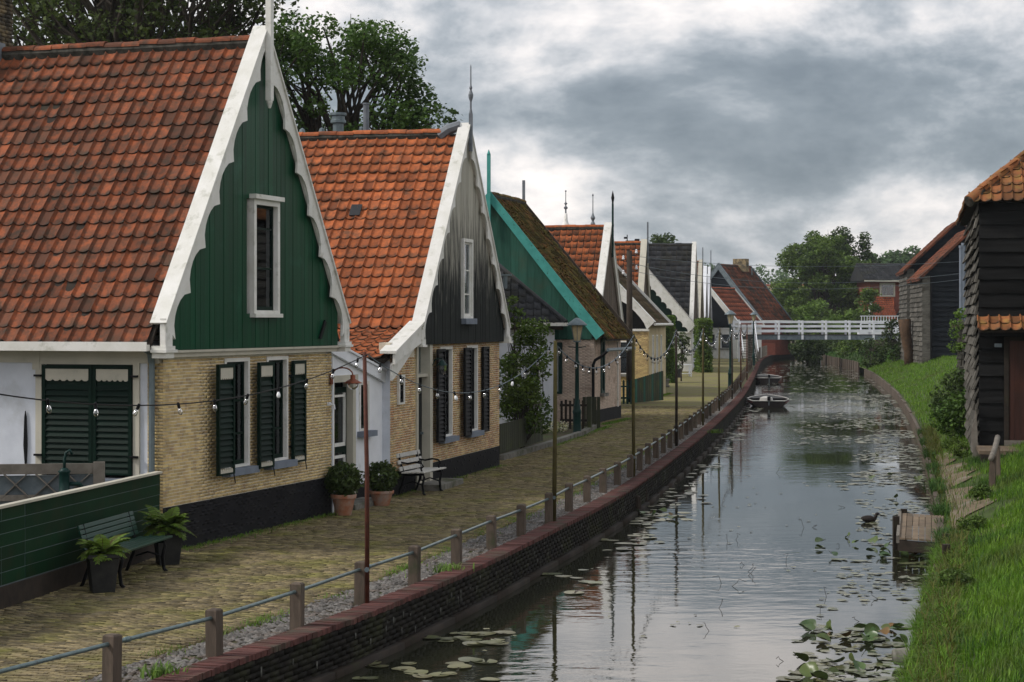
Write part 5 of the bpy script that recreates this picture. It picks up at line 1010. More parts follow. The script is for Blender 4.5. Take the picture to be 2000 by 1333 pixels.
# ================================================================ RAILING on the quay
rl = empty('quay_railing', (0, 0, 0), 0, 'low railing of square wooden posts joined by a steel tube along the canal', 'railing')
PP = [(218, 1345), (419, 1287), (580, 1229), (705, 1180), (809, 1142), (892, 1104), (960, 1072.5), (1018, 1048), (1072, 1023), (1111, 999), (1146.5, 981), (1178, 963), (1206, 948)]
posts = [px(u, v) for u, v in PP]; posts.insert(0, posts[0] * 2 - posts[1]); posts.insert(0, posts[0] * 2 - posts[1])
t = QC.at_y(posts[-1].y)
offl = abs(posts[-1].x - QC.x_at(posts[-1].y)) * .96
while True:
    t += 1.93; 
    if t > QC.at_y(158): break
    off = offl + (.55 - offl) * min(1, (t - QC.at_y(40)) / 20); q = QC.p(t, off)[0][0]; posts.append(Vector((q[0], q[1], 0)))
me = MB().box(-.062, .062, -.062, .062, -.1, .475).add([(-.062, -.062, .475), (.062, -.062, .475), (.062, .062, .475), (-.062, .062, .475), (-.045, -.045, .49), (.045, -.045, .49), (.045, .045, .49), (-.045, .045, .49)], BOXQ.tolist()).mesh('post', 'wood_grey')
for i, p in enumerate(posts):
    o = link('post', me, rl); o.location = p + Vector((0, 0, random.gauss(0, .008))); q = posts[min(i + 1, len(posts) - 1)] - posts[max(i - 1, 0)]; o.rotation_euler = (random.gauss(0, .012), random.gauss(0, .012), math.atan2(q.y, q.x) + random.gauss(0, .04))
MB().tube([p + Vector((0, 0, .405)) for p in posts], .021, 8, False).build('rail', 'rail_steel', rl, True)
k = MB()
for i in range(2, len(posts) - 1, 3): a, b = posts[i], posts[i + 1]; q = a.lerp(b, .12) + Vector((0, 0, .405)); k.tube([q, q + (b - a).normalized() * .07], .028, 8)
k.build('rail_sleeve', 'rail_steel', rl, True)
# ================================================================ poles and string lights
poles = []
PL = [(717, 1183, 688, 'rust', .028, 'rust-red steel light pole beside the nearest railing posts'), (1082, 1022, 666, 'pole_olive', .036, 'olive-brown light pole in front of the laurel tree'), (1238, 932, 652, 'pole_olive', .036, 'light pole just right of the thick wooden power pole'), (1321, 872, 643, 'pole_wood', .038, 'dark light pole in front of the clipped green hedge'), (1373, 832, 641, 'pole_olive', .036, 'light pole left of the second lamp post base, before the far doors'), (1405, 803, 640, 'pole_olive', .036, 'olive light pole just left of the second lamp post'), (1430, 780, 638, 'pole_wood', .036, 'dark light pole touching the second lamp post on its right'), (1447, 762, 633, 'rust', .036, 'thin light pole before the foot of the bridge stair'), (1459, 742, 634, 'rust', .04, 'farthest light pole, at the right of the bridge stair')]
tops = [Vector((-4.2, 13.3, 2.94))]
o = empty('light_pole', (-4.2, 13.3, 0), 0, 'light pole', 'light pole', 'string light poles'); bpy.data.objects.remove(o)
for i, (u, vb, vt, m, r_, lab) in enumerate(PL):
    p = px(u, vb); zt_ = 3.3 - (vt - HZ) * p.y / F; t_ = empty('light_pole', p, 0, lab, 'light pole', 'string light poles')
    MB().tube([(0, 0, -.1), (random.gauss(0, .01), 0, zt_ * .5), (random.gauss(0, .02), 0, zt_)], [r_, r_ * .95, r_ * .8], 8).build('pole', m, t_, True); MB().tube([(0, -r_, .42), (0, -r_ - .03, .42)], .03, 6).build('clamp', 'zinc', t_); MB().tube([(0, 0, zt_ - .04), (-.07, 0, zt_ - .03)], .01, 5).build('hook', 'iron', t_)
    tops.append(Vector((p.x, p.y, zt_ - .03)))
ft = empty('light_pole', (-4.2, 13.3, 0)); bpy.data.objects.remove(ft)
sock = MB().lathe([(.012, .02), (.018, .01), (.018, -.045), (.014, -.05)], (0, 0, 0), 8).mesh('bulb_socket', 'iron'); blb = MB().lathe([(.012, -.045), (.02, -.065), (.0275, -.09), (.024, -.115), (.01, -.130), (.0, -.132)], (0, 0, 0), 10).mesh('light_bulb', 'bulb_glass', True); blm = blb.copy(); blm.materials[0] = M['bulb_milky']
fil = MB().tube([(-.006, 0, -.05), (-.008, 0, -.09), (.0, 0, -.1), (.008, 0, -.09), (.006, 0, -.05)], .0022, 4).mesh('filament', 'bulb_milky')
names = ['nearest string of clear bulbs, swinging across the yellow brick front', 'second string of bulbs, hanging across the black-gabled house and laurel', 'third string of bulbs, hanging across the pink brick house', 'fourth string of bulbs, dipping in front of the yellow side wall', 'fifth string of bulbs, before the white-walled house', 'sixth string of bulbs, short and left of the second lamp post', 'seventh string of bulbs, around the second lamp post', 'eighth string of bulbs, by the bridge stair', 'ninth string of bulbs, farthest by the bridge']
for i, (a, b) in enumerate(zip(tops[:-1], tops[1:])):
    Ln = (b - a).length; sag = [.38, .62, .55, .62, .62, .5, .5, .45, .5][i]; sl = empty('string_lights', (0, 0, 0), 0, names[i], 'string lights', 'strings of bulbs between the poles')
    f = lambda q: a.lerp(b, q) - Vector((0, 0, 4 * sag * q * (1 - q))); MB().tube([f(q) for q in np.linspace(0, 1, 25)], .0062 if i < 2 else .011, 5, False).build('cable', 'iron' if i == 0 else 'cloth_grey', sl)
    n = int(Ln / .78); g = random.Random(i)
    for j in range(n):
        q = (j + .6) / n; s_ = link('bulb_socket', sock, sl); s_.location = f(q); s_.rotation_euler = (g.gauss(0, .15), g.gauss(0, .15), g.uniform(0, 3)); sc_ = .78 + .08 * min(i, 4); s_.scale = (sc_,) * 3
        bb = link('light_bulb', blm if g.random() < .06 else blb, s_)
        if i < 3: link('filament', fil, s_)
# thick wooden power pole with insulators
p = px(1229.5, 786); pp = empty('power_pole', p, 0, 'thick dark wooden power pole with white insulators by the picket fence', 'power pole'); zt_ = 3.3 - (490 - HZ) * p.y / F
MB().tube([(0, 0, -.3), (0, 0, zt_)], [.14, .115], 12).build('pole', 'pole_wood', pp, True)
for x, z in ((.28, -.1), (-.25, -.35), (.28, -.75), (-.25, -.95)): MB().tube([(0, 0, zt_ + z - .1), (x, 0, zt_ + z - .1), (x, 0, zt_ + z)], .018, 5).build('bracket', 'iron', pp); MB().lathe([(.03, 0), (.06, .03), (.05, .08), (.03, .1), (.05, .13), (.02, .18)], (x, 0, zt_ + z - .02), 8).build('insulator', 'bulb_milky', pp)
# overhead cables to the barns
for i, (v0, v1, u0) in enumerate(((519, 511, 1400), (550, 534, 1230), (562, 546, 1230))):
    a = Vector((p.x, p.y, zt_ - .2 - .3 * i)); b = at(1880, v1, 112); mid = at(1560, (521, 553, 565)[i], 98); L_ = []
    for q in np.linspace(0, 1, 21): L_.append(a * (1 - q) * (1 - 2 * q) + mid * 4 * q * (1 - q) + b * q * (2 * q - 1))
    o = MB().tube(L_, .012, 4, False).build('overhead_cable', 'cloth_grey'); tag(o, ('highest', 'middle', 'lowest')[i] + ' of three thin cables crossing above the bridge', 'cable', 'overhead cables')
# ================================================================ street lamps
def street_lamp(p, H, label):
    t_ = empty('street_lamp', p, 0, label, 'street lamp', 'green lantern posts')
    MB().lathe([(.135, -.05), (.135, .06), (.12, .1), (.115, .62), (.13, .66), (.13, .71), (.10, .78), (.105, .84), (.07, .92), (.062, 1.05), (.055, H - 1.35), (.075, H - 1.33), (.075, H - 1.28), (.05, H - 1.22), (.045, H - .72), (.07, H - .68)], (0, 0, 0), 16).build('post', 'iron_green', t_, True)
    MB().tube([(-.26, 0, H - .83), (.0, 0, H - .86), (.26, 0, H - .83)], .014, 6).build('ladder_bar', 'iron_green', t_)
    l_ = MB().lathe([(.10, H - .66), (.185, H - .24), (.185, H - .22)], (0, 0, 0), 6, R(30)).build('lantern', 'lamp_glass', t_)
    k = MB()
    for j in range(6): a = R(30 + 60 * j); k.bar((.10 * math.cos(a), .10 * math.sin(a), H - .67), (.19 * math.cos(a), .19 * math.sin(a), H - .22), .018, .018)
    k.lathe([(.12, H - .70), (.12, H - .66)], (0, 0, 0), 6, R(30)); k.build('lantern_frame', 'zinc', l_)
    MB().lathe([(.30, H - .22), (.30, H - .20), (.20, H - .11), (.09, H - .03), (.03, H - .0), (.0, H)], (0, 0, 0), 14).build('lamp_shade', 'zinc', t_, True); return t_
street_lamp(px(1127, 851), 3.40, 'green street lamp with cream lantern beside the turquoise-trimmed house')
street_lamp(px(1426.5, 757), 3.85, 'green street lamp with cream lantern by the canal before the bridge')
street_lamp(px(1472, 714), 3.3 + 4 * 145 / F + .55, 'small far street lamp at the foot of the white bridge')
# ================================================================ green board fence, yard things
fA, fB = Vector((-4.985, 27.45)), Vector((-6.35, 19.6)); fe = (fB - fA).normalized(); fn = empty('garden_fence', fA.to_3d(), math.atan2(fe.y, fe.x), 'dark green board fence with a white capping, running up to the yellow brick house', 'fence')
LF = (fB - fA).length; g = random.Random(2); nx_ = [0, 4.55, 5.2, LF]
for a, b in zip(nx_[:-1], nx_[1:]):
    for j in range(6): MB().box(a + .008, b - .008, -.02, .02 + g.uniform(-.003, .003), .27 + j * .148, .27 + j * .148 + .140).build('board', 'green_fence', fn)
MB().box(.01, LF, -.012, .016, .1, 1.15).build('backing', 'zinc', fn)
MB().box(0, LF, -.03, .05, -.05, .255).build('kickboard', 'wood_dark', fn); MB().box(-.02, LF, -.05, .05, 1.155, 1.185).build('capping', 'cream_paint', fn)
for x in (.04, 4.55, LF): MB().box(x - .03, x + .03, -.06, -.02, 0, 1.15).build('post', 'green_dark', fn)
# cast iron pump
p = px(171, 1000, 0); p = Vector((-6.05, 26.3, 0)); pm = empty('water_pump', p, .3, 'dark green cast iron hand pump behind the board fence', 'water pump')
MB().lathe([(.10, 0), (.07, .1), (.065, .9), (.085, .93), (.085, 1.0), (.07, 1.02), (.07, 1.25), (.09, 1.27), (.03, 1.32)], (0, 0, 0), 12).build('body', 'iron_green', pm, True)
MB().tube([(0, 0, 1.3), (0, 0, 1.42), (.02, -.0, 1.52), (.07, 0, 1.56), (.10, 0, 1.50)], .02, 6).build('handle', 'iron_green', pm, True); MB().tube([(.06, 0, 1.1), (.2, 0, 1.1), (.24, 0, 1.05)], .028, 8).build('spout', 'iron_green', pm, True)
tl = empty('trellis_bench', Vector((-7.3, 26.35, 0)), .12, 'weathered grey wooden bench with a crossed-lattice back behind the fence', 'garden bench')
xw = 1.75; MB().box(-xw, xw - .15, 0, .05, 1.22, 1.36).build('top_rail', 'wood_silver', tl); MB().box(-xw, xw - .15, 0, .05, .86, .94).build('lower_rail', 'wood_silver', tl); MB().box(xw - .15, xw, -.02, .07, 0, 1.38).box(-xw - .1, -xw, -.02, .07, 0, 1.38).build('post', 'wood_silver', tl)
for j in range(8):
    x = -xw + j * .42
    for s0 in (0, 1): MB().bar((x + (.40 if s0 else .02), .028 - .012 * s0, .9), (x + (.02 if s0 else .40), .028 - .012 * s0, 1.26), .014, .075, (0, 1, 0)).build('lattice_slat', 'wood_silver', tl)
MB().box(-xw, xw, -.5, 0, .42, .46).build('seat', 'wood_silver', tl); MB().box(-xw, xw, .06, .1, .4, 1.2).build('cushion', 'cloth_grey', tl)
# ================================================================ benches
def bench(p, rz, Lb, slatm, endm, label, seat_z=.43, nb=4, arm=True):
    t_ = empty('park_bench', p, rz, label, 'bench')   # local x = facing direction, y = length
    for s_ in (-1, 1):
        y = s_ * (Lb / 2 - .16); k = MB(); W_ = .045
        def pl(pts, r): k.tube([(x, y, z) for x, z in pts], r, 6)
        pl([(.26, 0), (.22, .04), (.20, .2), (.235, .34), (.22, .40), (-.10, .385), (-.2, .39)], .024); pl([(-.30, 0), (-.27, .06), (-.20, .25), (-.17, .40), (-.24, .60), (-.285, .78)], .024); pl([(-.17, .2), (.0, .26), (.2, .2)], .014)
        if arm: pl([(-.235, .62), (-.1, .60), (.05, .63), (.18, .61), (.215, .55), (.17, .51), (.20, .42)], .018)
        k.build('end_frame', endm, t_, True)
    n = 5
    for j in range(n): x = -.17 + j * .095; MB().box(x, x + .075, -Lb / 2, Lb / 2, seat_z - .012 + .004 * j, seat_z + .016 + .004 * j).build('seat_slat', slatm, t_, bevel=.006)
    for j in range(nb): f = .07 + j * (.25 / (nb - 1)); x = -.185 - .11 * f / .4; z = seat_z + f; k = MB(); k.obox((x, 0, z), (0, Lb / 2, 0), (-.008, 0, .026 if nb > 3 else .040), (.012, 0, .004)); k.build('back_slat', slatm, t_, bevel=.005)
    return t_
bench(Vector((-4.93, 24.9, 0)), -.16, 1.9, 'green_bench', 'iron', 'green slatted park bench against the board fence between two fern planters', nb=5, arm=False)
bench(Vector((-1.74, 37.35, 0)), -.30, 1.3, 'slat_white', 'iron', 'white-slatted bench with curly black iron ends in front of the second house', nb=3)
# ================================================================ planters and pots
def fern(root, z, n, Lf, seed, dry=.15, m='leaf_fern'):
    g = np.random.default_rng(seed); C, A, S = [], [], []; V, Q = [], []; Vd, Qd = [], []; st = MB()
    for i in range(n):
        a = g.uniform(0, 6.28); L_ = Lf * g.uniform(.65, 1.15); lift = g.uniform(.5, 1.5); isd = i < n * dry
        if isd: lift = -.2; 
        pts = []
        for q in np.linspace(0, 1, 9): r_ = L_ * q * .85; zz = z + L_ * lift * q - L_ * (.55 + .2 * (not isd)) * q * q * (1.0 if not isd else 1.5); pts.append(np.array([r_ * math.cos(a), r_ * math.sin(a), zz]))
        st.tube(pts, [.004 * (1 - .8 * q) + .001 for q in np.linspace(0, 1, 9)], 3, False)
        for j in range(1, 9):
            d = pts[j] - pts[j - 1]; d /= np.linalg.norm(d); sd = np.cross(d, [0, 0, 1]); sd /= np.linalg.norm(sd) + 1e-6; w_ = L_ * .24 * math.sin(math.pi * min(1, (j + .3) / 9) ** .8) + .01
            for s_ in (-1, 1):
                for f in (.0, .5):
                    b = pts[j - 1] + (pts[j] - pts[j - 1]) * f; v = [b - d * .012, b + d * .014, b + sd * s_ * w_ + d * .03 - np.array([0, 0, w_ * .25]), b + sd * s_ * w_ * .95 + d * .008 - np.array([0, 0, w_ * .25])]
                    (Vd if isd else V).extend(v)
    link('fronds', np_mesh('fronds', V, np.arange(len(V)).reshape(-1, 4), m), root); st.build('stems', 'leaf_dry', root)
    if Vd: link('dry_fronds', np_mesh('dry_fronds', Vd, np.arange(len(Vd)).reshape(-1, 4), 'leaf_dry'), root)
for i, (p, lab) in enumerate(((Vector((-5.0, 23.75, 0)), 'black square planter with a fern at the near end of the green bench'), (Vector((-4.68, 26.45, 0)), 'black planter with a tall bright fern at the far end of the green bench'))):
    t_ = empty('fern_planter', p, .35, lab, 'planter', 'fern planters by the green bench'); MB().lathe([(.19, 0), (.25, .42), (.275, .42), (.275, .47), (.24, .47), (.22, .38)], (0, 0, 0), 4, R(45)).build('pot', 'planter_black', t_, bevel=.008)
    MB().box(-.13, .13, -.13, .13, .3, .37).build('potting_soil', 'soil', t_); fern(t_, .44, 60 if i == 0 else 68, .36 if i == 0 else .42, 40 + i, 0)
def shrubpot(p, r0, h, rs, lab, seed, m='terracotta'):
    t_ = empty('shrub_pot', p, 0, lab, 'plant pot', 'potted shrubs by the white porch'); MB().lathe([(r0 * .62, 0), (r0 * .9, h * .8), (r0, h * .8), (r0 * 1.04, h), (r0 * .9, h), (r0 * .85, h * .85), (r0 * .3, h * .82)], (0, 0, 0), 22).build('pot', m, t_, True, .006)
    MB().lathe([(r0 * .86, h * .86), (.0, h * .9)], (0, 0, 0), 12).build('potting_soil', 'soil', t_); MB().tube([(0, 0, h * .8), (.02, 0, h + rs * .8)], .02, 6).build('stem', 'bark', t_)
    leaves(clumps([(0, 0, h + rs * .82)], [rs], 16000, seed, .92, .5), .042, 'leaf_box', 'foliage', t_, 2.2, .2, seed); return t_
shrubpot(px(671, 1007), .215, .36, .30, 'taller terracotta pot with a round shrub left of the porch step', 50); shrubpot(px(745, 988), .22, .27, .29, 'wide orange terracotta pot with a round shrub right of the porch step', 51)
# ================================================================ boats
def boat(p, rz, L_, B, label, cover=False):
    t_ = empty('moored_boat', p, rz, label, 'boat', 'rowing boats moored at the quay'); N_ = 14; st = []
    for i in range(N_ + 1):
        q = i / N_; w_ = B / 2 * (math.sin(math.pi * (.12 + .88 * q) ** .85) ** .6 if q < 1 else 0) ; w_ = B / 2 * max(.0, (1 - (max(0, q - .35) / .65) ** 2.2)) * (.78 + .22 * min(1, q / .35)); sh = .27 + .14 * q * q + .03 * (1 - q); st.append((q * L_ - L_ / 2, max(w_, .01), sh))
    def sec(x, w_, sh, k, th=0): return [(x, -w_ + th, sh), (x, -w_ * .92 + th, sh * .45), (x, -w_ * .62, -.08 + th), (x, w_ * .62, -.08 + th), (x, w_ * .92 - th, sh * .45), (x, w_ - th, sh)]
    def skin(th):
        V = [q for s_ in st for q in sec(*s_, 0, th)]; f = [(i * 6 + j, i * 6 + j + 1, i * 6 + 7 + j, i * 6 + 6 + j) for i in range(N_) for j in range(5)]; return V, f
    V, f = skin(0); mb = MB().add(V, [q[::-1] for q in f]); mb.add(V[:6], [(0, 1, 2, 3, 4, 5)]); V2, f2 = skin(.03); mb.add([(a, b, c + .01) for a, b, c in V2], f2); mb.build('hull', 'boat_hull', t_)
    MB().tube([(s_[0], -s_[1], s_[2] + .01) for s_ in st] , .017, 6).tube([(s_[0], s_[1], s_[2] + .01) for s_ in st], .026, 6).tube([(st[0][0], -st[0][1], st[0][2]), (st[0][0], st[0][1], st[0][2])], .026, 6).build('gunwale', 'slat_white', t_)
    MB().tube([(s_[0], -s_[1] - .012, s_[2] - .07) for s_ in st], .02, 5).tube([(s_[0], s_[1] + .012, s_[2] - .07) for s_ in st], .02, 5).build('rubbing_strake', 'boat_red', t_)
    MB().prism([(st[8][0], -st[8][1] * .95, st[8][2] - .03), (st[8][0], st[8][1] * .95, st[8][2] - .03)] + [(s_[0], s_[1] * .9, s_[2] - .02) for s_ in st[9:]] + [(s_[0], -s_[1] * .9, s_[2] - .02) for s_ in st[9:][::-1]], (0, 0, .02)).build('foredeck', 'planter_black', t_)
    for q in (3, 6): MB().box(st[q][0] - .13, st[q][0] + .13, -st[q][1] * .93, st[q][1] * .93, .19, .22).build('thwart', 'wood_dark', t_)
    ob = MB().box(-L_ / 2 - .14, -L_ / 2 - .02, -.07, .07, .32, .50).build('outboard_motor', 'iron', t_); MB().box(-L_ / 2 - .10, -L_ / 2 - .06, -.02, .02, .1 if cover else -.3, .32).build('motor_shaft', 'zinc', ob)
    if cover: MB().lathe([(.30, 0), (.27, .12), (.12, .18), (0, .19)], (-L_ / 2 + .6, .1, .30), 12).build('folded_cover', 'slat_white', t_)
pb = px(1502, 797, ZW); boat(pb + Vector((.25, 2.4, 0)), R(84), 4.6, 1.85, 'nearer dark moored boat with a white gunwale and outboard', True)
pb2 = px(1507, 748, ZW); boat(pb2 + Vector((0, 2.2, 0)), R(86), 4.4, 1.75, 'farther dark boat moored where the canal bends')
for i, (a, b) in enumerate(((px(1443, 764), pb + Vector((-.9, .3, .4))), (px(1470, 722), pb2 + Vector((-.8, .3, .4))))):
    o = MB().tube([a + Vector((0, 0, .3)), (a + b) / 2 + Vector((0, 0, -.05)), b], .018, 5).build('mooring_rope', 'iron'); tag(o, ('nearer' if i == 0 else 'farther') + ' mooring rope from the quay to its boat', 'rope', 'mooring ropes')
# ================================================================ landing stage on the right bank, duck
dk = empty('landing_stage', Vector((0, 0, 0)), 0, 'small weathered plank landing stage on the right bank', 'jetty'); zk = -.12
c = [px(1756, 1050, zk), px(1845, 1057, zk), px(1843, 1008, zk), px(1760, 1002, zk)]; n = 7
for i in range(n):
    q0, q1 = i / n + .006, (i + 1) / n - .006; a, b, c_, d = c[0].lerp(c[1], q0), c[0].lerp(c[1], q1), c[3].lerp(c[2], q1), c[3].lerp(c[2], q0); MB().prism([a, b, c_, d], (0, 0, -.03)).build('plank', 'deck_wood', dk)
MB().bar(c[0] + Vector((0, .04, -.13)), c[1] + Vector((0, .04, -.13)), .06, .17).bar(c[3] + Vector((0, 0, -.13)), c[2] + Vector((0, 0, -.13)), .06, .17).build('beam', 'wood_dark', dk)
MB().bar(c[0] + Vector((-.02, .0, -.03)), c[3] + Vector((-.02, 0, -.03)), .05, .12).build('side_board', 'wood_silver', dk)
for q, zt_ in ((px(1750, 1073, ZW), .20), (c[1] + Vector((0, -.1, -.3)), .15), (c[3] + Vector((.05, 0, -.3)), .1), (px(1848, 1150, ZW), .28)): MB().box(-.05, .05, -.05, .05, -.5, zt_ + .35).build('post', 'wood_dark', dk).location = (q.x, q.y, ZW)
pd = px(1699, 1020, ZW); dkk = empty('coot', pd, 0, 'small dark water bird with a red beak swimming left of the landing stage', 'bird')
k = MB(); prof = [(-.17, .075, .012), (-.13, .07, .045), (-.06, .06, .068), (.02, .055, .07), (.08, .06, .05), (.105, .09, .032), (.12, .13, .028), (.13, .155, .032), (.155, .16, .026), (.175, .155, .008)]
k.tube([(x, 0, z) for x, z, r_ in prof], [r_ for x, z, r_ in prof], 10); k.build('body', 'coot', dkk, True); MB().tube([(.17, 0, .158), (.20, 0, .148)], [.010, .002], 6).build('beak', 'boat_red', dkk)
gp = empty('drain_pipe', px(1765, 1305, ZW) + Vector((0, 0, .12)), 0, 'stub of grey mossy pipe end in the grass at the water edge', 'pipe'); MB().tube([(-.1, 0, 0), (.4, .1, .03)], .09, 12).build('pipe', 'concrete', gp, True)
MB().box(.0, .5, -.45, -.05, -.6, -.02).build('concrete_block', 'concrete', gp)
# ================================================================ fences and garden bits by the laurel
f1, f2 = Vector((-.30, 46.2)), Vector((.80, 51.2)); d = (f2 - f1).normalized(); fc = empty('plank_fence', f1.to_3d(), math.atan2(d.y, d.x), 'dark vertical-board fence enclosing the laurel tree beside the second house', 'fence'); L_ = (f2 - f1).length; n = 22
for i in range(n): x = L_ * i / n; MB().box(x + .008, x + L_ / n - .008, -.02, .01 + random.gauss(0, .003), .16, .86).build('board', 'wood_green', fc)
MB().box(0, L_, .01, .05, .25, .33).box(0, L_, .01, .05, .7, .78).build('fence_rail', 'wood_dark', fc)
for i in range(5): MB().box(-.02, .01, .02 + i * .2, .2 + i * .2, .12, .84).build('board', 'wood_dark', fc)
kc = curve = [Vector((-.35, 46.0)), Vector((.86, 51.1)), Vector((2.0, 56.5)), Vector((2.55, 60.5))]
kb = MB(); kb.strip([(p.x - .02, p.y, -.03) for p in kc], [(p.x + .16, p.y, -.03) for p in kc], (0, 0, .16)); o = kb.build('garden_kerb', 'concrete'); tag(o, 'low concrete kerb along the garden strip before the lamp post', 'kerb')
kb = MB(); kb.strip([(p.x - 1.2, p.y, -.03) for p in kc], [(p.x - .02, p.y, -.03) for p in kc], (0, 0, .11)); o = kb.build('garden_bed', 'soil'); tag(o, kind='structure')
pk = empty('picket_fence', Vector((1.45, 58.3, 0)), -.2, 'worn dark picket fence with white flowers between the lamp post and white cottage', 'fence')
for i in range(6): MB().box(i * .13, i * .13 + .07, 0, .02, .08, .95 + random.gauss(0, .02)).build('picket', 'wood_dark', pk)
MB().box(-.02, .8, .02, .05, .3, .37).box(-.02, .8, .02, .05, .75, .82).build('fence_rail', 'wood_dark', pk); MB().box(.82, .94, -.04, .08, 0, 1.05).build('post', 'wood_green', pk)
ms = empty('mossy_panel', px(1138, 838), .05, 'mossy green timber panel standing right of the near lamp post', 'fence panel')
for i in range(5): MB().box(-.0 + i * .11, .1 + i * .11, 0, .03, 0, .98).build('board', 'wood_green', ms)
wf_ = empty('white_flowers', Vector((1.15, 56.6, 0)), 0, 'clump of small white flowers at the foot of the picket fence', 'flowers'); leaves(clumps([(0, 0, .2), (.3, .1, .22), (-.3, 0, .15)], [.2, .2, .18], 5000, 61), .035, 'flower', 'blossoms', wf_); leaves(clumps([(0, 0, .12)], [.35], 900, 62), .05, 'leaf_mid', 'foliage', wf_)
# green gate and pickets by house 6
pg = empty('green_picket_fence', XY(1201, 76.5).to_3d(), -.1, 'dark green pointed picket fence left of the power pole base', 'fence')
for i in range(5): x = i * .15; MB().prism([(x, 0, .05), (x + .085, 0, .05), (x + .085, 0, .93), (x + .042, 0, 1.02), (x, 0, .93)], (0, .025, 0)).build('picket', 'iron_green', pg)
MB().box(-.02, .8, .025, .05, .25, .32).box(-.02, .8, .025, .05, .7, .77).build('fence_rail', 'iron_green', pg)
gt = empty('green_gate', XY(1240, 77.5).to_3d(), R(62), 'faded green boarded gate leading to the cream brick wall', 'gate')
for i in range(14): MB().box(i * .2, i * .2 + .19, -.02, .02, .06, 1.0 + .02 * i).build('board', 'wood_green' if i % 4 else 'green_gable', gt)
MB().box(0, 2.8, .02, .05, .3, .38).build('gate_rail', 'green_gable', gt)
for i, (u, v, r_, h_, lab) in enumerate(((1283, 768, .28, .5, 'stacked grey stone planter with a clipped round box bush'), (1297, 757, .22, .35, 'low planter with a dark bush behind the stone planter'))):
    t_ = empty('stone_planter', px(u, v), .2, lab, 'planter'); MB().lathe([(.30, 0), (.33, .1), (.26, .12), (.28, h_), (.35, h_), (.33, h_ + .08), (.2, h_ + .06)], (0, 0, 0), 4, R(45)).build('pot', 'concrete', t_); leaves(clumps([(0, 0, h_ + .3)], [r_], 9000, 70 + i, 1, .6), .04, 'leaf_mid', 'foliage', t_)
wb = empty('garden_table', px(1338, 736), .15, 'small white slatted garden table with a planter before the white-walled house', 'table')
for a, b in ((-.5, 0), (.35, 0), (-.5, .45), (.35, .45)): MB().box(a, a + .06, b, b + .06, 0, .68).build('leg', 'white_bright', wb)
MB().box(-.52, .45, -.04, .55, .68, .73).build('table_top', 'white_bright', wb); MB().box(-.52, .45, 0, .5, .16, .19).build('shelf', 'white_bright', wb)
tb = empty('planter_trough', px(1328, 738), 0, 'dark trough of flowers beside the white garden table', 'planter'); MB().box(-.55, .1, -.15, .25, 0, .5).build('trough', 'planter_black', tb); leaves(clumps([(-.3, 0, .6), (0, 0, .6)], [.25, .22], 1500, 77), .07, 'leaf_mid', 'foliage', tb); leaves(clumps([(-.1, 0, .66)], [.25], 300, 78), .05, 'flower', 'blossoms', tb)
bn = empty('wheelie_bin', px(1389, 694), 0, 'grey-green bin standing by the distant doors on the left', 'bin'); MB().box(-.45, .45, 0, .8, 0, 1.5).build('bin_body', 'zinc', bn); MB().box(-.5, .5, -.05, .85, 1.5, 1.6).build('lid', 'iron_green', bn)
# ================================================================ vegetation
def hedge(name, loc, label, cat, size, n, leaf, m, seed, base=0):
    g = np.random.default_rng(seed); t_ = empty(name, loc, 0, label, cat); sx, sy, sz = size; P = g.uniform(-1, 1, (n, 3)); ax = g.integers(0, 3, n); P[np.arange(n), ax] = np.sign(P[np.arange(n), ax]) * g.uniform(.85, 1.05, n); P = P * np.array([sx / 2, sy / 2, sz / 2]) + [0, 0, base + sz / 2]; leaves(P, leaf, m, 'foliage', t_, seed=seed)
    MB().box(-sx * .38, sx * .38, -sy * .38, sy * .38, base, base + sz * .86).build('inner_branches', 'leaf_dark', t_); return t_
hedge('clipped_hedge', px(1307, 748), 'bright green clipped column of hedge right of the brick house wall', 'hedge', (.75, 1.4, 1.55), 3000, .07, 'leaf_bright', 81)
hedge('wall_ivy', Vector((XY(1352, 126).x + .75, 126.5, 0)), 'dark ivy column covering the wall edge by the white-walled house', 'ivy', (.9, 3.0, 3.4), 3000, .13, 'leaf_mid', 82)
hedge('climbing_creeper', Vector((XY(1308, 90).x + .0, 90, .9)), 'leafy creeper climbing the far corner of the brick house', 'creeper', (.45, .5, 2.6), 900, .09, 'leaf_bright', 83)
tree('laurel_tree', (.30, 49.2, 0), 'evergreen laurel tree behind the plank fence beside the second house', 'tree', 1.55, 3.35, .45, 28, .33, 1900, .065, 'leaf_mid', 91, .06)
o_ = tree('laurel_shoot', (.05, 50.5, 0), 'slender leafy top of the laurel reaching above the cottage eaves', 'tree', .45, 4.5, 2.6, 7, .17, 2600, .06, 'leaf_mid', 92, .04)
tree('potted_olive', px(1331, 745), 'thin dark small tree in front of the white-walled house', 'tree', .95, 2.7, 1.1, 10, .3, 900, .09, 'leaf_dark', 93, .05)
tree('ash_tree', (-9.6, 50.0, 0), 'wide open-crowned tree with bare limbs showing above the nearest roof', 'tree', 8.5, 14.5, 9.4, 68, .72, 480, .092, 'leaf_olive', 94, .38, sparse=True, Wy=7)
tree('ash_tree', (-12.0, 54, 0), 'darker tree at the top left corner behind the brick chimney', 'tree', 6.5, 15.5, 9.8, 34, .75, 380, .10, 'leaf_olive', 95, .35, sparse=True)
tree('round_tree', (-5.2, 56.0, 0), 'dense dark green round-headed tree behind the orange roof', 'tree', 7.3, 12.2, 6.0, 95, .60, 1000, .085, 'leaf_ash', 96, .35, shape=.9, Wy=6)
tree('small_tree', XY(1292, 170).to_3d(), 'treetop showing just above the slate roof', 'tree', 4.2, 11.0, 5, 26, .7, 260, .2, 'leaf_dark', 97, .25)
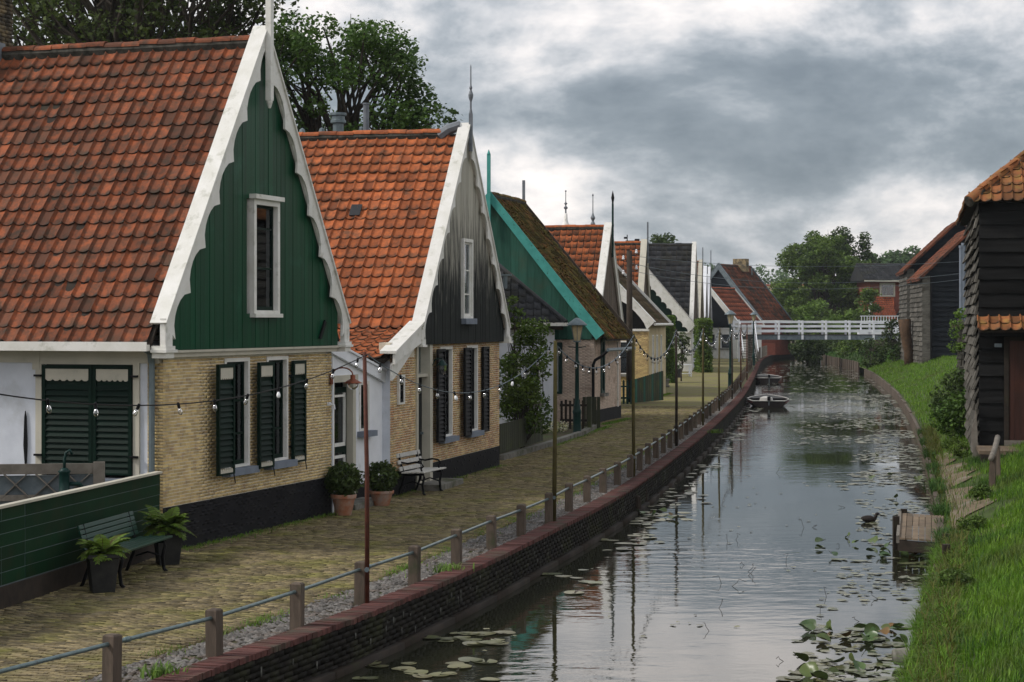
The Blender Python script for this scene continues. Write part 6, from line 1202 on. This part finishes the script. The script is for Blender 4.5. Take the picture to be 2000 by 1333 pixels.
tree('willow_tree', XY(1610, 215).to_3d(), 'large bushy green tree behind the middle of the bridge', 'tree', 11.8, 13.0, .8, 110, 1.1, 330, .20, 'leaf_mid', 98, .4, shape=.55)
for i, (u, v, Y, r_) in enumerate(((1585, 490, 216, 1.0), (1612, 468, 213, 1.0), (1640, 450, 214, 1.1), (1668, 462, 216, .95), (1692, 480, 218, 1.0), (1656, 480, 212, 1.2), (1625, 495, 212, 1.2), (1700, 500, 214, .9), (1575, 520, 212, 1.0))):
    pass
tt = empty('poplar_tree', XY(1642, 220).to_3d(), 0, 'taller ragged-topped tree rising out of the bushy one behind the bridge', 'tree'); g = np.random.default_rng(99); cs, rs = [], []
for u, v in ((1572, 485), (1578, 505), (1600, 470), (1612, 480), (1625, 462), (1638, 452), (1650, 455), (1662, 470), (1640, 475), (1655, 490), (1670, 492), (1688, 465), (1692, 480), (1684, 500), (1700, 505), (1620, 500), (1604, 495), (1636, 500), (1712, 520), (1565, 520)):
    q = at(u, v, 220 + g.normal() * 1.5); cs.append((q.x - tt.location.x, q.y - 220, q.z)); rs.append(g.uniform(.5, .85))
    for _ in range(2): cs.append((q.x - tt.location.x + g.normal() * .5, q.y - 220, q.z - g.uniform(.6, 1.8))); rs.append(g.uniform(.45, .8))
mb = MB(); mb.tube([(0, 0, 0), (0, 0, 6), (.2, 0, 9)], [.4, .3, .15], 7); 
for c_ in cs: mb.tube([(0, 0, 4.5), ((c_[0]) * .5, c_[1] * .5, (4.5 + c_[2]) / 2 + .3), c_], [.12, .08, .03], 4, False)
mb.build('trunk', 'bark', tt); leaves(clumps(cs, rs, 190, 100, 1.0, .1), .24, 'leaf_dark', 'crown', tt)
tree('garden_shrub', XY(1590, 196).to_3d(), 'light green shrub in front of the big tree, left part, behind the bridge rail', 'shrub', 6.5, 5.2, .5, 34, .75, 230, .2, 'leaf_bright', 101, .1)
tree('garden_shrub', XY(1700, 198).to_3d(), 'leafy shrub covering the left wall of the brick house', 'shrub', 3.4, 6.6, .5, 30, .65, 260, .19, 'leaf_mid', 106, .1)
tree('garden_shrub', XY(1660, 200).to_3d(), 'rounded yellow-green shrub behind the bridge rail, right of the first shrub', 'shrub', 4.5, 4.6, .5, 26, .7, 230, .2, 'leaf_bright', 102, .1)
tree('waterside_bush', XY(1577, 176).to_3d() + Vector((0, 0, -.5)), 'very dark bush hanging over the water under the bridge', 'bush', 3.2, 2.7, .1, 26, .6, 330, .16, 'leaf_dark', 103, .08)
tree('quay_bush', XY(1684, 140).to_3d() + Vector((.6, 0, -.2)), 'dark bush at the right bridge abutment above the bank', 'bush', 2.2, 2.2, .1, 18, .42, 420, .12, 'leaf_dark', 104, .06)
tree('abutment_shrub', XY(1750, 136).to_3d() + Vector((0, 0, .4)), 'shrub growing against the grey boards of the far barn', 'shrub', 2.3, 3.2, .1, 22, .45, 420, .12, 'leaf_dark', 105, .06)
tk = empty('leaning_trunk', XY(1772, 124).to_3d() + Vector((0, 0, .3)), 0, 'bare red-brown tree trunk leaning against the far barn corner', 'tree trunk'); MB().tube([(0.15, 0, 0), (.1, 0, 1.0), (-.1, 0, 2.2), (-.15, .1, 3.1)], [.36, .32, .36, .42], 10).build('trunk', 'bark_brown', tk, True)
for i, (Y, d_, W_, H_, lab) in enumerate(((58, 1.6, 2.8, 1.5, 'dark bramble bush on the bank left of the barn'), (64, 2.4, 2.4, 1.9, 'taller bramble bush on the bank behind the first'), (53, 1.0, 1.7, 1.0, 'low bramble trailing to the bank edge'))):
    q = bank_pt(Y, d_); tree('bramble_bush', q, lab, 'bush', W_, H_, .1, 30, .36, 900, .085, 'leaf_ash' if i else 'leaf_dark', 110 + i, .04, group='brambles left of the barn')
tree('wall_creeper', XY(1877, 61).to_3d() + Vector((0, 0, 2.2)), 'small bright creeper on top of the grey lean-to wall', 'creeper', .7, 1.5, .1, 7, .22, 1500, .07, 'leaf_bright', 115, .02)
for i, (u, Y, W_, H_) in enumerate(((1722, 290, 9, 13.4), (1748, 300, 8, 12.6), (1772, 290, 9, 14.2), (1800, 300, 10, 14.5))):
    tree('far_tree', XY(u, Y).to_3d(), ('leftmost', 'second', 'third', 'rightmost')[i] + ' of four haze-pale green trees beyond the brick house roof', 'tree', W_, H_, 2, 34, 1.4, 90, .42, 'leaf_hazed', 120 + i, .3, group='trees beyond the slate roof')
# far wood, one mass
g = np.random.default_rng(130); cs, rs = [], []
for x in list(np.arange(-150, 20, 9)) + list(np.arange(20, 125, 3.4)) + list(np.arange(128, 330, 9)):
    for rr in range(2):
        Yf = 400 + rr * 22 + g.normal() * 5; Ht = 11.6 + g.normal() * 1.3 + rr * 1.2 + 1.0 * math.sin(x * .05)
        for z in np.arange(2.5, Ht, 2.6): cs.append((x + g.normal() * 1.6, Yf + g.normal() * 1.5, z + g.normal() * .5)); rs.append(g.uniform(1.5, 2.4))
        cs.append((x + g.normal(), Yf, Ht + .5)); rs.append(g.uniform(.7, 1.3))
o = leaves(clumps(cs, rs, 34, 131, 1, .25), .50, 'leaf_hazed', 'distant_wood', None, 1.2, .3); tag(o, 'belt of haze-pale green woodland along the horizon', 'wood', kind='stuff')
for i, (u, Y, W_, H_) in enumerate(((1388, 240, 4, 9.4), (1528, 255, 6, 7.2), (1548, 240, 6, 7.8))):
    tree('background_tree', XY(u, Y).to_3d(), ('dark tree just right of the far white verges', 'tree left of the distant orange roof', 'low tree between the grey-verged house and the willow')[i], 'tree', W_, H_, 1, 26, 1.0, 200, .26, 'leaf_mid' if i else 'leaf_dark', 140 + i, .25)
for i, (u, Y, W_, H_) in enumerate(((1625, 192, 4, 2.0), (1665, 170, 3.5, 1.9), (1600, 205, 4, 2.4), (1645, 205, 5, 3.0))):
    tree('bank_bush', XY(u, Y).to_3d(), ('left bush above the far board wall', 'right bush above the far board wall', 'bush at the left behind the far board wall', 'biggest bush behind the far board wall')[i], 'bush', W_, H_, .1, 20, .55, 260, .16, 'leaf_mid' if i % 2 else 'leaf_dark', 150 + i, .06, group='bushes under the bridge')
# ---- grass
def blades(P, H, W_, m, name, lean=.35, seed=0):
    g = np.random.default_rng(seed); P = np.asarray(P); k = len(P); a = g.uniform(0, 6.28, k); h_ = (H * g.uniform(.5, 1.3, k))[:, None]; d = np.column_stack([np.cos(a), np.sin(a), 0 * a]); s_ = np.column_stack([-np.sin(a), np.cos(a), 0 * a]); w_ = (W_ * g.uniform(.7, 1.3, k))[:, None]; z = np.array([0, 0, 1.0]); ln = (lean * g.uniform(.2, 1.6, k))[:, None]
    m1 = P + z * h_ * .6 + d * h_ * ln * .35; t_ = P + z * h_ * (1 - ln * .3) + d * h_ * ln
    V = np.stack([P - s_ * w_, P + s_ * w_, m1 + s_ * w_ * .7, m1 - s_ * w_ * .7, t_ + s_ * w_ * .12, t_ - s_ * w_ * .12], 1); Q = np.array([[0, 1, 2, 3], [3, 2, 4, 5]])[None] + (np.arange(k) * 6)[:, None, None]
    o = link(name, np_mesh(name, V, Q.reshape(-1, 4), m)); o['kind'] = 'stuff'; return o
g = np.random.default_rng(150)
def bank_scatter(n, Y0, Y1, d0, d1, pw_=1.0):
    t = RB.at_y(Y0) + (RB.at_y(Y1) - RB.at_y(Y0)) * g.random(n) ** pw_; d_ = d0 + (d1 - d0) * g.random(n); p = RB.p(t, -d_)[0]; z = np.array([bank_h(q) for q in d_]); P = np.column_stack([p, z]); u = 1000 + F * P[:, 0] / np.maximum(P[:, 1], .1); return P[(u < 2080)], d_[u < 2080]
P, d_ = bank_scatter(130000, 14, 47, .06, 5.0, 1.3)
nz = np.sin(P[:, 0] * 2.3 + P[:, 1] * .9 + 1.3 * np.sin(P[:, 1] * .7)) + np.sin(P[:, 1] * .8 - P[:, 0] * 2.9) + .7 * np.sin(P[:, 0] * 5 + P[:, 1] * 2.3) + g.normal(size=len(P)) * .9 + .6; path = (P[:, 1] > 31) & (d_ < .85 + .3 * np.sin(P[:, 1]) + .15 * np.sin(P[:, 1] * 3.1)); bare = path & (g.random(len(P)) < .93)
P, nz = P[~bare], nz[~bare]
tag(blades(P[nz > -.4], .13, .0055, 'grass', 'grass', .5, 1), 'lush green grass on the near right bank', kind='stuff'); tag(blades(P[nz <= -.4], .19, .006, 'grass_dark', 'tall_grass', .6, 2), 'darker taller grass on the near right bank', kind='stuff')
P, d_ = bank_scatter(90000, 47, 150, .1, 12, 1.1); tag(blades(P, .16, .011, 'grass', 'grass', .5, 3), 'bright green grass slope below the barns', kind='stuff')
P, d_ = bank_scatter(30000, 140, 230, .2, 25, 1.0); tag(blades(P, .35, .03, 'grass_dark', 'far_grass', .5, 13), 'rough grass on the far right bank under the bridge', kind='stuff')
P, d_ = bank_scatter(7000, 15, 60, .0, .35); P = P[(P[:, 1] < 30) | (P[:, 1] > 49) | (g.random(len(P)) < .12)]; tag(blades(P, .26, .006, 'grass_yellow', 'bank_edge_grass', .9, 4), 'yellowish grass hanging over the bank edge', kind='stuff')
tp = np.linspace(RB.at_y(29.5), RB.at_y(49), 150); A_ = RB.p(tp, -.16)[0]; wdt = -(.72 + .30 * np.sin(tp * .9) + .15 * np.sin(tp * 3.1)); B_ = RB.p(tp, wdt)[0]; o = stripsheet('footpath', B_, A_, np.array([bank_h(-q) + .02 for q in wdt]), -.07, 'path_earth'); tag(o, 'worn earth path along the bank edge in front of the barn', kind='structure')
P, d_ = bank_scatter(20000, 14, 29, -.10, .30, 1.2); P[:, 2] = -.16 + .3 * np.maximum(d_, 0); kp = (np.sin(P[:, 1] * 2.1) + np.sin(P[:, 1] * 5.3 + 1) * .6 + g.normal(size=len(P)) * .7) > -.5; tag(blades(P[kp], .19, .0055, 'grass', 'overhanging_grass', 1.1, 21), 'long grass spilling over the near bank edge', kind='stuff')
P, d_ = bank_scatter(9000, 29, 60, -.1, .18); P[:, 2] = -.16; kp = (np.sin(P[:, 1] * 1.3) + np.sin(P[:, 1] * 3.1) * .8 + g.normal(size=len(P)) * .4) > .35; tag(blades(P[kp], .22, .007, 'grass_dark', 'waterside_weeds', 1.2, 22), 'tufts of weeds growing on the board bank wall', kind='stuff')
for i, (Y, d0, W_, H_) in enumerate(((35.2, .75, .45, .25), (30.3, .45, .5, .28), (46.5, .6, .9, .5), (24.2, .3, .45, .24))):
    q = bank_pt(Y, d0); tree('weed_clump', q, ('dark broad-leaved weed clump right of the landing stage', 'weed clump below the landing stage', 'weed clump at the barn corner', 'lowest weed clump at the near water edge')[i], 'weed', W_, H_, .03, 14, .10, 9000, .032, 'leaf_mid', 170 + i, .012, group='weed clumps on the right bank')
tt_ = RB.at_y(6) + (RB.at_y(47) - RB.at_y(6)) * g.random(60000); d_ = 4.8 + 11 * g.random(60000) ** 1.5; p = RB.p(tt_, -d_)[0]; P = np.column_stack([p, [bank_h(q) for q in d_]]); tag(blades(P, .17, .012, 'grass', 'upper_bank_grass', .5, 31), 'grass on the upper right bank beyond the frame edge', kind='stuff')
# weeds on the village side
t = QC.at_y(15) + (QC.at_y(110) - QC.at_y(15)) * g.random(26000) ** 1.5; of = .98 + g.normal(size=26000) * .09; dn = np.sin(t * 1.1) + np.sin(t * 2.7 + 1) + .6 * np.sin(t * 6.1); kp = g.random(26000) < np.clip(.18 + .3 * dn, .02, .95); p = QC.p(t[kp], of[kp])[0]
tag(blades(np.column_stack([p, 0 * p[:, 0] - .01]), .055, .0045, 'grass', 'verge_weeds', .9, 5), 'moss and weeds along the gravel edge of the pavement', kind='stuff')
cs_ = []
for A_, e_, L_, dn_ in ((h1.A, h1.e, 6.0, 900), (h2.A, h2.e, 8.3, 500), (Vector((2.8, 62, 0)), Vector((.264, .965, 0)), 4, 1800), (Vector((1.0, 51.5, 0)), Vector((.2, .98, 0)), 10, 1500), (Vector((5.9, 83, 0)), Vector((.2, .97, 0)), 6, 1200)):
    q = g.random(dn_) * L_; b_2 = Vector((e_.y, -e_.x, 0)); o2 = np.abs(g.normal(size=dn_)) * .12 + .03; cs_.append(np.column_stack([A_.x + e_.x * q + b_2.x * o2, A_.y + e_.y * q + b_2.y * o2, 0 * q]))
tag(blades(np.concatenate(cs_), .06, .005, 'grass', 'wall_foot_weeds', .9, 6), 'weeds and moss at the feet of the house walls', kind='stuff')
for i, (u, v, lab) in enumerate(((314, 1322, 'nearest'), (873, 1118, 'second'), (1395, 846, 'farthest'))):
    p = px(u, v); t_ = empty('leafy_weed', p, 0, lab + ' leafy green weed growing in the gravel by the coping', 'weed', 'weeds in the gravel'); q = g.normal(size=(90, 3)) * [.09, .09, .0] + [0, 0, 0]; o = blades(q, .13, .011, 'leaf_bright', 'leaves', .9, 7 + i); o.parent = t_; del o['kind']
# ---------------------------------------------------------------- water lilies
def pad_mesh(name, r, m, cup, seed, tilt=0):
    g = random.Random(seed); n = 16; V = [(0, 0, -.01)]; no = .22
    for i in range(n + 1): a = no + (2 * math.pi - 2 * no) * i / n; rr = r * (1 + g.uniform(-.04, .04)); V.append((rr * math.cos(a), rr * math.sin(a) * .92, cup * r * (.5 + .5 * math.sin(a * 2 + seed)) + g.uniform(0, .1) * cup * r)); 
    return bpy_mesh(name, V, [(0, i + 1, i + 2) for i in range(n)], m)
def bpy_mesh(name, V, f, m):
    me = bpy.data.meshes.new(name); me.from_pydata(V, [], f); me.materials.append(M[m]); me.polygons.foreach_set('use_smooth', [True] * len(f)); me.update(); return me
PM = [pad_mesh('lily_pad', .12, 'lily_flat', .05, i) for i in range(3)]; PU = [pad_mesh('lily_leaf', .085, 'lily', .45, 10 + i) for i in range(3)]; PBr = pad_mesh('lily_leaf', .075, 'lily_brown', .6, 20)
g = np.random.default_rng(160); npd = 0
patches = [  # (u0,u1,v0,v1,count,upright share,label of the pads, label of the leaves)
 (820, 1000, 1236, 1262, 16, 0, 'pale lily pad in the cluster below the quay wall'), (690, 960, 1290, 1330, 16, 0, 'lily pad at the photo bottom near the quay wall'), (1040, 1170, 1100, 1160, 10, 0, 'flat lily pad before the reflected turquoise verge'),
 (1150, 1290, 1040, 1075, 12, .0, 'flat lily pad along the middle of the quay wall'), (1250, 1350, 1000, 1018, 14, .4, 'lily pad in the patch by the mooring stumps'), (1290, 1390, 930, 990, 16, .0, 'lily pad near the wall beyond the mooring stumps'),
 (1570, 1770, 1225, 1262, 34, .45, 'lily pad in the big patch near the right bank'), (1530, 1750, 1288, 1330, 30, .35, 'lily pad in the patch at the bottom right edge'), (1600, 1760, 1050, 1098, 18, .65, 'lily pad in the patch left of the landing stage'), (1745, 1840, 1078, 1110, 18, .3, 'lily pad just below the landing stage'),
 (1640, 1820, 930, 985, 24, .1, 'lily pad beyond the landing stage'), (1700, 1800, 860, 925, 24, .05, 'small distant lily pad below the barn')]
for u0, u1, v0, v1, cnt, upr, lab in patches:
    for i in range(cnt):
        u, v = g.uniform(u0, u1), g.uniform(v0, v1); p = px(u, v, ZW); isu = g.random() < upr; s_ = g.uniform(.75, 1.35)
        fu, fv = (u - u0) / (u1 - u0), (v - v0) / (v1 - v0); where = ', %s %s part' % (('far', 'middle', 'near')[min(2, int(fv * 3))], ('leftmost', 'left', 'central', 'right', 'rightmost')[min(4, int(fu * 5))]); sz = 'small ' if s_ < .95 else ('large ' if s_ > 1.15 else 'medium-sized ')
        if isu: me = PBr if g.random() < .18 else PU[g.integers(3)]; o = link('lily_leaf', me); o.location = p + Vector((0, 0, .03 + .04 * g.random())); o.rotation_euler = (g.normal() * .35 + .35, g.normal() * .3, g.uniform(0, 6.28)); tag(o, sz + ('brown ' if me is PBr else 'green ') + lab.replace('lily pad', 'raised lily leaf').replace('pale ', '').replace('flat ', '').replace('small ', '') + where, 'lily leaf', 'raised leaves: ' + lab)
        else: o = link('lily_pad', PM[g.integers(3)]); o.location = p + Vector((0, 0, .008 + .004 * g.random())); o.rotation_euler = (g.normal() * .02, g.normal() * .02, g.uniform(0, 6.28)); tag(o, sz + lab.replace('small ', '') + where, 'lily pad', lab)
        o.scale = (s_, s_, s_)
C, S = [], []
def scat(n, Y0, Y1, x0, x1, r0, r1):
    Y = Y0 + (Y1 - Y0) * g.random(n); f = x0 + (x1 - x0) * g.random(n) ** .8; xl = np.interp(Y, QC.P[:, 1], QC.P[:, 0]); xr = np.interp(Y, RB.P[:, 1], RB.P[:, 0]); C.append(np.column_stack([xl + (xr - xl) * f, Y, np.full(n, ZW + .006)])); S.append(g.uniform(r0, r1, n))
scat(800, 19, 45, .74, .99, .03, .09); scat(1700, 45, 100, .68, .99, .05, .13); scat(1000, 85, 170, .05, .98, .08, .16); scat(260, 32, 90, .02, .12, .07, .15); scat(120, 19, 50, .1, .85, .02, .05); scat(700, 60, 100, .35, .75, .05, .12)
C = np.concatenate(C); S = np.concatenate(S); cl = (np.sin(C[:, 0] * 1.9 + C[:, 1] * .6) + np.sin(C[:, 1] * .9 - C[:, 0]) + g.normal(size=len(C)) * .5) > -.3; C, S = C[cl], S[cl]
a = np.linspace(.2, 6.08, 9); ring = np.column_stack([np.cos(a), np.sin(a), 0 * a]); base = np.concatenate([[[0, 0, 0]], ring]); V = C[:, None, :] + base[None] * S[:, None, None]; V[..., 2] += g.uniform(0, .012, V.shape[:2])
fs = np.array([(0, i, i + 1) for i in range(1, 9)])[None] + (np.arange(len(C)) * 10)[:, None, None]; o = link('floating_lily_pads', np_mesh('floating_lily_pads', V, fs.reshape(-1, 3), 'lily_flat')); tag(o, 'countless small lily pads scattered over the canal', kind='stuff')
# twigs and stalks standing out of the water
tw = MB()
for i in range(26):
    u, v = g.uniform(1380, 1840), g.uniform(920, 1320); p = px(u, v, ZW)
    if p.x > RB.x_at(p.y) - .1: continue
    hgt = g.uniform(.04, .16); q = p + Vector((g.normal() * .06, g.normal() * .04, hgt)); tw.tube([p, (p + q) / 2 + Vector((g.normal() * .02, 0, 0)), q, q + Vector((g.normal() * .06, 0, -.04 * g.random()))], .004, 3, False)
o = tw.build('water_stalks', 'wood_dark'); tag(o, 'thin dead stalks poking out of the water', kind='stuff')

# ---- the air: thin summer haze between the camera and the far wood
hz_ = MB().box(-960, 960, -75, 1520, -3.6, 26).build('haze', 'iron'); hm = bpy.data.materials.new('haze'); hm.use_nodes = True; hn = hm.node_tree.nodes; hl = hm.node_tree.links; hn.clear()
ho = hn.new('ShaderNodeOutputMaterial'); hp = hn.new('ShaderNodeVolumePrincipled'); hp.inputs['Color'].default_value = (.80, .87, .95, 1); hp.inputs['Density'].default_value = .00016; hp.inputs['Anisotropy'].default_value = .2; hl.new(hp.outputs[0], ho.inputs[1])
hz_.data.materials[0] = hm; tag(hz_, 'thin pale haze in the air', kind='stuff')
